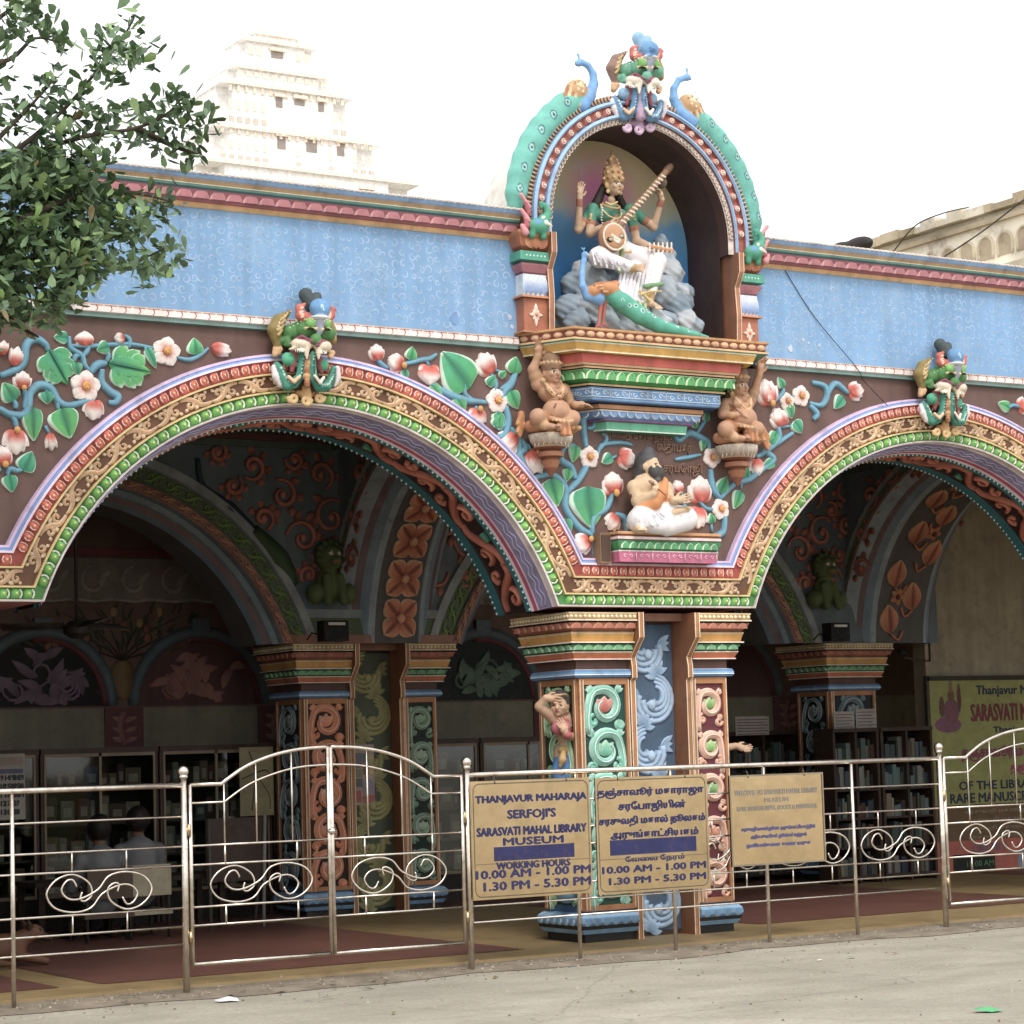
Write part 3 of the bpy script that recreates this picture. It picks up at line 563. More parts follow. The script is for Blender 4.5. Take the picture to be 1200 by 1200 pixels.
# ================================================================== reliefs of vines
def frame(ox, oy, s):
    F = lambda u, v: W(ox + u / s, oy + v / s, 0)
    F.s = s; return F
ST, STE = '#62a8c4', '#3f7f9c'
class Vine:
    def __init__(s, label, x, z): s.t = thing('vine_relief', (x, -.02, z), label, 'wall relief', 'vine reliefs between the arches')
    def stem(s, F, pts, wd=.035, h=.03):
        wd = wd * 1.45; P = [F(*p) for p in pts]; mb = MB(); w_ = [wd * .7, wd, wd, wd * .55] if isinstance(wd, float) else wd; mb.rib(P, w_, h, ST, STE, y0=-.002, k=5); mb.build('stem', CLEAN, s.t)
    def leaf(s, F, b, t, wd, bend=0., lobed=False):
        B, T = F(*b), F(*t); mb = MB(); L = math.hypot(T[0] - B[0], T[1] - B[1]); wd = wd / F.s / 150.
        g = random.choice(('#2f9e72', '#279a78', '#3aa860')); g2 = random.choice(('#2fae84', '#58bf58', '#4ab66a'))
        if lobed:
            dx, dz = (T[0] - B[0]) / L, (T[1] - B[1]) / L
            for q, sd_, ln in ((.12, 1, .95), (.12, -1, .95), (.3, 1, 1.), (.3, -1, 1.), (.5, 1, .8), (.5, -1, .8)):
                P0 = (B[0] + dx * L * q, B[1] + dz * L * q); a = math.radians(62 if q < .2 else 48) * sd_; ex, ez = dx * math.cos(a) - dz * math.sin(a), dx * math.sin(a) + dz * math.cos(a)
                mb.petal(P0, (P0[0] + ex * wd * .62 * ln, P0[1] + ez * wd * .62 * ln), wd * .42, .03, g, g2, rim='#cfeedb', n=5, tip=1.1)
            mb.petal(B, T, wd * .55, .036, g, g2, rim=g2, n=7, vein='#1c6f55', tip=.7); mb.rib([B, ((B[0] + T[0]) / 2, (B[1] + T[1]) / 2), T], [.014, .012, .004], .010, '#1f7a66', y0=-.034, k=2)
        else:
            mb.petal(B, T, wd, .034, g, g2, rim='#d5f0de', n=10, bend=bend, vein='#1f7a5c', tip=.56)
        mb.build('leaf', CLEAN, s.t)
    def open(s, F, c, r, rot=None):
        C = F(*c); r = r / F.s / 145.; mb = MB(); rot = random.random() * 2 if rot is None else rot; q = random.random()
        for i in range(5):
            a = rot + i * 2 * PI / 5; mb.petal((C[0] + .1 * r * math.cos(a), C[1] + .1 * r * math.sin(a)), (C[0] + 1.08 * r * math.cos(a), C[1] + 1.08 * r * math.sin(a)), r * 1.02, .03, '#d0543c', '#f1e4df', rim='#f6ecea', n=6, tip=1.2, grad=(0, .55))
        mb.ball((C[0], -.035, C[1]), (r * .3, .02, r * .3), '#e39a2c', 8, 5)
        for i in range(6): mb.ball((C[0] + r * .16 * math.cos(i), -.055, C[1] + r * .16 * math.sin(i)), .006, '#f2c25c', 4, 3)
        mb.build('flower', CLEAN, s.t)
    def lotus(s, F, b, t, size, n=5, spread=1.0):
        B, T = F(*b), F(*t); mb = MB(); L = math.hypot(T[0] - B[0], T[1] - B[1]); dx, dz = (T[0] - B[0]) / L, (T[1] - B[1]) / L; wd = size / F.s / 145.
        order = [-2, 2, -1, 1, 0] if n == 5 else [-1, 1, 0]
        for k_ in order:
            a = math.radians(21) * k_ * spread; ex, ez = dx * math.cos(a) - dz * math.sin(a), dx * math.sin(a) + dz * math.cos(a); ln = L * (1.05 - .09 * abs(k_))
            mb.petal((B[0], B[1]), (B[0] + ex * ln, B[1] + ez * ln), wd * (.78 if k_ == 0 else .60), .022 + .012 * (2 - abs(k_)), '#cf4a32', '#f2e6e2', rim=None, n=8, tip=.78, bend=-.006 * k_, grad=(.30, .62))
        if n == 5 and spread == 1 and size > 95 and random.random() < .4: mb.ball((B[0], -.05, B[1]), (wd * .13, .018, wd * .13), '#d89a3a', 7, 4)
        mb.build('flower', CLEAN, s.t)
Z3 = frame(0, 380, 5.456); Z7 = frame(0, 340, 3.159); Z8 = frame(300, 330, 3.53); Z5 = frame(580, 380, 3.53); ZR = frame(880, 220, 3.528)
V = Vine('vine relief with lobed leaves and lotus flowers left of the first arch', -4.7, 3.6)
for p in ([(0,330),(100,290),(150,240),(170,130),(230,95),(290,130),(305,170)], [(-60,530),(0,545),(60,575),(150,580),(180,520),(190,440),(250,390),(320,410),(370,490),(440,520),(560,490),(600,500)], [(575,310),(620,260),(680,250)], [(650,290),(650,370),(700,430),(750,460),(735,500),(690,500)]): V.stem(Z3, p, .042)
for p in ([(440,80),(450,150),(520,200),(540,260),(575,300)], [(470,240),(480,205),(505,200)], [(565,135),(555,170),(530,205)], [(680,240),(690,200),(670,160)], [(820,150),(825,100),(790,70)], [(150,410),(163,470),(150,540)], [(95,540),(98,515),(80,480)], [(60,575),(95,620),(105,680)], [(290,400),(296,440)], [(325,415),(360,480),(370,545)], [(285,650),(315,705)], [(45,960),(60,925),(105,935),(145,930)], [(50,925),(50,1000)], [(0,940),(-30,880),(-60,820)]): V.stem(Z3, p, .028, .024)
for p in ([(258,205),(330,208),(470,200),(570,215)], [(535,210),(545,240),(560,255)], [(655,250),(700,258),(740,240),(770,215)], [(728,250),(735,225)]): V.stem(Z7, p, .024, .022)
V.leaf(Z3, (305,165), (425,385), 215, lobed=True); V.leaf(Z3, (690,250), (960,310), 240, lobed=True)
for b, t, wd in (((428,85),(340,85),75), ((478,245),(492,328),75), ((690,140),(615,170),85), ((90,490),(15,375),120), ((290,430),(300,512),95), ((200,530),(212,748),130), ((385,540),(445,730),190), ((145,940),(200,815),120), ((52,965),(75,1075),95)): V.leaf(Z3, b, t, wd)
V.leaf(Z7, (540,215), (575,290), 34); V.leaf(Z7, (722,240), (715,178), 62)
V.open(Z3, (543,398), 84); V.open(Z7, (614,228), 46)
for b, t, sz in (((540,140),(535,50),150), ((140,412),(140,305),120), ((598,490),(590,610),150), ((95,680),(100,830),150), ((20,900),(-10,780),150), ((315,695),(328,805),70), ((90,270),(110,150),90), ((15,200),(20,110),70)): V.lotus(Z3, b, t, sz, 3 if sz < 110 else 5)
V.lotus(Z3, (790,90), (730,95), 90, 3, .5); V.lotus(Z7, (780,212), (850,228), 62, 3, .7)
V = Vine('vine relief with a broad heart leaf right of the first arch', -1.8, 3.9)
for p in ([(720,420),(780,460),(860,490),(950,500)], [(1000,505),(1030,450),(1055,425),(1075,370)], [(1030,515),(1042,580),(1020,640),(950,650)], [(1090,650),(1112,690),(1080,720),(1100,800),(1160,812)]): V.stem(Z8, p, .045)
for p in ([(497,318),(520,345),(545,358)], [(600,345),(680,325),(715,320),(745,300)], [(860,420),(865,470),(920,505)], [(968,380),(990,420),(985,455)], [(820,465),(805,510)], [(1020,440),(1060,440)], [(905,515),(915,540)], [(700,325),(718,355)]): V.stem(Z8, p, .030, .024)
V.leaf(Z8, (880,440), (765,292), 190)
for b, t, wd in (((635,325),(643,270),55), ((610,365),(612,415),38), ((720,425),(765,490),55), ((825,475),(858,548),70), ((995,540),(1005,615),60), ((955,430),(985,388),46), ((1005,395),(1030,370),34), ((1055,380),(1072,312),70), ((1045,455),(1080,528),78)): V.leaf(Z8, b, t, wd)
V.open(Z8, (993,492), 46)
for b, t, sz in (((500,325),(492,262),80), ((600,350),(545,320),100), ((715,352),(715,425),130), ((970,380),(925,300),105), ((915,530),(912,600),100), ((1075,635),(1010,700),90), ((1130,700),(1175,790),90)): V.lotus(Z8, b, t, sz)
V = Vine('vine relief winding round the seated sage between the two arches', .05, 3.3)
for p in ([(60,430),(95,470),(100,540),(150,640)], [(150,640),(235,622),(290,680),(290,760),(345,840),(400,880),(408,965)], [(290,700),(340,650),(370,600),(380,585)], [(330,640),(312,590),(270,560),(280,510),(325,500)], [(400,870),(405,800),(460,760),(488,690)], [(545,860),(535,805),(495,785)], [(375,510),(365,440),(365,390),(395,360),(370,335)], [(740,455),(760,480),(800,450),(850,470),(880,490),(882,525)], [(890,600),(900,680),(935,725)], [(930,720),(990,660),(1050,640),(1100,600),(1150,560),(1120,525),(1170,490),(1230,450)], [(950,795),(940,860),(900,890),(915,960)]): V.stem(Z5, p, .042)
for p in ([(380,430),(405,425),(412,385)], [(425,540),(440,500),(520,490),(565,500)], [(430,520),(460,475),(440,450)], [(835,450),(860,410),(872,385)], [(742,560),(790,552),(850,540)], [(840,730),(870,762),(905,765)], [(1020,640),(1015,680)], [(895,860),(892,820)], [(98,500),(130,500),(145,520)], [(470,560),(500,545)], [(20,270),(60,240),(78,200)], [(30,330),(48,390),(20,440)], [(0,190),(30,200)], [(300,640),(290,655)], [(770,690),(775,740),(800,770)]): V.stem(Z5, p, .026, .022)
V.leaf(Z5, (375,672), (398,845), 190); V.leaf(Z5, (225,640), (255,755), 120)
for b, t, wd in (((78,205),(85,138),60), ((60,275),(85,350),75), ((330,500),(318,572),58), ((300,598),(292,652),50), ((478,545),(440,575),52), ((285,805),(305,875),58), ((868,405),(872,352),34), ((820,430),(828,392),30), ((858,478),(853,525),32), ((925,695),(955,632),66), ((1012,690),(985,765),62), ((893,825),(888,782),42), ((1035,635),(1040,592),34), ((1130,500),(1160,462),48), ((0,430),(20,370),60)): V.leaf(Z5, b, t, wd)
for c, r in (((8,318),44), ((387,550),44), ((895,552),42), ((930,765),42), ((1205,320),36)): V.open(Z5, c, r)
for b, t, sz in (((490,700),(480,615),125), ((850,735),(842,632),130), ((170,530),(160,612),110), ((515,545),(575,570),105), ((498,790),(470,850),80), ((760,700),(745,648),70), ((840,760),(835,842),105), ((385,890),(330,930),100), ((1135,330),(1110,232),120), ((1185,420),(1150,352),100), ((1075,560),(1085,625),90)): V.lotus(Z5, b, t, sz)
V = Vine('vine relief with a curled blue tendril left of the second arch crown', 1.9, 4.1)
for p in ([(250,805),(300,820),(312,860),(290,900),(240,890)], [(312,860),(345,810),(400,850)], [(240,900),(270,935),(255,960)], [(110,990),(112,1040),(65,1085),(20,1115)]): V.stem(ZR, p, .04)
for p in ([(95,885),(128,850),(130,825)], [(160,860),(130,850)], [(110,990),(180,985)], [(350,825),(345,805)]): V.stem(ZR, p, .026, .022)
for b, t, wd in (((130,828),(108,785),44), ((150,892),(165,955),58), ((375,865),(342,915),62), ((175,965),(205,1015),70), ((100,1010),(68,1070),52), ((92,1130),(40,1160),50)): V.leaf(ZR, b, t, wd)
V.open(ZR, (203,862), 44)
for b, t, sz in (((95,850),(35,855),120), ((130,985),(110,920),95), ((405,845),(458,838),90)): V.lotus(ZR, b, t, sz)
V = Vine('short vine relief right of the second arch crown', 4.0, 4.1)
V.stem(ZR, [(1060,910),(1080,900),(1110,908)], .026); V.leaf(ZR, (1065,912), (1018,890), 58); V.lotus(ZR, (1105,910), (1145,890), 95)
# ================================================================== piers
def ring_prof(mb, x0, x1, y0, y1, prof, k=(1, 1, 1, 1), top=True, bottom=False):
    """mitred mouldings round a rectangle; prof [(out,z,col)]; k = overhang factor left,right,front,back"""
    def loop(o, z): return [(x0 - o * k[0], y0 - o * k[2], z), (x1 + o * k[1], y0 - o * k[2], z), (x1 + o * k[1], y1 + o * k[3], z), (x0 - o * k[0], y1 + o * k[3], z)]
    for i in range(len(prof) - 1):
        (o0, z0, c), (o1, z1, _) = prof[i], prof[i + 1]; mb.add(loop(o0, z0) + loop(o1, z1), [(j, (j + 1) % 4, 4 + (j + 1) % 4, 4 + j) for j in range(4)], c)
    if top: mb.add(loop(prof[0][0], prof[0][1]), [(0, 1, 2, 3)], prof[0][2])
    if bottom: mb.add(loop(prof[-1][0], prof[-1][1]), [(3, 2, 1, 0)], prof[-1][2])
def ident(p): return p
def mapped(mb, fn):
    mb.v = [tuple(fn(p)) for p in mb.v]; return mb
def scroll_panel(par, x0, x1, z0, z1, Y, bg, c, e, acc, fn=ident, cells=5, thick=.05, seed=0, style='spiral'):
    """carved foliage panel: recessed ground plus running scrolls, one object each"""
    mb = MB(); mb.add([(x0, Y, z0), (x1, Y, z0), (x1, Y, z1), (x0, Y, z1)], [(0, 1, 2, 3)], bg); mapped(mb, fn).build('panel', PAINT, par)
    wd = x1 - x0; xc = (x0 + x1) / 2; ch = (z1 - z0) / cells; R = min(wd * .44, ch * .47); rn = random.Random(seed)
    for i in range(cells):
        zc = z1 - (i + .5) * ch; d = 1 if i % 2 == 0 else -1; mb = MB()
        if style == 'spiral':
            a_ = -PI / 2 if d > 0 else -PI / 2
            # incoming stem from below sweeping up round the cell and coiling in
            pts = [(xc - d * wd * .40, zc - ch * .62), (xc - d * wd * .42, zc - ch * .25)] + curl(xc, zc, R, PI if d > 0 else 0, 1.15, 12, .34, -d)[1:]
            mb.rib(pts, [thick * .7, thick, thick, thick * .75, thick * .4], .03, c, e, y0=Y, k=2)
            mb.rib(curl(xc - d * wd * .27, zc - ch * .33, thick * .62, PI / 2, .9, 7, .3, d), [thick * .4, thick * .5, thick * .3], .026, c, e, y0=Y, k=2)
            mb.rib(curl(xc + d * wd * .34, zc - ch * .40, thick * .55, 0, .85, 7, .3, -d), [thick * .35, thick * .42, thick * .25], .024, c, e, y0=Y, k=2)
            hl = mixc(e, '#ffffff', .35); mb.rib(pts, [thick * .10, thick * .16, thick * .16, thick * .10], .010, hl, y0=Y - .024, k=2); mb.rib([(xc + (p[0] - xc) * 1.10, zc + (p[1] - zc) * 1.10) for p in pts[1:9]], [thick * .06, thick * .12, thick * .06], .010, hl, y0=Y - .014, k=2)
            for q in range(4):
                a = PI / 4 + q * PI / 2; bx, bz = xc + R * .98 * math.cos(a), zc + R * .98 * math.sin(a)
                for da in (-.38, .05, .45): mb.petal((bx, bz), (min(x1 - .008, max(x0 + .008, bx + R * .46 * math.cos(a + da))), bz + R * .46 * math.sin(a + da)), thick * .42, .022, c, e, rim=e, y0=Y, n=4)
            mapped(mb, fn).build('scroll', CLEAN, par)
            mb = MB(); q = acc[i % len(acc)]
            for k_ in (-1, 0, 1): mb.petal((xc - .1 * R, zc - R * .30), (xc + k_ * R * .42, zc + R * (.5 - .12 * abs(k_))), R * (.55 if k_ == 0 else .42), .028 + .006 * (k_ == 0), q, mixc(q, '#f4efe0', .25), rim=mixc(q, '#f4f0e4', .45), y0=Y, n=5)
            mapped(mb, fn).build('leaf', CLEAN, par)
        else:
            for q in range(4):
                rr = R * (1.15 - .24 * q); mb.rib([(p[0] - d * q * .012, p[1] + q * .01) for p in curl(xc - d * wd * .05, zc, rr, PI * .5 if d > 0 else PI * .5, .80 - .06 * q, 9, .62, d)], [thick * .3, thick * .55, thick * .45, thick * .75], .026, c, e, y0=Y, k=2)
            mb.ball((xc - d * wd * .02, Y - .02, zc - R * .2), (thick * .45, .02, thick * .45), c, 6, 4)
            mapped(mb, fn).build('scroll', CLEAN, par); mb = MB()
            for q in range(6):
                a = (.15 + .17 * q) * PI if d > 0 else PI - (.15 + .17 * q) * PI; bx, bz = xc + d * wd * .16, zc - ch * .52; ln = ch * .36
                mb.petal((bx, bz), (bx + ln * math.cos(a) * .8, bz + ln * math.sin(a)), thick * .5, .022, e, c, rim=c, y0=Y, n=4, bend=.008 * d)
            for q in range(3): mb.petal((xc + d * wd * .2, zc + ch * .1), (xc + d * wd * (.44), zc + ch * (.3 - .16 * q)), thick * .5, .022, e, c, rim=c, y0=Y, n=4)
            mapped(mb, fn).build('leaf', CLEAN, par)
CAPP = [(.165, 2.555, '#dcc08a'), (.165, 2.545, '#e6d3a8'), (.160, 2.54, '#b98a48'), (.160, 2.505, '#b98a48'), (.168, 2.50, '#efe2c6'), (.168, 2.49, '#6b4638'), (.13, 2.485, '#2f4a4c'), (.155, 2.475, '#b4603f'), (.135, 2.44, '#b86546'), (.105, 2.415, '#3a3634'), (.105, 2.41, '#b9a27a'), (.12, 2.405, '#caa86a'), (.12, 2.395, '#f0e0d0'), (.115, 2.39, '#d79a24'), (.10, 2.335, '#d79a24'), (.12, 2.33, '#f0e4d6'), (.12, 2.32, '#3a3634'), (.08, 2.316, '#3c8a55'), (.10, 2.305, '#4a9a60'), (.07, 2.262, '#2d5f48'), (.085, 2.255, '#efe0d0'), (.085, 2.247, '#cc6a2c'), (.06, 2.205, '#cc6a2c'), (.07, 2.20, '#f3e6dc'), (.07, 2.192, '#5a3a32'), (.015, 2.19, '#5f4038'), (.015, 2.12, '#e8e2d8'), (.045, 2.115, '#4a83b8'), (.055, 2.095, '#79b0dc'), (.055, 2.08, '#e6eef4'), (.058, 2.074, '#4a83b8'), (.045, 2.055, '#2f5f8c'), (.0, 2.05, '#2f5f8c'), (.0, .24, '#b06a30')]
BASEP = [(0., .245, '#7fb4de'), (.03, .235, '#8abbe2'), (.055, .21, '#6fa8d8'), (.06, .17, '#4f8cc4'), (.05, .15, '#2b2a2c'), (.045, .12, '#6aa2d0'), (.02, .085, '#2b2a2c'), (0., .08, '#2a2827'), (0., -.04, '#2a2827')]
def pier(dx, dy, label, scheme, back=.64, side=True, group='carved piers carrying the arches', single=False):
    t = thing('carved_pier', (dx, dy + .35, 0), label, 'pier', group); X = lambda v: v + dx; Y = lambda v: v + dy
    blocks = ((-.64, -.17, (1, 0, 1, 1)), (.43, .78, (0, 1, 1, 1))) if not single else ((-.64, -.02, (1, 1, 1, 1)),)
    mb = MB(); mb.box(X(-.60), X(.74 if not single else -.06), Y(.25), Y(back - .03), 0, 2.55, scheme['side'])
    if not single: mb.box(X(-.14), X(.40), Y(.10), Y(.26), 2.50, 2.56, '#8a5a40'); mb.build('shaft', PAINT, t)
    for bi, (x0, x1, k) in enumerate(blocks):
        mb = MB(); ring_prof(mb, X(x0), X(x1), Y(.1), Y(back), CAPP, k, bottom=False); cp = mb.build('capital', PAINT, t)
        mb = MB(); ring_prof(mb, X(x0), X(x1), Y(.1), Y(back), BASEP, k, top=False); bs = mb.build('base', PAINT, t)
        me_b = UM.setdefault('capbead', unit_mesh(lambda m_: m_.ball((0, 0, 0), (.019, .012, .016), '#e9dcb0', 7, 4)))
        me_p = UM.setdefault('cappetal', unit_mesh(lambda m_: m_.scallop(.098, .05, .024, '#b06040', '#c98460')))
        me_g = UM.setdefault('capgreen', unit_mesh(lambda m_: m_.scallop(.094, .046, .022, '#6fae78', '#b4d8b4')))
        me_l = UM.setdefault('baselotus', unit_mesh(lambda m_: m_.scallop(.082, .055, .02, '#5f9ccc', '#b4d4ea', -1)))
        def row(me, name, out, z, pitch, par, sc_=1.):
            xa, xb = X(x0) - out * k[0], X(x1) + out * k[1]; n_ = max(2, round((xb - xa) / pitch)); inv = wm(par).inverted()
            for i in range(n_):
                o = bpy.data.objects.new(name, me); COL.objects.link(o); o.parent = par; o.matrix_parent_inverse = inv; o.location = (xa + (i + .5) * (xb - xa) / n_, Y(.1) - out * 1.0 - .001, z)
            xs = X(x0) - out if bi == 0 else None
            if side and bi == 0:
                ya, yb = Y(.1) - out, Y(back) + out; n_ = round((yb - ya) / pitch)
                for i in range(n_):
                    o = bpy.data.objects.new(name, me); COL.objects.link(o); o.parent = par; o.matrix_parent_inverse = inv; o.location = (xs - .001, ya + (i + .5) * (yb - ya) / n_, z); o.rotation_euler = (0, 0, -PI / 2)
        row(me_b, 'bead', .160, 2.523, .043, cp); row(me_p, 'lotus_petal', .138, 2.452, .105, cp); row(me_g, 'lotus_petal', .084, 2.286, .10, cp); row(me_l, 'lotus_petal', .054, .18, .09, bs)
        # framing board that follows the outline of the capital beside the middle strip
        if single: bx0 = None
        bx0, bx1 = (X(-.165), X(-.115)) if bi == 0 else (X(.375), X(.425)); pr = [(.175, 2.557), (.175, 2.36), (.045, 2.21), (.06, 2.14), (.06, 2.05), (.03, 2.03), (.03, .0)]
        mb = MB()
        for i in range(len(pr) - 1):
            (o0, z0), (o1, z1) = pr[i], pr[i + 1]; ya, yb = Y(.1) - o0, Y(.1) - o1
            for xa, xb, c, lift in ((bx0, bx1, '#b5702e', 0), (bx0, bx0 + .009, '#ecd9b8', .004), (bx1 - .009, bx1, '#ecd9b8', .004)): mb.add([(xa, ya - lift, z0), (xb, ya - lift, z0), (xb, yb - lift, z1), (xa, yb - lift, z1)], [(0, 3, 2, 1)], c)
            for xx in (bx0, bx1): mb.add([(xx, ya, z0), (xx, Y(.27), z0), (xx, Y(.27), z1), (xx, yb, z1)], [(0, 3, 2, 1)], '#8f5427')
        if not single: mb.build('frame_board', PAINT, t)
        # panel frames
        fx0, fx1 = (X(x0), X(x1 + .0)); mb = MB()
        for (xa, xb, za, zb) in ((fx0, fx0 + .045, .26, 2.05), (fx1 - .035, fx1, .26, 2.05), (fx0 + .045, fx1 - .035, 2.0, 2.05), (fx0 + .045, fx1 - .035, .26, .30)): mb.box(xa, xb, Y(.075), Y(.1), za, zb, '#b87434')
        for xa in (fx0 + .004, fx0 + .034, fx1 - .012): mb.box(xa, xa + .007, Y(.071), Y(.076), .27, 2.04, '#f0dfc0')
        mb.build('panel_frame', PAINT, t)
        a = scheme['panels'][bi]; scroll_panel(t, fx0 + .045, fx1 - .035, .30, 2.0, Y(.096), *a, cells=5 if bi == 0 else 5, thick=.080 if bi == 0 else .066, seed=bi)
    a = scheme['strip']
    if not single: scroll_panel(t, X(-.10), X(.37), .06, 2.48, Y(.246), *a, cells=6, thick=.10, style='acanthus')
    if side:
        fn = lambda p: (X(-.64) + p[1], Y(.37) - p[0], p[2]); a = scheme['sidep']; scroll_panel(t, -.21, .22, .30, 2.0, -.004, *a, fn=fn, cells=5, thick=.05)
        mb = MB()
        for (xa, xb, za, zb) in ((-.265, -.22, .26, 2.05), (.225, .27, .26, 2.05), (-.22, .225, 2.0, 2.05)): mb.box(xa, xb, -.022, 0, za, zb, '#a8692e')
        for xa in (-.23, .26): mb.box(xa, xa + .007, -.026, -.022, .27, 2.04, '#ecd9b8')
        mapped(mb, fn).build('panel_frame', PAINT, t)
    return t
TEAL = ('#1d5148', '#38b094', '#c9efe2', ['#c8482c', '#56bf9e', '#e9f3ec', '#4fb393', '#c04a2e'])
RUST = ('#6a2230', '#e08c5c', '#f4dccb', ['#6fb23a', '#7fc04a', '#5fae3e', '#e0723c', '#f0c9a8'])
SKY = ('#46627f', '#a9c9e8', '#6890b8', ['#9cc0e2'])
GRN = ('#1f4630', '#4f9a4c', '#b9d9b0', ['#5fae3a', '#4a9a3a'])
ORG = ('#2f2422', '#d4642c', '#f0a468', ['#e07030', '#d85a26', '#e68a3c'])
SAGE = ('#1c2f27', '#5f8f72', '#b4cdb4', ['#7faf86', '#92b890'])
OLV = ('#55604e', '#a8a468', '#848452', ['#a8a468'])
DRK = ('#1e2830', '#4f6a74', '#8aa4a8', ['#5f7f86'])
pier(0, 0, 'carved pier in the middle with teal, pale blue and rust foliage panels', dict(side='#4a3a34', panels=(TEAL, RUST), strip=SKY, sidep=GRN))
pier(6.12, 0, 'outer carved pier right of the second arch, rust and teal panels', dict(side='#4a3a34', panels=(RUST, TEAL), strip=SKY, sidep=GRN), side=False)
pier(-6.45, 0, 'outer carved pier left of the first arch, teal and rust panels', dict(side='#4a3a34', panels=(TEAL, RUST), strip=SKY, sidep=GRN), side=False)
IP = .0
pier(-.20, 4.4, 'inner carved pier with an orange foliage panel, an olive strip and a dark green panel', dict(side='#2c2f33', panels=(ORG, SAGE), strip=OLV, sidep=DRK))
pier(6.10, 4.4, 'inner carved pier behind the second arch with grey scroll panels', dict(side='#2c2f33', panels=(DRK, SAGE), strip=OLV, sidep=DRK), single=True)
# ================================================================== shrine niche on the parapet
shr = thing('shrine_niche', (0, .2, 4.0), 'arched shrine niche with a rosette border standing on stepped coloured mouldings', 'niche')
NX, NZ = -.04, 5.59
def foot(a, p, wall=0., splay=.55):
    b = a * .96 if a > .9 else a; l_, r_ = (-a, a) if a > .9 else (-a + .0, a - .08)
    return [(l_ - p * splay, wall), (l_, -p), (r_, -p), (r_ + p * splay * .7, wall)]
TIERS = [('ledge', [(.93, .46, 4.70, '#c98f4a'), (.93, .46, 4.685, '#e0b070'), (.91, .445, 4.68, '#8f3f38'), (.90, .435, 4.625, '#8f3f38'), (.93, .45, 4.62, '#e2b676'), (.93, .45, 4.605, '#4f9f88'), (.90, .43, 4.60, '#e6efe0'), (.90, .43, 4.59, '#d8a01e'), (.88, .41, 4.54, '#d8a01e'), (.88, .41, 4.535, '#f0e2c0'), (.88, .41, 4.525, '#c79a1c'), (.82, .37, 4.52, '#c79a1c')]),
         ('red_fascia', [(.80, .36, 4.52, '#c8402c'), (.79, .355, 4.455, '#c8402c'), (.79, .35, 4.45, '#d8b080'), (.775, .34, 4.435, '#4a3430'), (.755, .33, 4.43, '#d8a46a'), (.755, .33, 4.415, '#2f5040')]),
         ('lotus_cove', [(.74, .31, 4.41, '#d8efc8'), (.77, .33, 4.40, '#3f9f50'), (.74, .31, 4.36, '#3f9f50'), (.67, .265, 4.31, '#2a7a4c'), (.69, .28, 4.305, '#d8b070'), (.69, .28, 4.29, '#2a3a50')]),
         ('blue_fascia', [(.66, .255, 4.285, '#5f9ad6'), (.65, .25, 4.19, '#5f9ad6'), (.63, .24, 4.18, '#2f5a90'), (.52, .17, 4.175, '#3a3a50'), (.54, .18, 4.165, '#c98a50'), (.54, .18, 4.135, '#c98a50'), (.52, .17, 4.13, '#f0e4e0')]),
         ('wave_molding', [(.53, .175, 4.125, '#f0e4e0'), (.52, .17, 4.115, '#4f8fd0'), (.50, .155, 4.075, '#4f8fd0'), (.46, .13, 4.06, '#a0609a'), (.47, .135, 4.05, '#a0609a'), (.42, .105, 4.045, '#57b894'), (.43, .11, 4.04, '#57b894'), (.42, .10, 3.985, '#d4ead8'), (.42, .10, 3.975, '#3f8f78'), (.38, .0, 3.97, '#3f8f78')])]
tparts = {}
for nm, rows in TIERS:
    mb = MB()
    for i in range(len(rows) - 1):
        (a, p, z, c), (a1, p1, z1, _) = rows[i], rows[i + 1]; A, B = foot(a, p), foot(a1, p1)
        mb.add([(*q, z) for q in A] + [(*q, z1) for q in B], [(j, j + 1, j + 5, j + 4) for j in range(3)], c)
    if nm == 'ledge': mb.add([(*q, 4.70) for q in foot(.93, .46)] + [(1.18, .6, 4.70), (-1.18, .6, 4.70)], [(0, 1, 2, 3, 4, 5)], '#b98f62')
    tparts[nm] = mb.build(nm, PAINT, shr)
def tier_row(me, name, a, p, z, pitch, par, y=.0):
    inv = wm(par).inverted(); F_ = foot(a, p)
    for s_ in range(3):
        (xa, ya), (xb, yb) = F_[s_], F_[s_ + 1]; L = math.hypot(xb - xa, yb - ya); k_ = max(1, round(L / pitch)); ang = math.atan2(yb - ya, xb - xa)
        for i in range(k_):
            t_ = (i + .5) / k_; o = bpy.data.objects.new(name, me); COL.objects.link(o); o.parent = par; o.matrix_parent_inverse = inv; o.location = (xa + (xb - xa) * t_, ya + (yb - ya) * t_, z); o.rotation_euler = (0, 0, ang)
tier_row(unit_mesh(lambda m_: m_.ball((0, 0, 0), (.042, .022, .026), '#dfae7c', 8, 5)), 'bead', .905, .44, 4.652, .092, tparts['ledge'])
tier_row(unit_mesh(lambda m_: (m_.scallop(.092, .075, .02, '#4fae5c', '#d8efc8'), m_.rib([(0, -.02), (0, .03)], [.006, .02], .026, '#2f8a4c', k=1))), 'lotus_petal', .745, .315, 4.36, .095, tparts['lotus_cove'])
def u_cart(m_):
    m_.rib([(-.085, -.03), (-.085, .03), (.085, .03), (.085, -.03), (-.085, -.03)], .008, .006, '#d4e6f6', y0=-.002, k=1, smooth_pts=False)
    for sx in (-1, 1): m_.rib(curl(sx * .035, 0, .022, 0, .9, 7, .3, sx), .009, .006, '#d4e6f6', y0=-.002, k=1); m_.rib(curl(sx * .066, 0, .010, 1, .8, 5, .3, -sx), .006, .005, '#d4e6f6', y0=-.002, k=1)
tier_row(unit_mesh(u_cart), 'cartouche', .655, .2525, 4.24, .185, tparts['blue_fascia'])
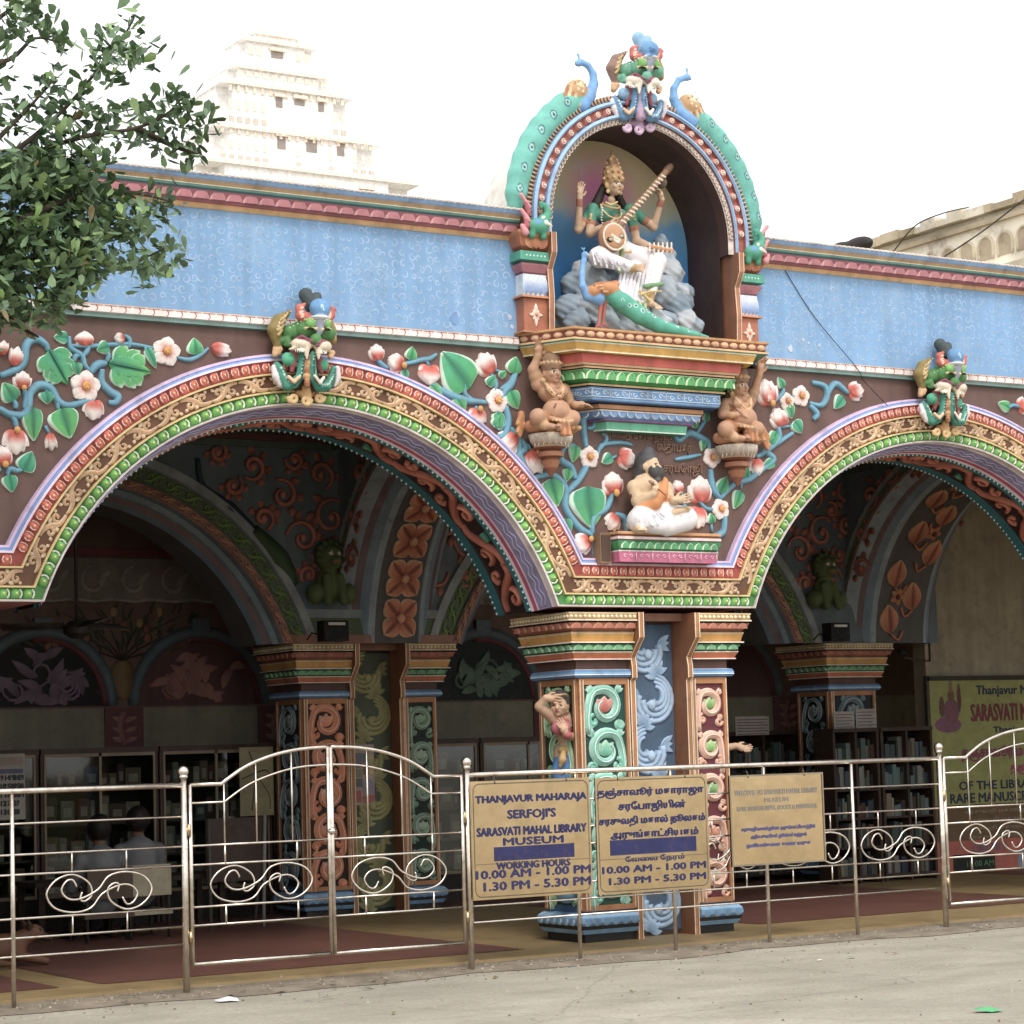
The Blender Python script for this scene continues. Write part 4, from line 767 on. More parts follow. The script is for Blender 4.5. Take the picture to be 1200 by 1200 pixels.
tier_row(unit_mesh(lambda m_: m_.scallop(.074, .042, .014, '#5f9ad8', '#eef4fa', -1)), 'lotus_petal', .51, .163, 4.095, .08, tparts['wave_molding'])
# pilasters
PP = [(.075, 5.475, '#b5723a'), (.075, 5.455, '#c98648'), (.06, 5.44, '#b96a3c'), (.03, 5.36, '#a85f36'), (.005, 5.335, '#5a3424'), (.045, 5.32, '#3fa489'), (.05, 5.25, '#2f8a74'), (.01, 5.24, '#b97f8a'), (.035, 5.22, '#b86f7c'), (.0, 5.165, '#6a3a40'), (.0, 5.15, '#dfe8f4'), (.0, 4.985, '#cc8450'), (.03, 4.98, '#cc8450'), (.03, 4.965, '#8a4a2c'), (.0, 4.96, '#b06038'), (.0, 4.71, '#c07a48'), (.03, 4.705, '#c07a48'), (.03, 4.69, '#c07a48')]
for sx, (x0, x1) in ((-1, (-1.16, -.95)), (1, (.90, 1.09))):
    mb = MB(); ring_prof(mb, x0, x1, -.12, .30, PP, (1, 0, 1, 0) if sx < 0 else (0, 1, 1, 0)); pl = mb.build('pilaster', PAINT, shr)
    xc = (x0 + x1) / 2; mb = MB()
    for i in range(5): mb.petal((x0 + .02 + i * (x1 - x0 - .04) / 4, 4.99), (x0 + .02 + i * (x1 - x0 - .04) / 4, 5.145), .055, .022, '#2f7fd0', '#eef2f8', rim='#cfe0f2', y0=-.12, n=5, tip=.8)
    mb.build('lotus_petal', CLEAN, pl); mb = MB()
    for i in range(3): mb.petal((xc + (i - 1) * .035, 5.345), (xc + (i - 1) * .10, 5.445), .075, .02, '#a8502c', '#d89058', rim='#e6b080', y0=-.155, n=5)
    mb.build('lotus_petal', CLEAN, pl); mb = MB()
    for i in range(8): a = i * PI / 4; L = .075 if i % 2 == 0 else .045; mb.petal((xc, 4.835), (xc + L * math.cos(a) * .8, 4.835 + L * math.sin(a) * 1.2), .032, .016, '#e0b490', '#f2e4dc', y0=-.12, n=4)
    mb.ball((xc, -.135, 4.835), .014, '#d87a4a', 6, 4); mb.build('flower', CLEAN, pl)
    mb = MB(); [mb.ball((x0 + .01 + i * .033, -.168, 5.285), (.009, .006, .009), '#dff2ea', 5, 3) for i in range(6)]; mb.build('bead_row', CLEAN, pl)
    bx0, bx1 = (x1, x1 + .05) if sx < 0 else (x0 - .05, x0); pr = [(.09, 5.478), (.09, 5.32), (.02, 5.20), (.035, 4.98), (.02, 4.70)]; mb = MB()
    for i in range(len(pr) - 1):
        (o0, z0), (o1, z1) = pr[i], pr[i + 1]
        for xa, xb, c, lf in ((bx0, bx1, '#b0714a', 0), (bx0, bx0 + .007, '#e8cdb0', .004), (bx1 - .007, bx1, '#e8cdb0', .004)): mb.add([(xa, -.12 - o0 - lf, z0), (xb, -.12 - o0 - lf, z0), (xb, -.12 - o1 - lf, z1), (xa, -.12 - o1 - lf, z1)], [(0, 3, 2, 1)], c)
        for xx in (bx0, bx1): mb.add([(xx, -.12 - o0, z0), (xx, .1, z0), (xx, .1, z1), (xx, -.12 - o1, z1)], [(0, 3, 2, 1)], '#8f5a3c')
    mb.build('frame_board', PAINT, shr)
# arch ring
def nring(mb, prof, y_mode=None, n=48, zlow=5.47):
    for i in range(len(prof) - 1):
        (r0, y0, c), (r1, y1, _) = prof[i], prof[i + 1]; vs = []
        for j in range(n + 3):
            for r, y in ((r0, y0), (r1, y1)):
                if j == 0: vs.append((NX + r, y, zlow))
                elif j == n + 2: vs.append((NX - r, y, zlow))
                else: th = PI * (j - 1) / n; vs.append((NX + r * math.cos(th), y, NZ + r * math.sin(th)))
        mb.add(vs, [(2 * j, 2 * j + 1, 2 * j + 3, 2 * j + 2) for j in range(n + 2)], c, True)
mb = MB(); nring(mb, [(.86, .0, '#5a3e38'), (.85, -.13, '#e8dcd4'), (.892, -.145, '#8a5048'), (.893, -.17, '#7fb2e4'), (.905, -.185, '#93c2ee'), (.925, -.17, '#74a6dc'), (.93, -.14, '#b05a48'), (1.0, -.14, '#b05a48'), (1.001, -.17, '#7fb2e4'), (1.015, -.185, '#93c2ee'), (1.035, -.17, '#74a6dc'), (1.04, -.14, '#9a6a44'), (1.085, -.13, '#b98a62'), (1.09, -.0, '#8a6a54')]); rg = mb.build('arch_ring', PAINT, shr)
def nplace(me, name, r, y, pitch, par, z0=5.47):
    inv = wm(par).inverted(); L = PI * r; k_ = round(L / pitch)
    for i in range(k_):
        th = (i + .5) * PI / k_; o = bpy.data.objects.new(name, me); COL.objects.link(o); o.parent = par; o.matrix_parent_inverse = inv; o.location = (NX + r * math.cos(th), y, NZ + r * math.sin(th)); o.rotation_euler = (0, -(th - PI / 2), 0)
def u_nred(mb):
    cushion(mb, .078, .062, .032, '#dc8068', '#b85a48'); mb.ball((0, -.032, 0), .011, '#f4e2cc', 5, 3); mb.rib(curl(0, 0, .022, 0, .95, 8, .8, 1), .010, .006, '#f0d2c2', y0=-.026, k=1)
def u_scal(mb): mb.rib([(-.016, -.004), (-.014, .022), (0, .030), (.014, .022), (.016, -.004)], .009, .012, '#f2e8de', '#b07a60', k=2)
nplace(unit_mesh(u_nred), 'rosette', .965, -.14, .105, rg)
nplace(unit_mesh(lambda m_: (m_.rib([(-.016, .006), (-.014, -.016), (0, -.026), (.014, -.016), (.016, .006)], .010, .014, '#f4ebe2', '#b88a74', k=2))), 'scallop', .880, -.142, .040, rg)
nplace(unit_mesh(lambda m_: m_.rib([(0, -.020), (0, .024)], .020, .016, '#dcb892', '#7a5238', k=1)), 'fringe_lobe', 1.062, -.138, .034, rg)
mb = MB(); nring(mb, [(.86, .0, '#4a3634'), (.86, .46, '#4a3634')], zlow=4.70); mb.build('vault', PAINT, shr)
WHITEW = attr_mat('lime_wash', .9, amt=.25, scale=5, dirt=('#9a9488', 4., .7), bump=.8, bscale=22.)
mb = MB(); nring(mb, [(1.085, .0, '#d9d6ce'), (1.06, .2, '#dedbd2'), (1.04, .62, '#d9d6ce'), (.86, .63, '#c9c6be')], zlow=5.3); mb.add([(NX + .95 * math.cos(a), .63, NZ + .95 * math.sin(a)) for a in np.linspace(0, PI, 24)] + [(NX - .95, .63, 5.3), (NX + .95, .63, 5.3)], [tuple(range(26))], '#cfccc4'); mb.build('vault_back', WHITEW, shr)
# painted backdrop: blue sky and clouds below, ochre dusk above, rose halo
m, nt, b = new_mat('painted_backdrop'); b.inputs['Roughness'].default_value = .6
tc = N(nt, 'ShaderNodeNewGeometry'); sp = N(nt, 'ShaderNodeSeparateXYZ'); nt.links.new(tc.outputs['Position'], sp.inputs[0]); mr = N(nt, 'ShaderNodeMapRange'); mr.inputs[1].default_value = 5.0; mr.inputs[2].default_value = 6.45; nt.links.new(sp.outputs[2], mr.inputs[0])
nn = noise_node(nt, 2.2, 6, .6, 'World'); ad = N(nt, 'ShaderNodeMath', operation='MULTIPLY_ADD'); nt.links.new(nn.outputs[0], ad.inputs[0]); ad.inputs[1].default_value = .35; nt.links.new(mr.outputs[0], ad.inputs[2]); su = N(nt, 'ShaderNodeMath', operation='SUBTRACT'); nt.links.new(ad.outputs[0], su.inputs[0]); su.inputs[1].default_value = .17
cr = N(nt, 'ShaderNodeValToRGB'); e = cr.color_ramp.elements; e[0].position = 0; e[0].color = (*lin('#3f76ac'), 1); e[1].position = 1; e[1].color = (*lin('#d8c8a4'), 1)
for p_, c_ in ((.30, '#3f80bc'), (.50, '#6a9fc8'), (.58, '#a9b4aa'), (.75, '#c4b694')): q = e.new(p_); q.color = (*lin(c_), 1)
nt.links.new(su.outputs[0], cr.inputs[0])
n2 = noise_node(nt, 3.4, 7, .55, 'World'); m2 = N(nt, 'ShaderNodeMapRange'); m2.inputs[1].default_value = .56; m2.inputs[2].default_value = .66; nt.links.new(n2.outputs[0], m2.inputs[0]); mx = N(nt, 'ShaderNodeMix', data_type='RGBA'); mx.inputs[7].default_value = (*lin('#b8d4e6'), 1); nt.links.new(cr.outputs[0], mx.inputs[6])
m3 = N(nt, 'ShaderNodeMath', operation='MULTIPLY'); nt.links.new(m2.outputs[0], m3.inputs[0]); m3.inputs[1].default_value = .55; nt.links.new(m3.outputs[0], mx.inputs[0])
dv = N(nt, 'ShaderNodeVectorMath', operation='DISTANCE'); nt.links.new(tc.outputs['Position'], dv.inputs[0]); dv.inputs[1].default_value = (-.02, .45, 6.0); m4 = N(nt, 'ShaderNodeMapRange'); m4.inputs[1].default_value = .12; m4.inputs[2].default_value = .42; m4.inputs[3].default_value = .85; m4.inputs[4].default_value = 0; nt.links.new(dv.outputs['Value'], m4.inputs[0])
mx2 = N(nt, 'ShaderNodeMix', data_type='RGBA'); nt.links.new(m4.outputs[0], mx2.inputs[0]); nt.links.new(mx.outputs[2], mx2.inputs[6]); mx2.inputs[7].default_value = (*lin('#c86aa0'), 1); nt.links.new(mx2.outputs[2], b.inputs['Base Color'])
mb = MB(); P_ = [(NX + .86 * math.cos(a), .45, NZ + .86 * math.sin(a)) for a in np.linspace(0, PI, 32)] + [(NX - .86, .45, 4.7), (NX + .86, .45, 4.7)]; mb.add(P_, [tuple(range(34))], '#2f6fa8'); mb.build('painted_backdrop', m, shr)
# sage's bracket shelf
sb = thing('stone_bracket', (.06, -.1, 2.93), 'small pink and green bracket shelf under the seated sage', 'shelf')
mb = MB(); ring_prof(mb, -.40, .53, -.19, .02, [(.03, 3.175, '#d89a5a'), (.03, 3.155, '#e8b878'), (.015, 3.15, '#8a4a2c'), (.03, 3.135, '#f0d8d8'), (.03, 3.115, '#c04a4a'), (.02, 3.11, '#2f7a50'), (.03, 3.09, '#49a468'), (.0, 3.035, '#2a6a48'), (.01, 3.03, '#f0e6e0'), (.01, 3.02, '#c85a86'), (.0, 2.945, '#c85a86'), (0, 2.94, '#7a3a4a')], (1, 1, 1, 0), bottom=True); sbm = mb.build('shelf_block', PAINT, sb)
me = unit_mesh(lambda m_: m_.scallop(.076, .056, .018, '#49a468', '#d4f0d0')); place_bar(me, 'lotus_petal', -.40, .53, 3.066, -.208, .08, sbm)
me = unit_mesh(lambda m_: (m_.rib(curl(-.03, 0, .018, 0, .9, 7, .3), .007, .005, '#efb8d0', k=1), m_.rib(curl(.03, 0, .018, 3.1, .9, 7, .3, -1), .007, .005, '#efb8d0', k=1), m_.rib([(.075, -.03), (.075, .03)], .007, .004, '#f4d4e0', k=1))); place_bar(me, 'pink_scroll', -.40, .53, 2.985, -.197, .155, sbm)
mb = MB(); mb.box(-.53, -.43, -.12, .0, 2.93, 3.17, '#8a6a4c'); mb.box(-.52, -.44, -.126, -.12, 2.95, 3.15, '#5a4236'); mb.build('end_block', PAINT, sb)
# carved letters in the brown plaster
for s_, (ua, ub, va, vb) in (('சரஸ்வதி மகால் நூலக', (445, 735, 440, 488)), ('ஸ்தாபகர்', (665, 808, 497, 535)), ('சரபோஜி', (690, 850, 572, 622))):
    a = W(580 + ua / 3.53, 380 + va / 3.53); b2 = W(580 + ub / 3.53, 380 + (vb + 10) / 3.53); text(s_, a[0], b2[0], b2[1], b2[1] + .105, -.022, '#94705c', facade, .01, depth=.03, name='carved_letters', mat=PAINT)
# ================================================================== sculptures
def conv(ox, oy, s): return lambda u, v, Y=0.: np.array(W3(ox + u / s, oy + v / s, Y))
C4 = conv(580, 160, 3.5294); C5 = conv(580, 380, 3.5294); DW = conv(600, 380, 5.456); SG = conv(700, 490, 6.667); YA = conv(310, 330, 7.06); WM = conv(620, 790, 8.57); FN = conv(690, 30, 9.23); PK = conv(600, 60, 6.0); DR = conv(840, 400, 7.5)
def head(H, r, skin, yaw=0., lip='#a8443c', brow='#2a1c18', white='#f0ece4', beard=False):
    H = np.array(H, float); cs, sn = math.cos(yaw), math.sin(yaw)
    def L(x, y, z): x, y, z = x * r, y * r, z * r; return H + np.array([x * cs - y * sn, x * sn + y * cs, z])
    ro = (0, 0, yaw); p = [ell(H, (r * .80, r * .90, r), skin, ro), ell(L(0, -.28, -.48), (r * .56, r * .56, r * .5), skin, ro), cap(L(0, -.86, .12), L(0, -1.06, -.2), .09 * r, .16 * r, skin, k=.006), ell(L(0, -.80, -.52), (r * .26, r * .14, r * .12), skin, ro, k=.004), ell(L(0, -.68, -.80), (.2 * r, .16 * r, .16 * r), skin, ro, k=.008)]
    for s_ in (-1, 1): p += [ell(L(.82 * s_, .05, -.08), (r * .12, r * .2, r * .3), skin, ro, k=.006), ell(L(.40 * s_, -.66, -.2), (r * .26, r * .2, r * .22), skin, ro, k=.01)]
    for s_ in (-1, 1):
        p += [ell(L(.34 * s_, -.84, .06), (r * .23, r * .2, r * .11), white, ro, paint=True), ell(L(.34 * s_, -.88, .06), (r * .10, r * .2, r * .10), '#1c1412', ro, paint=True), cap(L(.12 * s_, -.95, .26), L(.42 * s_, -.86, .34), r * .05, r * .05, brow, paint=True), cap(L(.42 * s_, -.86, .34), L(.62 * s_, -.7, .25), r * .05, r * .04, brow, paint=True), cap(L(.12 * s_, -.92, .14), L(.56 * s_, -.74, .14), r * .03, r * .03, brow, paint=True)]
    p += [ell(L(0, -.92, -.52), (r * .25, r * .2, r * .09), lip, ro, paint=True), cap(L(0, -1.0, .34), L(0, -.97, .52), r * .05, r * .05, '#b03020', paint=True)]
    return p, L
def hand(wr, D, U, s, col, curl_=.3, flip=1):
    wr, D, U = (np.array(q, float) for q in (wr, D, U)); D /= np.linalg.norm(D); U = U - D * (U @ D); U /= np.linalg.norm(U); Nn = np.cross(D, U) * flip; p = [cap(wr, wr + D * .045 * s, .020 * s, .024 * s, col), cap(wr + D * .04 * s - U * .014 * s, wr + D * .06 * s + U * .014 * s, .016 * s, .015 * s, col)]
    for i, ln in enumerate((.040, .048, .045, .035)):
        b = wr + D * .066 * s + U * (.026 - .0175 * i) * s; d = D + U * (.16 - .1 * i) ; d /= np.linalg.norm(d); m_ = b + (d * math.cos(curl_) + Nn * math.sin(curl_)) * ln * .6 * s; e_ = m_ + (d * math.cos(2.2 * curl_) + Nn * math.sin(2.2 * curl_)) * ln * .6 * s
        p += [cap(b, m_, .0085 * s, .008 * s, col, k=.003), cap(m_, e_, .008 * s, .0065 * s, col, k=.002)]
    b = wr + D * .018 * s + U * .018 * s; m_ = b + (U * .8 + D * .7 + Nn * .3) * .026 * s; p += [cap(b, m_, .011 * s, .009 * s, col, k=.004), cap(m_, m_ + (D * .9 + U * .25 + Nn * .4) * .024 * s, .009 * s, .007 * s, col, k=.002)]
    return p
def bangle(P, Q, r, col='#c9a04a', n=1, w=.008):
    P, Q = np.array(P, float), np.array(Q, float); d = (Q - P) / np.linalg.norm(Q - P); return [cap(P + d * i * w * 1.9, P + d * (i * w * 1.9 + w * .6), r, r, col, k=.002) for i in range(n)]
def necklace(C, rx, ry, drop, r, col, n=10):
    P = [C + np.array([rx * math.sin(a), -ry * math.cos(a), -drop * math.cos(a)]) for a in np.linspace(-PI * .62, PI * .62, n)]; return chain(P, r, col, k=.002)
def trim(pts, off, r, col, step=.022, k=.001):
    """row of small raised beads following a limb"""
    out = []; P = [np.array(q, float) + np.array(off) for q in pts]
    for a, b in zip(P, P[1:]):
        n_ = max(1, int(np.linalg.norm(b - a) / step)); out += [ell(a + (b - a) * (i + .5) / n_, r, col, k=k) for i in range(n_)]
    return out
GOLD, SK = '#b8935a', '#c9a584'
# ---- goddess playing the veena
st = thing('goddess_statue', tuple(C4(560, 800, .1)), 'seated four-armed goddess statue in white robes playing a long lute on rocks', 'statue')
HD = C4(492, 205, .06); p, L = head(HD, .078, SK, .12)
CH = C4(478, 330, .11); PV = C4(510, 470, .11)
p += [cap(C4(480, 262, .08), C4(480, 285, .10), .032, .04, SK)]
body = [ell(CH, (.125, .085, .10), '#3f8f78'), ell(C4(445, 325, .05), (.055, .05, .05), '#4a9a80'), ell(C4(520, 325, .05), (.055, .05, .05), '#4a9a80'), cap(CH, PV, .085, .10, SK), ell(PV, (.16, .12, .085), '#e9e4e6')]
body += necklace(C4(480, 285, .03), .075, .05, .035, .010, GOLD) + necklace(C4(480, 300, .02), .09, .06, .09, .007, '#d9b878')
# lower arms on the lute, upper arms raised
arms = []
for pts, cols in (([(405, 300, .10), (392, 400, .04), (470, 362, -.08)], None), ([(560, 305, .10), (585, 430, .06), (660, 462, -.08)], None), ([(400, 305, .14), (345, 385, .10), (350, 255, .02)], None), ([(560, 300, .14), (655, 375, .12), (690, 260, .02)], None)):
    A, B, Cc = (C4(*q) for q in pts); M_ = A + (B - A) * .6
    arms += [ell(A, .048, '#3f8f78'), cap(A, M_, .046, .040, '#3f8f78'), cap(M_, B, .036, .034, SK, k=.006), cap(B, Cc, .034, .022, SK)] + bangle(M_, B, .042, '#b06a48', 1, .012) + bangle(Cc - (Cc - B) * .22, Cc, .027, '#a8644a', 3)
arms += hand(C4(470, 362, -.08), (1, -.3, -.15), (0, .1, 1), 1.05, SK, .35) + hand(C4(660, 462, -.08), (1, -.5, 0), (0, 1, .2), 1.05, SK, .1, -1) + hand(C4(350, 255, .02), (.12, 0, 1), (1, .3, 0), 1.1, SK, .15, -1) + hand(C4(690, 260, .02), (-.5, -.2, 1), (0, .6, .6), 1.1, SK, .5)
arms += [cap(C4(640, 455, -.14), C4(730, 472, -.14), .020, .020, '#c98a5a', k=.003)] + [cap(C4(640 + 18 * i, 440, -.15), C4(640 + 18 * i, 480, -.15), .008, .008, '#f0e4d8', k=.001) for i in range(6)]
W_ = '#ece8ec'
legs = [cap(C4(480, 480, .08), C4(430, 500, -.12), .095, .085, W_), cap(C4(430, 500, -.12), C4(560, 540, -.16), .075, .045, W_), cap(C4(555, 540, -.16), C4(590, 545, -.18), .035, .03, SK), cap(C4(540, 490, .08), C4(665, 520, -.08), .10, .09, W_), cap(C4(665, 520, -.08), C4(640, 640, -.14), .085, .055, W_), cap(C4(570, 560, -.02), C4(560, 660, -.06), .09, .07, W_), cap(C4(640, 655, -.15), C4(640, 690, -.19), .035, .03, SK), cap(C4(640, 690, -.19), C4(665, 700, -.26), .030, .022, SK)]
for i in range(5): legs.append(cap(C4(588, 540 + i * 5 - 8, -.20), C4(612 + (4 - i) * 2, 540 + i * 8 - 12, -.24), .0095, .008, SK, k=.003)); legs.append(cap(C4(660 + i * 5, 700, -.25), C4(668 + i * 6, 712, -.29), .009, .008, SK, k=.003))
legs += bangle(C4(560, 542, -.165), C4(590, 545, -.18), .040, GOLD, 2) + bangle(C4(640, 655, -.16), C4(640, 680, -.18), .042, GOLD, 2)
for i in range(9): legs.append(cap(C4(520 + i * 16, 560 + abs(4 - i) * 2, -.13), C4(505 + i * 15, 665 + i * 3, -.17), .012, .018, '#f2eef0' if i % 2 else '#d9d4e0', k=.006))
for i in range(10): legs.append(cap(C4(522 + i * 11, 665 + i * 3.5, -.18), C4(520 + i * 11, 690 + i * 4, -.19), .016, .014, '#d8c48a' if i % 2 else '#5f9f7a', k=.004))
for i in range(6): legs.append(cap(C4(400 + i * 22, 470 + i * 9, -.17 - .01 * (3 - abs(3 - i))), C4(415 + i * 24, 530 + i * 5, -.18), .007, .012, '#d6cfdc' if i % 2 else '#f4f0f2', k=.005))
legs += [cap(C4(620, 620, -.20), C4(690, 610, -.16), .020, .018, '#6f9f6a', k=.004), cap(C4(600, 640, -.20), C4(650, 690, -.22), .014, .014, '#cdb26a', k=.004), cap(C4(525, 470, -.10), C4(515, 560, -.18), .02, .016, '#8f9f62', k=.004)]
hair = [ell(HD + np.array([0, .045, .01]), (.078, .07, .085), '#2a2422'), cap(HD + np.array([-.06, .06, 0]), C4(410, 300, .14), .03, .045, '#2a2422'), cap(HD + np.array([.05, .06, 0]), C4(530, 290, .14), .03, .035, '#2a2422'), cap(HD + np.array([-.03, -.03, .055]), HD + np.array([.04, -.03, .055]), .025, .025, '#2a2422', k=.004)]
crown = [cap(HD + np.array([0, .01, .05]), HD + np.array([0, .01, .10]), .085, .078, GOLD), cap(HD + np.array([0, .01, .11]), HD + np.array([0, .01, .18]), .066, .046, '#9a7a4c', k=.004), cap(HD + np.array([0, .01, .19]), HD + np.array([0, .01, .23]), .040, .028, GOLD, k=.004), cap(HD + np.array([0, .01, .24]), HD + np.array([0, .01, .29]), .022, .008, '#8f6f44', k=.004)]
for z, r_, n_ in ((.055, .088, 12), (.10, .080, 11), (.145, .062, 9), (.185, .048, 7), (.215, .036, 6)): crown += [ell(HD + np.array([r_ * math.sin(i * 2 * PI / n_), .01 - r_ * math.cos(i * 2 * PI / n_), z]), .012, '#d9b878' if i % 2 else '#a8603c', k=.002) for i in range(n_)]
crown += [ell(HD + np.array([s_ * .062, .0, -.05]), (.014, .014, .018), '#e0c080', k=.002) for s_ in (-1, 1)] + [ell(HD + np.array([s_ * .07, -.005, .0]), (.022, .016, .03), '#c9a05a', k=.002) for s_ in (-1, 1)]
orn = trim([C4(445, 290, .0), C4(440, 340, -.02), C4(455, 400, -.02), C4(500, 440, -.04)], (0, 0, 0), .009, '#f0e4e6', .02) + trim([C4(515, 290, .0), C4(530, 340, -.0), C4(540, 400, -.0), C4(530, 450, -.04)], (0, 0, 0), .009, '#d88a94', .02) + trim([C4(420, 465, .0), C4(470, 480, -.04), C4(530, 480, -.05), C4(600, 470, .0)], (0, 0, 0), .012, '#d8b468', .026)
orn += trim([C4(455, 270, .0), C4(480, 283, -.02), C4(508, 270, .0)], (0, 0, 0), .009, '#e8c878', .018) + trim([C4(398, 318, .05), C4(392, 345, .03)], (0, 0, 0), .010, '#d8b468', .02) + trim([C4(572, 325, .05), C4(580, 350, .03)], (0, 0, 0), .010, '#d8b468', .02)
orn += [cap(C4(420 + 10 * i, 310 + 6 * i, -.0), C4(412 + 10 * i, 350 + 4 * i, .0), .004, .004, '#2a6a5a', paint=True) for i in range(4)] + trim([C4(600, 655, -.21), C4(640, 640, -.225), C4(690, 640, -.2)], (0, 0, 0), .010, '#e0c070', .022) + trim([C4(520, 700, -.2), C4(580, 712, -.215), C4(640, 722, -.22)], (0, 0, 0), .009, '#d8b468', .02)
orn += [cap(C4(410 + 30 * i, 478 + 8 * i, -.18), C4(430 + 28 * i, 520 + 4 * i, -.22), .006, .010, '#c9c2d2', k=.004) for i in range(5)]
sculpt('figure', p + hair + crown + body + arms + legs + orn, .0072, .010, parent=st)
GC = C4(480, 420, -.14); n0 = C4(500, 385, -.15); n1 = C4(712, 140, .0)
vee = [ell(GC, (.115, .07, .115), '#b0764a'), ell(GC + np.array([0, -.045, 0]), (.098, .03, .098), '#c08a5a', k=.004), cap(n0, n1, .030, .026, '#8f6a4a', k=.004), cap(n1, n1 + (n1 - n0) * .06, .034, .030, '#6f5038', k=.003), ell(C4(690, 190, .05), (.045, .045, .05), '#7a6a58')]
for i in range(15): q = n0 + (n1 - n0) * (.12 + .055 * i); vee.append(cap(q + np.array([-.022, -.026, .022 * .4]), q + np.array([.022, -.026, -.022 * .4]), .0065, .0065, '#e8d8c0', k=.001))
vee += chain([GC + np.array([.105 * math.cos(a), -.05, .105 * math.sin(a)]) for a in np.linspace(0, 2 * PI, 22)], .0075, '#e8dccb', k=.001)
for s_ in (-1, 1): vee += [ell(GC + np.array([.052 * s_, -.062, -.012 + .018 * s_]), (.030, .016, .022), '#3a2c26', k=.001), ell(GC + np.array([.052 * s_, -.070, -.012 + .018 * s_]), (.020, .012, .014), '#b8ac98', k=.001)]
vee += [cap(GC + np.array([-.035, -.072, .006]), GC + np.array([.035, -.072, -.03]), .008, .008, '#e8dccb', k=.001)] + [cap(GC + np.array([-.02, -.074, -.035 + .012 * i]), GC + np.array([.03, -.074, -.055 + .012 * i]), .003, .003, '#efe8dc', k=.001) for i in range(3)]
sculpt('veena', vee, .0065, .006, parent=st)
rk = []; rn = random.Random(5)
for (u, v, Y, r) in ((330, 620, .22, .14), (310, 720, .15, .15), (340, 770, .0, .13), (420, 700, .02, .17), (400, 600, .12, .17), (520, 720, .02, .18), (620, 740, .05, .17), (470, 780, -.08, .12), (560, 790, -.1, .12), (690, 640, .16, .17), (730, 560, .22, .13), (715, 500, .25, .08), (690, 440, .26, .075), (760, 700, .12, .15), (790, 770, .05, .12), (700, 770, -.02, .13), (640, 790, -.12, .10), (780, 640, .2, .10), (820, 790, .02, .09), (520, 560, .14, .2), (365, 545, .22, .10)):
    rk.append(ell(C4(u, v, Y), (r * .9, r * .7, r * rn.uniform(.7, .95)), rn.choice(('#93a8ba', '#a8b6c2', '#8aa0b2', '#b8c0c8')), (rn.uniform(-.4, .4), rn.uniform(-.4, .4), 0)))
rk += [cap(C4(u, v, Y), C4(u + 22, v + 30, Y - .02), .03, .045, '#b9c4cc') for u, v, Y in ((650, 700, -.14), (600, 715, -.17), (760, 610, .1), (440, 590, -.02), (680, 740, -.16))]
sculpt('rock_seat', rk, .012, .04, mat=PAINT, parent=st, rough=.016, rs=26)
# ---- peacock at her feet
BL, TL = '#5aa0e0', '#45b098'
pk = [*chain([C4(372, 492, -.30), C4(366, 520, -.30), C4(360, 570, -.32), C4(362, 620, -.33), C4(385, 660, -.33), C4(425, 670, -.32)], [.024, .020, .020, .026, .04, .055], BL), ell(C4(372, 488, -.30), (.026, .034, .024), BL), cap(C4(380, 488, -.325), C4(398, 494, -.355), .009, .003, '#d8c8b0', k=.003)]
pk += [cap(C4(368, 475, -.29), C4(355 + 6 * i, 458, -.28), .004, .005, '#3f9fb8', k=.001) for i in range(4)] + [ell(C4(385, 486, -.318), .010, '#f0ece0', paint=True), ell(C4(386, 487, -.325), .006, '#141414', paint=True)]
pk += [ell(C4(455, 630, -.33), (.13, .06, .055), '#c9823e', (0, .0, 0)), cap(C4(400, 640, -.35), C4(500, 610, -.32), .045, .03, '#c9823e')] + [cap(C4(410 + 8 * i, 612 + 6 * i, -.385), C4(505, 598 + 9 * i, -.34), .010, .008, '#e0a05c' if i % 2 else '#a8602c', k=.002) for i in range(6)]
tail = [(470, 650, -.30), (530, 690, -.33), (600, 740, -.37), (680, 785, -.40), (780, 810, -.41), (880, 832, -.41)]; pk += chain([C4(*q) for q in tail], [.07, .075, .07, .055, .04, .015], TL)
for i in range(16): t_ = i / 15; q = C4(480 + 370 * t_, 648 + 165 * t_ ** .8, -.39 - .055 * t_); pk += [ell(q + np.array([0, -.02, .01 * (-1) ** i]), (.018, .03, .018), '#bfe6d6', paint=True), ell(q + np.array([0, -.02, .01 * (-1) ** i]), (.010, .035, .010), '#27506a', paint=True)]
pk += [cap(C4(440, 680, -.32), C4(430, 770, -.34), .020, .012, '#b05a44'), cap(C4(455, 680, -.30), C4(447, 765, -.30), .020, .012, '#b05a44')] + [cap(C4(430, 770, -.34), C4(412 + 14 * i, 796, -.38), .010, .006, '#a84a3c', k=.003) for i in range(3)] + [cap(C4(447, 765, -.30), C4(440 + 14 * i, 790, -.33), .010, .006, '#a84a3c', k=.003) for i in range(3)]
sculpt('peacock_statue', pk, .008, .014, label='painted peacock statue with a drooping green tail at the goddess feet', cat='peacock statue', group='painted peacock statues')
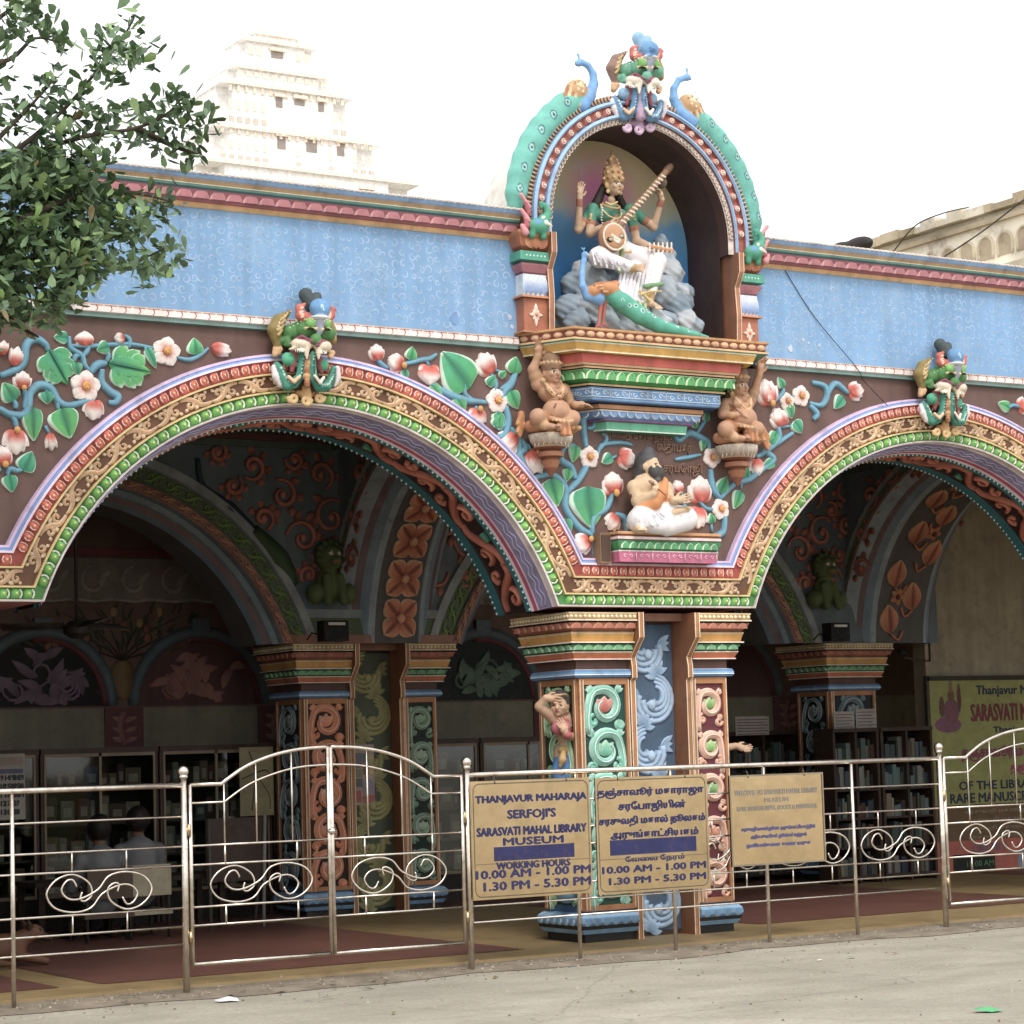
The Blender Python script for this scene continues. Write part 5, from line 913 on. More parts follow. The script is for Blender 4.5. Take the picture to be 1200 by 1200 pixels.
# ---- peacocks on the outside of the niche ring
for sx, lab in ((-1, 'painted peacock statue perched on the left shoulder of the niche arch'), (1, 'painted peacock statue perched on the right shoulder of the niche arch')):
    if sx < 0: Hd, nk, wg = PK(465, 80, -.12), [(480, 75), (535, 100), (570, 160), (575, 230), (545, 310), (490, 380)], (455, 275)
    else: Hd, nk, wg = PK(1355, 72 + 280 - 0, -.12), [(0, 0)], (0, 0)
    R_ = lambda th, r=1.155, y=-.08: np.array([NX + r * math.cos(th), y, NZ + r * math.sin(th)])
    ths = [math.radians(a) for a in np.linspace(118, 178, 9)]; ths = ths if sx < 0 else [PI - a for a in ths]
    base = R_(ths[0], 1.16)
    if sx < 0: HP = [np.array(PK(u, v, -.12)) for u, v in nk]; wc = PK(450, 275, -.12); hb = PK(468, 85, -.12); bk = PK(443, 100, -.14)
    else:
        cv = conv(560, 20, 3.333); HP = [np.array(cv(u, v, -.12)) for u, v in ((815, 235), (785, 245), (765, 280), (765, 320), (785, 370), (830, 410))]; wc = cv(825, 345, -.12); hb = cv(817, 236, -.12); bk = cv(838, 246, -.14)
    p = chain(HP, [.026, .024, .028, .036, .05, .06], BL) + [ell(hb, (.034, .03, .028), BL), cap(hb, bk, .012, .004, '#8a7a6a', k=.003)] + [cap(hb + np.array([0, 0, .02]), hb + np.array([-.03 * sx * 0 + .012 * (i - 1), 0, .075]), .004, .006, '#5fb0d8', k=.001) for i in range(3)]
    p += [ell(wc, (.10, .07, .085), '#c99a62', (0, .5 * sx, 0))] + [cap(wc + np.array([sx * .01 + .026 * (i - 3), -.06 + .012 * abs(i - 3), .02]), wc + np.array([sx * .06 + .030 * (i - 3), -.035, -.13]), .011, .008, '#e2bc88' if i % 2 else '#a86c38', k=.002) for i in range(7)] + [ell(wc + np.array([.03 * math.cos(i * 2.4) * (i / 5), -.066, .03 + .03 * math.sin(i * 2.4) * (i / 5)]), .011, '#efd8b0', k=.001) for i in range(12)]
    p += chain([R_(t_, 1.15 + .0 * i) for i, t_ in enumerate(ths)], [.085, .10, .10, .10, .10, .095, .09, .085, .05], '#5fbcae', k=.02)
    for i, t_ in enumerate(np.linspace(ths[0], ths[-1], 8)[1:]): q = R_(t_, 1.17, -.175); p += [ell(q, (.03, .03, .04), '#2a6f86', paint=True), ell(q, (.020, .035, .028), '#9fd8c8', paint=True), ell(q, (.010, .04, .014), '#1f4a6a', paint=True)]
    for i, t_ in enumerate(np.linspace(ths[0], ths[-1], 26)): p.append(cap(R_(t_, 1.10, -.165), R_(t_ + .05 * (1 if sx < 0 else -1), 1.24, -.12), .006, .006, '#5fc4ac', paint=True))
    sculpt('peacock_statue', p, .010, .012, label=lab, cat='peacock statue', group='painted peacock statues')
# ---- makara beasts at the feet of the ring
for sx, (ox, oy), lab in ((-1, (150, 330), 'small green elephant-trunked beast at the left foot of the niche arch'), (1, (1040, 440), 'small green elephant-trunked beast at the right foot of the niche arch')):
    B0 = C4(ox + 30, oy + 40, -.2); q = lambda x, z, y=0.: B0 + np.array([x * 1.0, y, z])
    p = [ell(q(0, 0), (.085, .06, .06), '#3fa888'), ell(q(.05, .05), (.05, .05, .05), '#3fa888'), *chain([q(.06, .06), q(.09, .10), q(.07, .16), q(.03, .18), q(.03, .15)], [.035, .028, .022, .018, .014], '#3fa888'), cap(q(.04, .02, -.05), q(.08, -.01, -.07), .018, .006, '#efe8dc', k=.003), ell(q(.02, .065, -.04), .014, '#efe6d0', paint=True), ell(q(.02, .065, -.05), .007, '#111111', paint=True), cap(q(-.05, -.02), q(-.06, -.08), .03, .026, '#2f9878'), cap(q(.04, -.02), q(.04, -.08), .03, .026, '#2f9878'), ell(q(-.03, .03, -.05), (.04, .02, .03), '#4f8fc0', paint=True)]
    p += [cap(q(-.12 + .012 * i, -.06 + .05 * i), q(-.15 + .02 * (i % 2) * 2, -.01 + .06 * i), .030 - .004 * i, .016, '#b04a5a' if i % 2 else '#d88a90', k=.006) for i in range(5)] if sx < 0 else [cap(q(.12 - .012 * i, -.06 + .05 * i), q(.15 - .04 * (i % 2), -.01 + .06 * i), .030 - .004 * i, .016, '#b04a5a' if i % 2 else '#d88a90', k=.006) for i in range(5)]
    sculpt('beast_statue', p, .008, .008, label=lab, cat='beast statue', group='beasts at the foot of the niche arch')
# ---- guardian lion masks
def yali(cvt, label, hi=False, Y0=-.12):
    G_, G2, CRm, MR = ('#5fae90', '#4fa890', '#e6dccb', '#a84450') if hi else ('#4a8a48', '#34907a', '#e0d0b6', '#964048')
    c = lambda u, v, y=0.: np.array(cvt(u, v, Y0 + y)); s = .0061 / 7.06 * 1.0
    p = [cap(c(200, 430), c(330, 400), .07, .085, G_), cap(c(330, 400, -.05), c(520, 430, -.08), .085, .07, G_), ell(c(430, 400, -.06), (.12, .10, .08), G_), ell(c(380, 350, -.13), (.042, .04, .048), '#6fbf5a'), ell(c(515, 355, -.16), (.038, .04, .046), '#6fbf5a'), ell(c(425, 480, -.16), (.05, .05, .05), G_)]
    p += [cap(c(335, 385, -.16), c(430, 390, -.17), .013, .013, '#d9c48a', k=.002), cap(c(480, 395, -.19), c(545, 395, -.19), .012, .012, '#d9c48a', k=.002), ell(c(380, 395, -.165), (.035, .02, .016), '#2a2420', paint=True), ell(c(515, 400, -.19), (.03, .02, .016), '#2a2420', paint=True)]
    p += [ell(c(310, 520, -.12), (.095, .07, .055), CRm), ell(c(480, 540, -.16), (.075, .07, .055), CRm), cap(c(345, 540, -.15), c(350, 640, -.17), .035, .008, CRm), cap(c(450, 560, -.18), c(445, 640, -.19), .030, .008, CRm), cap(c(260, 545, -.13), c(205, 560, -.13), .025, .008, CRm)]
    p += [*chain([c(240, 490, -.11), c(310, 455, -.17), c(390, 500, -.17)], .017, '#8a3a5a', k=.003), *chain([c(430, 530, -.2), c(490, 490, -.2), c(535, 510, -.18)], .015, '#8a3a5a', k=.003)]
    p += [*chain([c(140, 490, -.02), c(190, 480, -.05), c(205, 520, -.06), c(170, 525, -.04)], [.035, .03, .024, .016], G_), *chain([c(110, 520), c(80, 400), c(120, 320), c(215, 240)], [.04, .06, .055, .012], '#8f7a3a' if not hi else '#8f6f62'), *chain([c(560, 480, -.02), c(560, 400), c(545, 320)], [.04, .035, .02], '#a8843a')]
    p += [cap(c(115 + 12 * i, 440 - 45 * i, -.06), c(150 + 12 * i, 400 - 42 * i, -.06), .014, .008, '#c8a868', k=.002) for i in range(4)]
    p += [*chain([c(345, 300, -.08), c(300, 280, -.08), c(290, 220, -.08), c(330, 190, -.08)], [.05, .045, .035, .016], '#c4523c'), *chain([c(520, 310, -.12), c(550, 280, -.12), c(560, 230, -.12), c(585, 235, -.12)], [.04, .035, .026, .014], '#c4523c'), cap(c(300, 250, -.12), c(330, 290, -.13), .012, .012, '#f0b8a0', paint=True), cap(c(545, 250, -.15), c(540, 300, -.16), .012, .012, '#f0b8a0', paint=True)]
    p += [cap(c(455, 420, -.17), c(460, 310, -.15), .025, .055, '#8f96a8'), ell(c(460, 300, -.15), (.085, .07, .02), '#d4d8dc', k=.004), ell(c(458, 225, -.13), (.088, .075, .085), '#4f94cc', k=.004)]
    p += [cap(c(420 + 20 * i, 280, -.2), c(435 + 12 * i, 180, -.2), .007, .007, '#bfe0f4', paint=True) for i in range(5)] if not hi else [*[cap(q, q2, .02, .02, '#2f6fb0', paint=True) for q, q2 in zip([c(*k_, -.2) for k_ in curl(458, 225, 45, 0, 1.2, 10)], [c(*k_, -.2) for k_ in curl(458, 225, 45, 0, 1.2, 10)][1:])]]
    cone = '#4a5658' if not hi else '#7fb4d8'
    p += [cap(c(390, 210, .0), c(340, 110, .02), .055, .06, cone), cap(c(420, 200, .0), c(430, 130, .02), .045, .045, cone), cap(c(330, 140, .02), c(315, 90, .02), .03, .014, cone)]
    # open jaw and the two trunk-like volutes curling on the arch
    jw = ['#4f88b4', '#7fb0d4'] if hi else [G2, '#3fb088']
    p += [*chain([c(250, 590, -.05), c(235, 680, -.06), c(225, 740, -.06)], [.045, .035, .02], MR), *chain([c(320, 590, -.1), c(305, 700, -.1), c(290, 790, -.09), c(240, 845, -.08), c(190, 860, -.06), c(155, 800, -.05), c(120, 720, -.04), c(100, 690, -.03)], [.03, .034, .036, .042, .045, .042, .036, .03], jw[0]), *chain([c(400, 600, -.13), c(395, 700, -.13), c(405, 800, -.12), c(450, 870, -.11), c(510, 870, -.1), c(555, 800, -.09), c(570, 720, -.08)], [.028, .034, .038, .042, .042, .036, .026], jw[0]), *chain([c(445, 640, -.1), c(455, 710, -.1), c(470, 750, -.1)], [.035, .03, .02], MR), ell(c(195, 640, -.06), (.055, .05, .055), jw[1]), ell(c(485, 690, -.1), (.045, .045, .05), jw[1])]
    p += [*chain([c(200, 790, -.11), c(245, 830, -.13), c(285, 790, -.14)], .016, '#e8b890', k=.003), *chain([c(415, 780, -.17), c(460, 840, -.17), c(490, 790, -.15)], .014, '#efe0d4', k=.003), *chain([c(75, 710, -.03), c(90, 780, -.04), c(130, 850, -.04), c(160, 880, -.04)], [.024, .03, .026, .014], '#e4d8dc'), *chain([c(600, 720, -.06), c(605, 800, -.06), c(580, 860, -.06)], [.026, .028, .016], '#e4d8dc'), *chain([c(90, 600, 0.), c(95, 560, -.0), c(130, 560, -.02), c(125, 590, -.02)], [.03, .028, .022, .014], '#d8a874'), *chain([c(545, 620, -.06), c(560, 590, -.06), c(535, 580, -.07)], [.026, .024, .014], '#d8a874')]
    p += [cap(c(350, 620 + 55 * i, -.12), c(352, 640 + 55 * i, -.12), .030, .024, '#d89a5c' if i % 2 else '#a8663a', k=.003) for i in range(5)] if not hi else [cap(c(360, 600, -.1), c(362, 860, -.1), .04, .05, '#b99ab8')]
    gb = '#d8b070' if not hi else '#d4b4d4'
    for u, v in ((235, 965), (345, 985), (455, 960)): p += chain([c(k_[0], k_[1], -.07) for k_ in curl(u, v, 42, PI if u < 345 else 0, 1.05, 11, .3, -1 if u < 345 else 1)], .017, gb, k=.002)
    p += [cap(c(345, 880, -.06), c(345, 950, -.04), .035, .05, '#c99a5c' if not hi else '#c8a4c8'), cap(c(280, 925, -.02), c(415, 925, -.03), .028, .028, '#b98248' if not hi else '#b890b8')] + [cap(c(300 + 22 * i, 870, -.14), c(270 + 36 * i, 950, -.11), .007, .007, '#8a4f2a' if not hi else '#8f6a90', paint=True) for i in range(5)]
    p += [cap(c(350, 450, -.0), c(350, 900, .03), .10, .10, '#5a4038')]
    v1 = [c(250 + 70, 590, -.1), c(305, 700, -.1), c(290, 790, -.09), c(240, 845, -.08), c(190, 860, -.06), c(155, 800, -.05), c(120, 720, -.04)]; v2 = [c(400, 600, -.13), c(395, 700, -.13), c(405, 800, -.12), c(450, 870, -.11), c(510, 870, -.1), c(555, 800, -.09), c(570, 720, -.08)]
    lc = '#d6ece4' if hi else '#bfe0cc'
    for v_ in (v1, v2): p += trim(v_, (0, -.034, .012), .0075, lc, .020) + [dict(q_, paint=True) for q_ in chain([q + np.array([0, -.03, -.014]) for q in v_], .006, '#1f5a58' if not hi else '#2f5a8a')]
    p += trim([c(85, 420), c(100, 340), c(150, 280), c(205, 250)], (0, -.055, 0), .009, '#e0c890' if not hi else '#c8a494', .024) + trim([c(165, 455, -.05), c(230, 420, -.08), c(320, 370, -.1)], (0, -.055, .045), .011, '#8fcf7a' if not hi else '#a8dcc8', .024)
    p += [ell(c(175, 500, -.09), (.03, .03, .026), '#7a2a30', paint=True), ell(c(425, 505, -.21), (.016, .012, .012), '#2a3a20', paint=True), ell(c(455, 505, -.22), (.014, .012, .012), '#2a3a20', paint=True)]
    p += [cap(c(255 + 17 * i, 560, -.16), c(257 + 17 * i, 585, -.17), .008, .005, '#f4ecdc', k=.001) for i in range(6)] + [cap(c(470 + 13 * i, 575, -.20), c(470 + 13 * i, 598, -.205), .007, .005, '#f4ecdc', k=.001) for i in range(4)]
    p += [cap(c(180 + 26 * i, 470 - 12 * i, -.14), c(196 + 26 * i, 440 - 12 * i, -.16), .007, .007, '#2c5a2a' if not hi else '#2f6a5a', paint=True) for i in range(5)] + trim([c(330, 330, -.17), c(380, 320, -.18), c(425, 345, -.2)], (0, -.01, .01), .008, '#e6d49a', .02) + trim([c(480, 340, -.2), c(520, 325, -.2), c(550, 340, -.18)], (0, -.01, .01), .008, '#e6d49a', .02)
    p += [cap(c(455 - 26 + 9 * i, 305, -.205), c(455 - 20 + 7 * i, 350, -.20), .004, .004, '#4f566a', paint=True) for i in range(6)] + [cap(c(300 + 0 * i, 300 - 26 * i, -.115), c(325, 292 - 26 * i, -.115), .006, .006, '#f2c0aa', k=.001) for i in range(4)]
    for q_ in p:
        for k_ in ('r0', 'r1'):
            if k_ in q_ and not q_['paint']: q_[k_] *= .86
        if 'r' in q_ and not q_['paint']: q_['r'] = q_['r'] * .88
    return sculpt('lion_mask', p, .0075, .006, rough=.0022, rs=75, label=label, cat='lion mask', group='guardian lion masks crowning the arches')
y1 = yali(YA, 'green lion mask with a blue knob crowning the first arch, left of the niche')
y2 = copy_at(y1, Vector(y1.location) + Vector((6.0 + .08, 0, .05))); y2['label'] = 'green lion mask with a blue knob crowning the second arch, right of the niche'
# crown of the niche ring: same beast, mint and lilac, mapped to its own place
def FNC(u, v, Y=0.):   # photograph proportions of the top mask
    return FN(545 + (u - 350) * 1.02 * 1.05, 600 + (v - 520) * 1.13, Y)
yali(FNC, 'mint and lilac lion mask finial on top of the shrine niche', True, -.12)
# ---- pot-bellied bearers
def bearer(cv, sx, label):
    s1, s2 = '#bd8a66', '#9c6a48'; X = lambda u, v, y: np.array(cv(u, v, y))
    if sx < 0: K = dict(head=(252, 315, -.18), neck=(245, 372, -.15), chest=(255, 430, -.14), belly=(285, 560, -.20), shL=(165, 385, -.12), elL=(135, 290, -.13), haL=(165, 205, -.16), shR=(330, 420, -.13), elR=(370, 510, -.16), haR=(400, 515, -.22), knL=(165, 590, -.28), knR=(385, 600, -.25), ftL=(210, 650, -.30), ftR=(300, 660, -.28), bag=(60, 600, -.08), seat=(250, 660, -.14), plinth=(235, 0, 0))
    else: K = dict(head=(195, 400, -.18), neck=(190, 480, -.15), chest=(185, 560, -.14), belly=(235, 680, -.20), shL=(290, 520, -.12), elL=(330, 440, -.13), haL=(372, 290, -.16), shR=(75, 560, -.13), elR=(55, 640, -.16), haR=(120, 650, -.22), knL=(350, 770, -.27), knR=(75, 770, -.28), ftL=(270, 850, -.28), ftR=(160, 850, -.30), bag=(400, 800, -.08), seat=(180, 860, -.14), plinth=(170, 0, 0))
    q = {k: X(*v) for k, v in K.items()}; H = q['head']; p, L = head(H, .082, s1, .1)
    hg = '#8f6a4c'
    p += [ell(H + np.array([0, .04, .01]), (.085, .07, .09), '#5a4034'), cap(H + np.array([0, 0, .06]), H + np.array([0, 0, .10]), .082, .075, hg), ell(H + np.array([0, 0, .135]), (.035, .03, .03), hg)] + [ell(H + np.array([.08 * math.sin(a), -.08 * math.cos(a), .075]), .014, '#c9a070', k=.002) for a in np.linspace(-1.8, 1.8, 9)] + [cap(H + np.array([.07, .05, 0]), H + np.array([.09, .05, -.12]), .03, .04, '#5a4034'), cap(H + np.array([-.07, .05, 0]), H + np.array([-.09, .05, -.10]), .03, .03, '#5a4034'), ell(H + np.array([-.085, -.01, -.06]), .02, '#c9a070', k=.003)]
    p += [cap(q['neck'], q['chest'], .045, .10, s1), ell(q['chest'], (.12, .085, .09), s1), ell(q['chest'] + np.array([-.05, -.07, 0]), (.05, .03, .045), s1), ell(q['chest'] + np.array([.055, -.07, 0]), (.05, .03, .045), s1), ell(q['belly'], (.115, .10, .10), s1), ell(q['belly'] + np.array([0, -.118, -.02]), .010, '#6a3f2c', paint=True)]
    for a, b, c_ in (('shL', 'elL', 'haL'), ('shR', 'elR', 'haR')): p += [ell(q[a], .052, s1), cap(q[a], q[b], .050, .042, s1), cap(q[b], q[c_], .040, .026, s1)] + bangle(q[a] + (q[b] - q[a]) * .5, q[b], .051, '#b88a5c', 1, .014) + bangle(q[c_] - (q[c_] - q[b]) * .2, q[c_], .031, '#b88a5c', 2)
    p += hand(q['haL'], (.25 * -sx * 0 + .1, -.15, 1), (1, 0, 0), 1.25, s1, .35, -1) + hand(q['haR'], (1, -.4, .05), (0, 1, .1), 1.2, s1, .3, -1)
    for k_, f_ in (('knL', 'ftL'), ('knR', 'ftR')):
        hip = q['belly'] + np.array([.09 if q[k_][0] > q['belly'][0] else -.09, .06, -.08]); p += [cap(hip, q[k_], .070, .064, s1), cap(q[k_], q[f_], .050, .032, s1), cap(hip, hip + (q[k_] - hip) * .62, .080, .074, '#b0682c', k=.006), cap(q[f_], q[f_] + np.array([-.04 if q[k_][0] > q['belly'][0] else .04, -.05, -.01]), .030, .024, s1)] + bangle(q[f_] - (q[f_] - q[k_]) * .2, q[f_], .042, '#c9a070', 1)
        d_ = -1 if q[k_][0] > q['belly'][0] else 1
        for i in range(5): b0 = q[f_] + np.array([d_ * .045, -.06, 0]) + np.array([d_ * .008, .012 * i - .024, -.006]); p.append(cap(b0, b0 + np.array([d_ * .022, -.016, -.004]), .0085, .008, s1, k=.002))
        if k_ == 'knL': p += [cap(q[k_] + np.array([-.02 + .016 * i, -.075, .05]), q[k_] + np.array([-.035 + .016 * i, -.078, -.05]), .008, .008, '#efe8e4' if i % 2 else '#5f5a62', paint=True) for i in range(3)]
    p += [cap(q['belly'] + np.array([-.11, -.06, -.06]), q['belly'] + np.array([.0, -.12, -.09]), .018, .018, '#b88a5c', k=.003), cap(q['belly'] + np.array([.0, -.12, -.09]), q['belly'] + np.array([.11, -.06, -.06]), .018, .018, '#b88a5c', k=.003), ell(q['belly'] + np.array([0, -.08, -.12]), (.06, .05, .04), s2)]
    p += necklace(q['neck'] + np.array([0, -.03, 0]), .07, .05, .05, .009, '#a8784c') + necklace(q['neck'] + np.array([0, -.04, -.01]), .085, .075, .13, .007, '#b88a5c') + [cap(q['shR'] + np.array([-.05 * sx * -1 * 0, -.05, 0]), q['belly'] + np.array([.08 * sx * -1 * 0 - .08, -.09, .02]), .006, .006, '#7a4f34', k=.002)]
    for i in range(5): p += [cap(q['bag'] + np.array([.02 * i * -sx * 0, 0, .03 - .02 * i]), q['bag'] + np.array([.05 * sx * (1 if i % 2 else .6), -.02, -.02 - .03 * i]), .028, .016, '#c98a48' if i % 2 else '#b87438', k=.004)]
    p += [cap(q['seat'] + np.array([-.19, 0, 0]), q['seat'] + np.array([.19, 0, 0]), .045, .045, '#b07040'), ell(q['seat'] + np.array([0, .0, -.01]), (.22, .13, .05), '#b87c4c')] + [ell(q['seat'] + np.array([-.18 + .06 * i, -.10, -.01]), (.03, .03, .022), '#c9925c', k=.003) for i in range(7)]
    p += trim([q['neck'] + np.array([-.08, -.06, -.02]), q['neck'] + np.array([-.04, -.11, -.10]), q['neck'] + np.array([.0, -.13, -.13]), q['neck'] + np.array([.04, -.11, -.10]), q['neck'] + np.array([.08, -.06, -.02])], (0, 0, 0), .010, '#dcb27c', .02) + trim([q['belly'] + np.array([-.12, -.05, -.07]), q['belly'] + np.array([-.06, -.11, -.085]), q['belly'] + np.array([.0, -.13, -.09]), q['belly'] + np.array([.06, -.11, -.085]), q['belly'] + np.array([.12, -.05, -.07])], (0, 0, 0), .012, '#dcb27c', .026)
    p += [ell(H + np.array([s_ * .075, .0, -.07]), (.016, .014, .024), '#dcb27c', k=.002) for s_ in (-1, 1)] + [ell(H + np.array([.06 * math.sin(a), .05 + .0 * a, .01 - .09 * math.cos(a)]), .022, '#4a3428', k=.002) for a in np.linspace(-1.4, 1.4, 7)] + [cap(q['belly'] + np.array([-.03 + .02 * i, -.115, -.10]), q['belly'] + np.array([-.04 + .027 * i, -.12, -.19]), .010, .014, '#c8803c' if i % 2 else '#a8602c', k=.002) for i in range(4)]
    t = thing('bearer_statue', tuple(q['seat']), label, 'statue', 'pot-bellied bearers holding up the niche'); sculpt('figure', p, .0085, .012, parent=t)
    c = q['seat']; mb = MB(); mb.lathe(c[0], -.12, [(.15, c[2] - .04, '#8f5a38'), (.17, c[2] - .055, '#e6dcc8'), (.155, c[2] - .10, '#c9a888'), (.12, c[2] - .155, '#8f4f30'), (.075, c[2] - .175, '#7a4028'), (.10, c[2] - .19, '#a8663e'), (.10, c[2] - .225, '#8f5232'), (.06, c[2] - .235, '#8f5232'), (.075, c[2] - .26, '#a8663e'), (.05, c[2] - .31, '#8a4a2c'), (.01, c[2] - .38, '#7a4028')], 20); br = mb.build('bracket', CLEAN, t)
    for i in range(12):
        a = PI + i * PI / 11; mb = MB(); mb.petal((0, c[2] - .15), (0, c[2] - .055), .06, .02, '#8f6a4c', '#efe6d8', rim='#f0e8dc', n=4); ca, sa = math.cos(a), math.sin(a)
        mb.v = [(c[0] + (.135 + (z - c[2] + .15) * .3 - y) * ca - x * sa * -1 * -1, -.12 + (.135 + (z - c[2] + .15) * .3 - y) * sa + x * ca, z) for x, y, z in mb.v]; mb.build('lotus_petal', CLEAN, br)
bearer(DW, -1, 'pot-bellied bearer with his right arm raised left of the niche mouldings'); bearer(DR, 1, 'pot-bellied bearer with his left arm raised right of the niche mouldings')
# ---- bearded sage
S_ = lambda u, v, y: np.array(SG(u, v, y)); sk = '#d9b890'; H = S_(415, 375, -.18); p, L = head(H, .082, sk, .35, lip='#8a4a3c', white='#c8ae90')
bd = '#4a4a4c'; dh = '#d9cfd0'
p += [ell(H + np.array([-.02, .05, .03]), (.085, .08, .09), bd), *chain([H + np.array([-.01, .02, .06]), H + np.array([-.01, .02, .09]), H + np.array([-.0, .02, .115])], [.072, .058, .042], '#55565c'), *chain([H + np.array([-.06, .03, -.02]), S_(330, 440, -.12), S_(310, 470, -.11)], [.045, .045, .03], bd)]
p += [ell(L(0, -.72, -.76), (.065, .055, .062), bd), ell(L(.0, -.9, -.36), (.045, .02, .015), bd, k=.004), ell(L(.42, -.5, -.5), (.03, .03, .045), bd), ell(L(-.42, -.5, -.5), (.03, .03, .045), bd), cap(L(0, -.8, -.9), S_(470, 480, -.26), .045, .022, '#6a6a6e'), ell(L(0, -1.0, -.50), (.022, .02, .008), '#a85a48', paint=True)]
p += [cap(S_(400, 440, -.16), S_(400, 480, -.15), .045, .05, sk), ell(S_(390, 540, -.15), (.13, .09, .11), sk), cap(S_(395, 540, -.15), S_(410, 660, -.14), .11, .11, sk), *chain([S_(510, 500, -.2), S_(495, 580, -.245), S_(440, 660, -.25), S_(350, 710, -.2)], [.045, .055, .06, .05], '#d8832a'), cap(S_(500, 600, -.22), S_(510, 690, -.2), .05, .05, '#d8832a')]
p += [ell(S_(290, 540, -.13), .06, sk), cap(S_(290, 540, -.13), S_(310, 650, -.17), .052, .045, sk), cap(S_(310, 650, -.17), S_(440, 590, -.30), .044, .028, sk), cap(S_(540, 540, -.13), S_(560, 640, -.18), .05, .045, sk), cap(S_(560, 640, -.18), S_(600, 640, -.33), .042, .028, sk)] + bangle(S_(268, 610, -.15), S_(350, 600, -.17), .02, '#6a4028', 1)
p += hand(S_(440, 595, -.30), (.3, -.2, 1), (.7, .5, 0), 1.15, sk, .7) + hand(S_(600, 640, -.33), (1, -.4, .1), (.1, .3, 1), 1.15, sk, .25) + [cap(S_(400, 490, -.27), S_(530, 600, -.38), .006, .006, '#7a4028', k=.001)]
Wc = '#eae6ea'; p += [cap(S_(400, 730, -.12), S_(330, 800, -.22), .11, .10, Wc), cap(S_(400, 720, -.14), S_(540, 760, -.22), .12, .10, Wc), cap(S_(330, 810, -.22), S_(480, 850, -.26), .08, .06, Wc), cap(S_(690, 790, -.25), S_(540, 850, -.26), .095, .075, Wc), cap(S_(540, 770, -.22), S_(680, 780, -.25), .10, .095, Wc), ell(S_(420, 840, -.16), (.22, .13, .06), Wc), cap(S_(590, 740, -.30), S_(680, 715, -.32), .030, .026, sk), cap(S_(680, 715, -.32), S_(715, 705, -.35), .026, .018, sk), cap(S_(320, 860, -.28), S_(370, 875, -.31), .03, .022, sk)]
for i in range(5): p += [cap(S_(690 + 6 * i, 712, -.335), S_(700 + 8 * i, 698, -.36), .010, .008, sk, k=.002), cap(S_(330 + 9 * i, 862, -.31), S_(322 + 12 * i, 872, -.335), .009, .008, sk, k=.002)]
for i in range(8): p.append(cap(S_(330 + 28 * i, 740 + 5 * (i % 3), -.29), S_(350 + 40 * i, 850 - 6 * i, -.31), .010, .012, '#cdd2de' if i % 2 else '#f4f0f2', k=.006))
p += [*chain([S_(540, 640, -.2), S_(600, 690, -.26), S_(560, 740, -.27)], .03, sk)]
sculpt('sage_statue', p, .0075, .012, label='bearded sage statue with a topknot and orange shawl seated cross-legged on the bracket', cat='statue')
# ---- dancer on the left flank of the pier
Wv = lambda u, v, y: np.array(WM(u, v, y + .12)); sk = '#c9a07c'; H = Wv(300, 320, .10); p, L = head(H, .085, sk, -.75, lip='#a83a3a', white='#a88468')
p += [ell(H + np.array([.03, .03, .03]), (.09, .09, .10), '#4a4440'), ell(H + np.array([.07, .04, .06]), (.06, .06, .06), '#4a4440'), *necklace(H + np.array([0, 0, .06]), .07, .08, -.03, .007, GOLD), ell(Wv(378, 362, .07), (.018, .018, .024), '#e6d4b0', k=.002), cap(Wv(335, 385, .12), Wv(345, 420, .14), .035, .04, sk)]
T0 = Wv(350, 480, .16); T1 = Wv(390, 700, .17); T2 = Wv(390, 800, .18)
p += [ell(T0, (.11, .09, .11), sk), cap(T0, T1, .085, .07, sk), ell(Wv(290, 545, .08), (.055, .05, .055), '#c0586a'), ell(Wv(350, 535, .06), (.055, .05, .055), '#c0586a'), cap(Wv(430, 420, .12), Wv(300, 520, .07), .025, .03, '#b8505f'), ell(T2, (.12, .10, .09), sk), cap(Wv(330, 760, .12), Wv(460, 770, .10), .03, .03, '#c9a860')]
p += [cap(T2, Wv(330, 1000, .16), .10, .085, '#2f7ac0'), cap(T2, Wv(430, 1000, .14), .10, .09, '#2f7ac0'), cap(Wv(330, 1000, .16), Wv(350, 1500, .18), .08, .05, '#2f7ac0'), cap(Wv(430, 1000, .14), Wv(440, 1500, .16), .085, .05, '#2f7ac0'), cap(Wv(350, 1500, .18), Wv(370, 2100, .18), .05, .035, '#2f7ac0'), cap(Wv(440, 1500, .16), Wv(450, 2100, .16), .05, .035, '#2f7ac0'), cap(Wv(370, 2130, .18), Wv(340, 2160, .08), .032, .024, sk), cap(Wv(450, 2130, .16), Wv(450, 2160, .06), .032, .024, sk)]
p += [*chain([Wv(345, 780, .08), Wv(335, 860, .06), Wv(310, 930, .07)], [.022, .03, .012], '#c09a58'), *chain([Wv(500, 680, .18), Wv(510, 800, .16), Wv(500, 1000, .16)], [.03, .035, .03], '#c8485a')]
p += [ell(Wv(240, 440, .14), .05, sk), cap(Wv(240, 440, .14), Wv(105, 330, .12), .045, .038, sk), cap(Wv(105, 320, .12), Wv(170, 235, .06), .036, .024, sk), ell(Wv(440, 450, .12), .05, sk), cap(Wv(440, 450, .12), Wv(470, 640, .08), .045, .04, sk), cap(Wv(470, 640, .08), Wv(370, 610, .0), .038, .026, sk)] + bangle(Wv(395, 615, .0), Wv(370, 610, -.02), .031, '#b04a4a', 2) + bangle(Wv(450, 560, .10), Wv(462, 600, .09), .047, '#b04a4a', 1)
p += hand(Wv(165, 238, .06), (1, -.1, -.1), (0, -.2, 1), 1.1, sk, .3) + hand(Wv(370, 610, .0), (-.5, -.1, 1), (1, .2, .3), 1.15, sk, .2)
p += [cap(Wv(440, 2180, .2), Wv(380, 2185, .15), .09, .09, '#6aa2d0')]
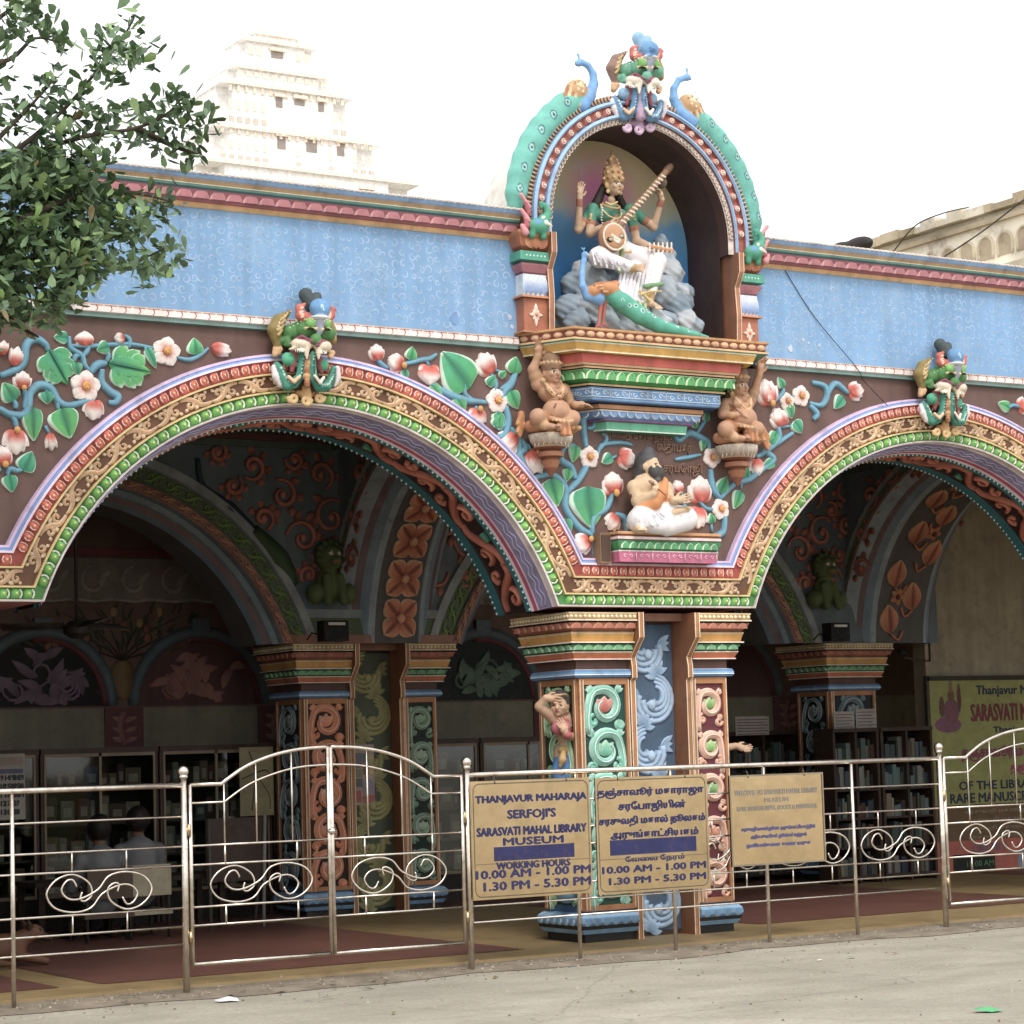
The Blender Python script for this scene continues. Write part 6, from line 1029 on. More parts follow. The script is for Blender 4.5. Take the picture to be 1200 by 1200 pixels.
p = [dict(q_, **{k_: (q_[k_] + np.array([-.30, .14, 0])) for k_ in ('a', 'b', 'c') if k_ in q_}) for q_ in p] if False else p
sculpt('dancer_statue', p, .008, .012, label='dancer statue in blue skirt shading her eyes on the left flank of the middle pier', cat='statue')
# hand of a second dancer on the far flank
hp = np.array(W3(862, 874, .25)); sculpt('dancer_statue', [cap(hp + np.array([-.22, .12, .06]), hp + np.array([-.12, .05, -.02]), .05, .04, sk), cap(hp + np.array([-.12, .05, -.02]), hp, .038, .024, sk), *hand(hp, (1, -.3, -.35), (0, .5, .5), 1.2, sk, .35), ell(hp + np.array([-.25, .2, .25]), (.08, .08, .10), '#4a4440'), cap(hp + np.array([-.25, .18, .1]), hp + np.array([-.22, .18, -.5]), .10, .09, sk), cap(hp + np.array([-.22, .18, -.5]), hp + np.array([-.2, .18, -1.12]), .10, .05, '#2f7ac0')], .009, .012, label='second dancer statue hidden behind the pier with one hand reaching out', cat='statue')
# ================================================================== inside the arcade
IY, IX, IS = 4.4, -.20, 2.56
def garc(cx, R, zs=IS, cz=1.83, n=40):
    s = math.asin((zs - cz) / R); return [(cx + R * math.cos(s + (PI - 2 * s) * j / n), cz + R * math.sin(s + (PI - 2 * s) * j / n)) for j in range(n + 1)]
inner = thing('inner_arcade', (0, IY, 2.5), 'dim inner arcade wall with green scroll bands, behind the street arches', 'wall')
icx = [c + IX for c in CX] + [-9.14]; icx.sort()
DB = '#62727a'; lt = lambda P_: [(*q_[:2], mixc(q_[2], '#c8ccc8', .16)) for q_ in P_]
mb = MB()
for cx in icx[:3]:
    P = garc(cx, 2.53)
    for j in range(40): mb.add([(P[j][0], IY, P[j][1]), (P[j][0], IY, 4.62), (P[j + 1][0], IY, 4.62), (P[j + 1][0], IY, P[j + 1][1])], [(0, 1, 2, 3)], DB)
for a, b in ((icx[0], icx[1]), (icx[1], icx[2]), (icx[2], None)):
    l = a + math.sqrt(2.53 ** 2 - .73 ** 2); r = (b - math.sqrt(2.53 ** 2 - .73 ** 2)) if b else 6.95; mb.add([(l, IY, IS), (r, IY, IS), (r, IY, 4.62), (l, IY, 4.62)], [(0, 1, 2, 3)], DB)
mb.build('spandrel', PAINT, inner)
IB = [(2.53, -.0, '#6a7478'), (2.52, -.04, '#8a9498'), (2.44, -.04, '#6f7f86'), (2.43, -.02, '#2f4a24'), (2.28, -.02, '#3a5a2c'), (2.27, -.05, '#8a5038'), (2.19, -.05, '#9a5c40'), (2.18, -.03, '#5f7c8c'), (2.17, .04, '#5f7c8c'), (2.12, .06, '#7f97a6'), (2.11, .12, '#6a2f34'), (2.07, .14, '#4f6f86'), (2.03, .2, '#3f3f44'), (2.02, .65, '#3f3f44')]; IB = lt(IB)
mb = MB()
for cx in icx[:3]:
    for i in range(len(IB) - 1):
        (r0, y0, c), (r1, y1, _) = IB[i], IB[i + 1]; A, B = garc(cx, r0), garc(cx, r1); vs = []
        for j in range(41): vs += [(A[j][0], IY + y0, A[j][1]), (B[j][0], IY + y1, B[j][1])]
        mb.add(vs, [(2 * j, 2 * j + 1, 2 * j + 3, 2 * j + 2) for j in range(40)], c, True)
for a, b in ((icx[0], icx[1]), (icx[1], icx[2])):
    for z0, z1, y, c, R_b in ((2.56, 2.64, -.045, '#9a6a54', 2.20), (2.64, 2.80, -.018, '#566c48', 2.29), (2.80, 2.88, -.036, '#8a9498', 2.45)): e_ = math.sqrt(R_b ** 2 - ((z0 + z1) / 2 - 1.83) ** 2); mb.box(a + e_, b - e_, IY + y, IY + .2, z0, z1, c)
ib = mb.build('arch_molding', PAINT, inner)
us = unit_mesh(lambda m_: u_scroll(m_, .20, .11, '#7a9a4c', '#3f5a24', '#4f7a30')); um = unit_mesh(lambda m_: u_scroll(m_, .16, .05, '#c88a66', '#7a3f2c'))
for cx in icx[1:3]:
    for me, R, pt, y in ((us, 2.355, .20, -.02), (um, 2.23, .17, -.05)):
        inv = wm(ib).inverted(); s = math.asin(.73 / R); k_ = int((PI - 2 * s) * R / pt)
        for i in range(k_): th = s + (i + .5) * (PI - 2 * s) / k_; o = bpy.data.objects.new('scroll', me); COL.objects.link(o); o.parent = ib; o.matrix_parent_inverse = inv; o.location = (cx + R * math.cos(th), IY + y, 1.83 + R * math.sin(th)); o.rotation_euler = (0, -(th - PI / 2), 0)
# rust foliage, painted peafowl on the dim spandrels
def foliage(par, pts, fn=ident, c='#bc6a50', e='#6a342e', th=.065):
    for (cx, cz, r, a, d) in pts:
        mb = MB(); mb.rib(curl(cx, cz, r, a, 1.1, 12, .25, d), [th * .5, th, th * .9, th * .4], .03, c, e, k=2)
        for q in range(4): t_ = a + d * (1. + q * .9); mb.petal((cx + r * .95 * math.cos(t_), cz + r * .95 * math.sin(t_)), (cx + r * 1.5 * math.cos(t_ + .35 * d), cz + r * 1.5 * math.sin(t_ + .35 * d)), th * 1.3, .022, e, c, n=4)
        mb.ball((cx, -.02, cz), (th * .6, .02, th * .6), c, 6, 4); mapped(mb, fn).build('scroll', PAINT, par)
fo = lambda dx, m_=1: [(dx + x * m_, z, r, a, d * m_) for x, z, r, a, d in ((-.15, 3.25, .16, 0, 1), (-.55, 3.55, .17, 3, -1), (-.25, 3.75, .18, 1, 1), (-.75, 3.95, .15, 2, -1), (-.35, 4.15, .14, 5, 1), (-1.05, 4.2, .13, 4, 1), (-1.4, 4.32, .09, 1, -1), (.12, 4.2, .13, 2, 1), (.1, 3.85, .12, 0, -1), (-.02, 3.52, .10, 2, 1), (-.5, 3.2, .09, 4, -1), (-.95, 3.72, .11, 5, 1), (-1.25, 4.02, .10, 1, -1), (-.62, 4.28, .10, 3, 1), (-.1, 4.0, .09, 2, -1))]
fi = lambda p: (p[0], p[1] + IY - .002, p[2])
foliage(inner, fo(-.30), fi); foliage(inner, [(x + .2 + .9 * 0, z, r, a, d) for x, z, r, a, d in fo(.2, -1)], fi); foliage(inner, fo(5.6), fi); foliage(inner, fo(6.1, -1), fi)
for dx in (-.75,):
    mb = MB(); mb.rib([(dx - 1.15, 4.25), (dx - 1.1, 4.0), (dx - .85, 3.8), (dx - .6, 3.6)], [.05, .07, .16, .10], .04, '#2f4658', '#1f2f3c', k=5); mb.rib([(dx - .62, 3.6), (dx - .35, 3.35), (dx - .2, 3.1)], [.16, .22, .12], .05, '#3f5a34', '#24341f', k=5); mapped(mb, fi).build('peafowl_relief', PAINT, inner)
for x, xf, lab in ((-.62, -.70, 'small green seated lion figure on the inner pier between the two arches'), (5.30, 5.24, 'small green seated lion figure on the inner pier behind the second arch')):
    b0 = np.array([x, IY - .10, 2.92]); v3 = lambda a, b, c: b0 + np.array([a, b, c]); gr, gd = '#5c6c3c', '#46552c'
    p = [ell(v3(0, .02, .18), (.13, .10, .18), gr), ell(v3(0, -.03, .44), (.11, .10, .12), gr), ell(v3(0, .02, .46), (.15, .08, .15), gd), ell(v3(0, -.12, .40), (.06, .05, .045), gr)] + [cap(v3(s * .07, -.06, .25), v3(s * .08, -.11, .02), .045, .04, gr) for s in (-1, 1)] + [ell(v3(s * .17, -.02, .10), (.08, .09, .10), gr) for s in (-1, 1)] + [ell(v3(s * .045, -.12, .47), (.022, .02, .02), '#e8dcc0', paint=True) for s in (-1, 1)] + [ell(v3(s * .045, -.135, .47), .01, '#1c1412', paint=True) for s in (-1, 1)] + [ell(v3(0, -.16, .385), (.045, .02, .012), '#8a2f2c', paint=True)] + [ell(v3(.13 * math.sin(a), -.02, .46 + .13 * math.cos(a)), .03, gd, k=.004) for a in np.linspace(-2.4, 2.4, 11)]
    sculpt('lion_statue', p, .013, .014, label=lab, cat='lion statue', group='seated green lion figures')
    xl = x; x = xf; t = thing('flood_light', (x - .05, IY - .42, 2.58), 'black box flood lamp resting on the inner pier ' + ('between the arches' if x < 0 else 'behind the second arch'), 'lamp', 'flood lamps')
    mb = MB(); mb.box(x - .17, x + .08, IY - .45, IY - .30, 2.56, 2.75, '#17181a'); mb.box(x - .13, x + .05, IY - .30, IY - .25, 2.60, 2.71, '#222222'); mb.build('housing', CLEAN, t); mb = MB(); mb.box(x - .13, x + .04, IY - .462, IY - .45, 2.705, 2.73, '#d8d4c8'); mb.build('tube', CLEAN, t)
    mb = MB(); mb.tube([(x - .17, IY - .35, 2.62), (x - .24, IY - .33, 2.64), (x - .25, IY - .25, 2.58)], .008, '#111111', 5); mb.build('cable', CLEAN, t)
# transverse arches between street pier and inner pier
def transverse(xo, label, leafy, pw=.30):
    t = thing('transverse_arch', (xo + .2, 2.5, 2.56), label, 'arch', 'transverse arches across the arcade'); yc, cz, zs = 2.55, 2.5, 2.56
    P0 = pw; prof = [(-.46, 2.10, DB), (-.46, 2.10, '#6f7f86'), (-.49, 2.095, '#8a9498'), (-.49, 2.05, '#3a5a2c'), (-.48, 2.045, '#3a5a2c'), (-.48, 1.96, '#8a5038'), (-.50, 1.955, '#a06a54'), (-.50, 1.92, '#7a8f9c'), (-.42, 1.91, '#8fa4b2'), (-.36, 1.87, '#5a2f3c'), (-.28, 1.86, '#5f7f98'), (-.20, 1.82, '#8fa4b2'), (-.14, 1.80, '#3a2f34'), (-.10, 1.79, '#262024'), (P0 + .02, 1.79, '#4f6878'), (P0 + .04, 1.80, '#8fa4b2'), (P0 + .10, 1.83, '#5f7f98'), (P0 + .16, 1.86, '#5a2f3c'), (P0 + .22, 1.90, '#7a8f9c'), (P0 + .28, 1.95, DB), (P0 + .28, 2.10, DB)]; prof = lt(prof)
    arc = lambda R, n=36: [(yc + R * math.cos(s_), cz + R * math.sin(s_)) for s_ in [math.asin((zs - cz) / R) + (PI - 2 * math.asin((zs - cz) / R)) * j / n for j in range(n + 1)]]
    mb = MB()
    for i in range(1, len(prof) - 1):
        (x0, r0, c), (x1, r1, _) = prof[i], prof[i + 1]; A, B = arc(r0), arc(r1); vs = []
        for j in range(37): vs += [(xo + x0, A[j][0], A[j][1]), (xo + x1, B[j][0], B[j][1])]
        mb.add(vs, [(2 * j, 2 * j + 1, 2 * j + 3, 2 * j + 2) for j in range(36)], c, True)
    mb.build('arch_molding', PAINT, t); mb = MB()
    for xx in (-.46, P0 + .28):
        A = arc(2.10); mb = MB()
        for j in range(36): mb.add([(xo + xx, A[j][0], A[j][1]), (xo + xx, A[j][0], 4.62), (xo + xx, A[j + 1][0], 4.62), (xo + xx, A[j + 1][0], A[j + 1][1])], [(0, 1, 2, 3)], DB)
        for ya, yb in ((.752, A[-1][0]), (A[0][0], IY - .002)):
            if yb > ya: mb.add([(xo + xx, ya, zs), (xo + xx, yb, zs), (xo + xx, yb, 4.62), (xo + xx, ya, 4.62)], [(0, 1, 2, 3)], DB)
        mb.build('spandrel', PAINT, t)
    fl = lambda p: (xo - .462 + p[1], 2.5 - p[0], p[2])   # left face, seen from -X
    foliage(t, [(x_, z, r, a, d) for x_, z, r, a, d in ((-1.65, 3.35, .12, 0, 1), (-1.62, 3.75, .14, 2, -1), (-1.45, 4.1, .15, 4, 1), (-1.1, 4.3, .12, 1, -1), (-.7, 4.35, .1, 3, 1))], fl)
    def on(arcv, xl, h): s0 = math.asin((zs - cz) / 1.79); th = s0 + arcv / 1.79; return (xo + xl, yc + (1.79 - h) * math.cos(th), cz + (1.79 - h) * math.sin(th))
    if not leafy:
        for i in range(13):
            mb = MB(); L_ = .36
            for q in range(4):
                a = PI / 4 + q * PI / 2; mb.petal((0, 0), (.215 * math.cos(a), .215 * math.sin(a)), .20, .03, '#b4431f', '#e8935a', rim='#f4c49a', n=6, tip=1.2, vein='#7a2a18')
            for q in range(4): a = q * PI / 2; mb.petal((0, 0), (.13 * math.cos(a), .13 * math.sin(a)), .06, .036, '#7a2a18', '#d87a44', n=4)
            mb.ball((0, -.035, 0), (.045, .03, .045), '#e8a474', 8, 5); mb.v = [on(.24 + i * .39 + v[2] * 1.08, .11 + v[0] * 1.05, -v[1] + .004) for v in mb.v]; mb.build('flower', PAINT, t)
    else:
        rn = random.Random(4)
        for i in range(20):
            mb = MB(); x_ = rn.uniform(-.06, .06) + (.13 if i % 2 else -.13); mb.petal((0, -.15), (rn.uniform(-.08, .08), .17), .26, .04, '#b0552c', '#d8854c', rim='#e6a874', n=6, vein='#7a3420'); mb.rib([(0, -.15), (.1 * (-1) ** i, -.22), (.16 * (-1) ** i, -.12)], .03, .03, '#d8854c', '#8a4426', k=3)
            mb.v = [on(.25 + i * .26 + v[2], .21 + x_ + v[0], -v[1] + .004) for v in mb.v]; mb.build('leaf', PAINT, t)
            if i % 3 == 1:
                mb = MB()
                for q in range(5): a = q * 2 * PI / 5; mb.petal((0, 0), (.10 * math.cos(a), .10 * math.sin(a)), .08, .03, '#a04a28', '#dc9058', n=4)
                mb.ball((0, -.03, 0), .03, '#7a3420', 6, 4); mb.v = [on(.25 + i * .26 + v[2], .21 - x_ + v[0], -v[1] + .004) for v in mb.v]; mb.build('flower', PAINT, t)
    return t
transverse(0., 'transverse arch with square orange flowers on its underside, between the piers', False); transverse(6.15, 'transverse arch with large orange leaves on its underside, beside the plain wall', True, .50)
# ceiling and roof
mb = MB(); mb.add([(FX0, .75, 4.62), (FX1, .75, 4.62), (FX1, 9, 4.62), (FX0, 9, 4.62)], [(0, 1, 2, 3)], '#66706f'); mb.box(FX0, FX1, .36, 9.3, 4.70, 4.88, '#a89a88')
for (x0, x1) in ((-6.9, -.5), (.62, 5.66)):
    for z0, z1, o, c in ((4.50, 4.60, .16, '#4a4a3c'), (4.44, 4.50, .10, '#6a4038'), (4.38, 4.44, .05, '#5a6a60')): mb.box(x0, x1, IY - o, IY - .004, z0, z1, c); mb.box(x0, x1, .756, .75 + o, z0, z1, c); mb.box(x1 - .0 - o, x1, .92, IY - o - .004, z0, z1, c)
mb.build('ceiling', PAINT, kind='structure')
mb = MB(); mb.box(FX0 - .2, FX0, .0, 9.3, -.05, 4.7, '#8f8470'); mb.box(FX1, FX1 + .2, 0, 9.3, -.05, 4.7, '#8f8470'); mb.build('end_wall', PAINT, kind='structure')
# plain wall closing the third bay
mb = MB(); mb.box(6.93, FX1, 4.6, 4.8, 0, 4.62, '#a09376'); mb.build('plain_wall', PAINT, kind='structure')
mb = MB(); mb.tube([(6.42, 4.36, 2.40), (6.7, 4.50, 2.38), (6.99, 4.59, 2.37), (7.0, 4.59, 2.8), (7.0, 4.59, 4.4)], .012, '#4a4034', 5); mb.tube([(6.3, 4.30, 2.46), (6.42, 4.33, 2.44)], .03, '#222222', 6); mb.build('wall_cable', CLEAN, label='thin dark cable running up the corner of the plain beige wall', cat='cable')
# ---- back wall with painted arches
BY = 6.3; bw = thing('mural_wall', (0, BY, 0), 'dim back wall painted with scalloped arches, a vase and foliage', 'wall')
mb = MB(); mb.box(FX0, 8.5, BY, BY + .2, 0, 4.62, '#6f5244'); mb.build('wall', PAINT, bw)
mb = MB(); mb.box(FX0, 8.5, BY - .012, BY, 1.62, 2.04, '#86806a'); mb.build('dado_panel', PAINT, bw)
mb = MB(); mb.box(FX0, 8.5, BY - .03, BY - .013 + .013, 3.52, 3.60, '#7a2f2f'); mb.box(FX0, 8.5, BY - .02, BY - .001, 3.08, 3.50, '#857c70'); mb.build('frieze', PAINT, bw)
cw = unit_mesh(lambda m_: (m_.rib(curl(0, 0, .15, PI / 2, .8, 12, .45, 1), [.03, .06, .05], .012, '#a39c8e', '#7f786c', k=2), m_.petal((.02, -.04), (.16, .10), .08, .01, '#8f887a', '#a8a294', n=4), m_.rib([(-.2, -.18), (0, -.2), (.2, -.17)], .03, .01, '#a39c8e', k=2)))
fz = MB(); x_ = -6.8
while x_ < 5: o = copy_at(bpy.data.objects.new('frieze_curl', cw), (x_, BY - .021, 3.28), parent=bw); o.name = 'frieze_curl'; x_ += .42
sp_ = W(235, 835, BY)[0] - W(50, 835, BY)[0]; xa = W(50, 835, BY)[0]
TY = [('#8a7488', '#17151a', '#5a4658'), ('#8f5a58', '#5f3a3a', '#a8705a'), ('#6f5a50', '#3a2c28', '#8a6a4c'), ('#4f6a5c', '#1f2a28', '#6f8a74')]
for k_ in range(-1, 6):
    xc = xa + sp_ * k_; zc = 2.06; r = sp_ * .40; mb = MB(); A = [(xc + r * math.cos(a), zc + r * 1.02 * math.sin(a)) for a in np.linspace(0, PI, 25)]; ty = TY[k_ % 4]
    mb.add([(x, BY - .006, z) for x, z in A], [tuple(range(25))], ty[1]); mb.build('tympanum', PAINT, bw)
    mb = MB(); mb.rib([(xc + r * 1.08 * math.cos(a), zc + r * 1.10 * math.sin(a)) for a in np.linspace(0, PI, 25)], .13, .05, '#5f7078', '#44545c', y0=BY, k=1); mb.box(xc - .09, xc + .09, BY - .06, BY, zc + r * 1.12, zc + r * 1.3, '#5f7078'); mb.build('arch_frame', PAINT, bw)
    mb = MB(); mb.rib([(xc + r * .97 * math.cos(a), zc + r * 1.0 * math.sin(a)) for a in np.linspace(0, PI * .55, 15)], .07, .02, '#6a2a2c', y0=BY - .008, k=1); mb.build('arch_fillet', PAINT, bw)
    if -1 <= k_ <= 3:
        rn = random.Random(k_ + 9); mb = MB()
        for i in range(26):
            a = rn.uniform(.1, PI - .1); q = rn.uniform(.1, .75) * r; x0, z0 = xc + q * math.cos(a), zc + .05 + q * math.sin(a) * .9; b = rn.uniform(0, 6.28); L_ = rn.uniform(.16, .3); t_ = (x0 + L_ * math.cos(b), max(zc + .03, z0 + L_ * math.sin(b)))
            if math.hypot(t_[0] - xc, t_[1] - zc) < r * .93: mb.petal((x0, z0), t_, .10, .03, ty[2], ty[0], rim=ty[0], y0=BY - .01, n=5, bend=rn.uniform(-.04, .04))
        for i in range(5): a = rn.uniform(.4, 2.7); mb.rib(curl(xc + r * .5 * math.cos(a), zc + r * .5 * math.sin(a), .14, rn.uniform(0, 6), 1., 9, .3), [.02, .045, .03], .03, ty[0], ty[2], y0=BY - .01, k=1)
        mb.build('foliage_relief', PAINT, bw)
    xp = xc + sp_ / 2; mb = MB(); mb.box(xp - .2, xp + .2, BY - .03, BY - .012, 1.62, 2.04, '#6a3438'); mb.rib([(xp, 1.66), (xp - .05, 1.85), (xp, 2.0)], .06, .02, '#8a5a54', y0=BY - .03, k=2)
    for sx in (-1, 1):
        for q in range(3): mb.petal((xp, 1.70 + .1 * q), (xp + .13 * sx, 1.75 + .1 * q), .06, .015, '#8a5a54', '#9a6a5c', y0=BY - .03, n=4)
    mb.build('pilaster', PAINT, bw)
xv = xa + sp_ / 2; mb = MB(); mb.rib([(xv, 2.12), (xv, 2.25), (xv, 2.42), (xv, 2.5)], [.12, .26, .24, .12], .04, '#8a6a34', '#5f4420', y0=BY, k=4); mb.build('vase_painting', PAINT, bw)
rn = random.Random(12); mb = MB()
for i in range(90):
    a = rn.uniform(.25, PI - .25); L1, L2 = rn.uniform(.1, .75), rn.uniform(.1, .2); x0, z0 = xv + 1.5 * L1 * math.cos(a), 2.5 + .75 * L1 * math.sin(a); b = a + rn.uniform(-.6, .6); mb.petal((x0, z0), (x0 + L2 * math.cos(b), z0 + L2 * math.sin(b)), .035, .006, '#2a3420', '#4a5430', y0=BY - .001, n=3)
for i in range(16): a = rn.uniform(.3, PI - .3); L1 = rn.uniform(.3, .7); mb.ball((xv + 1.4 * L1 * math.cos(a), BY - .004, 2.5 + .75 * L1 * math.sin(a)), (.05, .012, .05), rn.choice(('#8a5a3c', '#7a4a34', '#9a7a4c')), 6, 4)
for i in range(9): a = .35 + i * .3; mb.rib([(xv, 2.5), (xv + .4 * math.cos(a), 2.5 + .3 * math.sin(a)), (xv + 1.1 * math.cos(a), 2.5 + .55 * math.sin(a))], [.02, .015, .008], .006, '#2f2c20', y0=BY - .001, k=3)
mb.build('foliage_painting', PAINT, bw)
# ---- glazed cabinets
WOOD = '#4a3a30'
def cabinet(x, wd, y, label, ht=1.60):
    t = thing('display_cabinet', (x + wd / 2, y + .25, .02), label, 'cabinet', 'glazed cabinets along the back wall'); mb = MB(); c = WOOD
    mb.box(x, x + wd, y + .42, y + .45, .02, ht, '#2a241f'); mb.box(x, x + .03, y, y + .42, .02, ht, c); mb.box(x + wd - .03, x + wd, y, y + .42, .02, ht, c); mb.box(x, x + wd, y - .02, y + .45, ht, ht + .05, c); mb.box(x + .03, x + wd - .03, y + .02, y + .42, .02, .30, '#241f1b'); mb.build('carcass', CLEAN, t)
    mb = MB(); f_ = '#8a7a62'
    for a, b in ((x + .03, x + .05), (x + wd / 2 - .012, x + wd / 2 + .012), (x + wd - .05, x + wd - .03)): mb.box(a, b, y - .012, y + .01, .30, ht, f_)
    mb.box(x + .05, x + wd - .05, y - .012, y + .01, ht - .03, ht, f_); mb.box(x + .05, x + wd - .05, y - .012, y + .01, .30, .33, f_); mb.build('door_frame', CLEAN, t)
    mb = MB(); mb.box(x + .05, x + wd - .05, y + .0, y + .004, .33, ht - .03, '#fff'); mb.build('glass_pane', GLASS, t)
    rn = random.Random(int(x * 97) % 991)
    for s_ in range(4):
        z = .34 + s_ * .31; mb = MB(); mb.box(x + .03, x + wd - .03, y + .06, y + .42, z - .02, z, '#5a5348'); mb.build('shelf', CLEAN, t)
        q = x + .06; mb = MB(); k_ = 0
        while q < x + wd - .12:
            b = rn.uniform(.03, .16); h = rn.uniform(.14, .25); cc = rn.choice(('#8a8270', '#6a4a3a', '#7f7f74', '#4f5f5a', '#9a9078', '#5a3a34', '#3f4f5f', '#7a6a4c')); mb.box(q, q + b, y + .12, y + .3, z, z + h, cc); mb.box(q + b * .2, q + b * .8, y + .116, y + .12, z + h * .3, z + h * .7, mixc(cc, '#e8e0cc', .35)); q += b + rn.choice((.01, .01, .04, .1))
        mb.build('book_row', CLEAN, t, kind='stuff')
xc_ = -6.6; names = ['far left, mostly outside the frame', 'left, behind the hanging calendar', 'left of the gate, behind the two seated men', 'beside the pale notice board', 'just left of the inner pier', 'just right of the inner pier', 'behind the middle pier', 'right of the middle pier', 'in the dark left of the bookcases']
for i, nm in enumerate(names): cabinet(xc_ + i * 1.16, 1.14, 5.25, 'dark glazed cabinet of books ' + nm)
for i, nm in enumerate(('in the gloom left of the grey scroll pier', 'beneath the paper notices', 'beside the yellow banner')):
    x = (4.55, 5.03, 5.68)[i]; y = (5.15, 3.95, 3.95)[i]; wd = (1.0, .62, .72)[i]; t = thing('bookcase', (x + wd / 2, y + .15, .02), 'tall dark open bookcase of coloured books ' + nm, 'bookcase', 'open bookcases'); ht = 1.60
    mb = MB(); mb.box(x, x + wd, y + .3, y + .32, .02, ht, '#2c221c'); [mb.box(a, a + .03, y, y + .3, .02, ht, '#3a2a22') for a in (x, x + wd / 2 - .015, x + wd - .03)]; mb.box(x, x + wd, y - .01, y + .32, ht, ht + .04, '#3a2a22'); mb.build('carcass', CLEAN, t); rn = random.Random(i)
    for s_ in range(5):
        z = .1 + s_ * .30; mb = MB(); mb.box(x + .03, x + wd - .03, y, y + .3, z - .02, z, '#3a2a22'); mb.build('shelf', CLEAN, t); mb = MB(); q = x + .05
        while q < x + wd - .07:
            b = rn.uniform(.014, .07); h = rn.uniform(.11, .25); cc = mixc(rn.choice(('#8f9288', '#5f7f7f', '#4a6370', '#8a7e5c', '#6a3a30', '#a09c90', '#3f5a48', '#6f8a86', '#303c52')), '#1c1a18', rn.uniform(.2, .85)); mb.box(q, q + b, y + .04 + rn.uniform(0, .03), y + .22, z, z + h, cc); q += b + .002
        mb.build('book_row', CLEAN, t, kind='stuff')
# ---- papers, posters, calendar, boards
def sheet(name, x0, x1, z0, z1, Y, col, label, cat, group=None):
    mb = MB(); mb.box(x0, x1, Y - .006, Y, z0, z1, col); return mb.build(name, CLEAN, label=label, cat=cat, group=group)
def px_rect(pa, pb, Y): a, b = W(pa[0], pa[1], Y), W(pb[0], pb[1], Y); return a[0], b[0], b[1], a[1]
r = px_rect((-14, 884), (31, 960), 5.18); s_ = sheet('wall_calendar', *r, 5.21, '#a8a294', 'large paper calendar with a grid of dates hung on the far left cabinet', 'calendar'); x0, x1, z0, z1 = r
mb = MB(); mb.box(x0 + .02, x1 - .02, 5.200, 5.204, z0 + (z1 - z0) * .70, z0 + (z1 - z0) * .77, '#5f5f7a'); mb.box(x0 + .02, x1 - .02, 5.200, 5.204, z0 + (z1 - z0) * .82, z1 - .03, '#9a8a7c')
mb.build('print', CLEAN, s_)
for i in range(7):
    for j in range(5):
        d_ = i * 5 + j + 1 - 2
        if 1 <= d_ <= 31: text(str(d_), x0 + .04 + i * (x1 - x0 - .06) / 7, x0 + .04 + i * (x1 - x0 - .06) / 7 + (.022 if d_ < 10 else .045), z0 + (z1 - z0) * (.60 - .13 * j), z0 + (z1 - z0) * (.60 - .13 * j) + .045, 5.203, '#a03a34' if i == 0 else '#3a3a44', s_, .02, 'date', .001)
r = px_rect((281, 876), (322, 955), 5.1); nb = sheet('notice_board', *r, 5.12, '#a89c74', 'pale yellowish board with dark branching lines left of the inner pier', 'board'); mb = MB(); x0, x1, z0, z1 = r
mb.rib([(x0 + .1, z1 - .04), (x0 + .16, z1 - .25), (x0 + .12, z0 + .05)], .014, .003, '#5a5034', y0=5.113); mb.rib([(x0 + .02, z1 - .3), (x0 + .25, z1 - .22), (x1 - .03, z1 - .27)], .012, .003, '#5a5034', y0=5.113); mb.rib([(x0 + .16, z1 - .25), (x0 + .3, z0 + .2), (x1 - .04, z0 + .06)], .010, .003, '#6a6040', y0=5.113); mb.build('print', CLEAN, nb)
st_ = thing('standing_board', (-1.4, 4.0, .02), 'dark brown standing board on pale metal legs in front of the pale notice board', 'board'); a, b = W(240, 960, 4.0), W(312, 1030, 4.0)
mb = MB(); mb.box(a[0], b[0], 3.98, 4.0, b[1], a[1], '#4a3a34'); mb.build('panel', CLEAN, st_); mb = MB(); mb.tube([(b[0] - .02, 3.96, a[1] + .02), (b[0] - .10, 3.86, .02)], .016, '#8a8a84'); mb.tube([(a[0] + .02, 3.96, a[1]), (a[0] - .02, 3.86, .02)], .016, '#5a5a56'); mb.tube([(b[0], 4.02, a[1]), (b[0] + .02, 4.3, .02)], .014, '#6a6a66'); mb.build('leg', CLEAN, st_)
r = px_rect((403, 873), (441, 943), 4.60); po = sheet('poster', *r, 4.63, '#b0a090', 'collage poster of small photographs pasted on the olive strip of the inner pier', 'poster'); x0, x1, z0, z1 = r; mb = MB()
for (a, b, c_, d_, cc) in ((.02, .25, .66, .86, '#b85a5c'), (.25, .62, .62, .86, '#7a7486'), (.02, .3, .46, .6, '#a04a4c'), (.3, .6, .46, .6, '#8f8a70'), (.02, .6, .3, .44, '#77727c'), (.06, .33, .1, .2, '#4f545c'), (.38, .55, .05, .24, '#b04a50'), (.62, .98, .03, .16, '#b0524e'), (.62, .98, .18, .42, '#9a90a0'), (.64, .78, .7, .85, '#4f8a7a'), (.8, .97, .52, .82, '#c8a878'), (.64, .8, .5, .68, '#8a5a4c')): mb.box(x0 + (x1 - x0) * a, x0 + (x1 - x0) * b, 4.619, 4.623, z0 + (z1 - z0) * c_, z0 + (z1 - z0) * d_, cc)
mb.build('print', CLEAN, po)
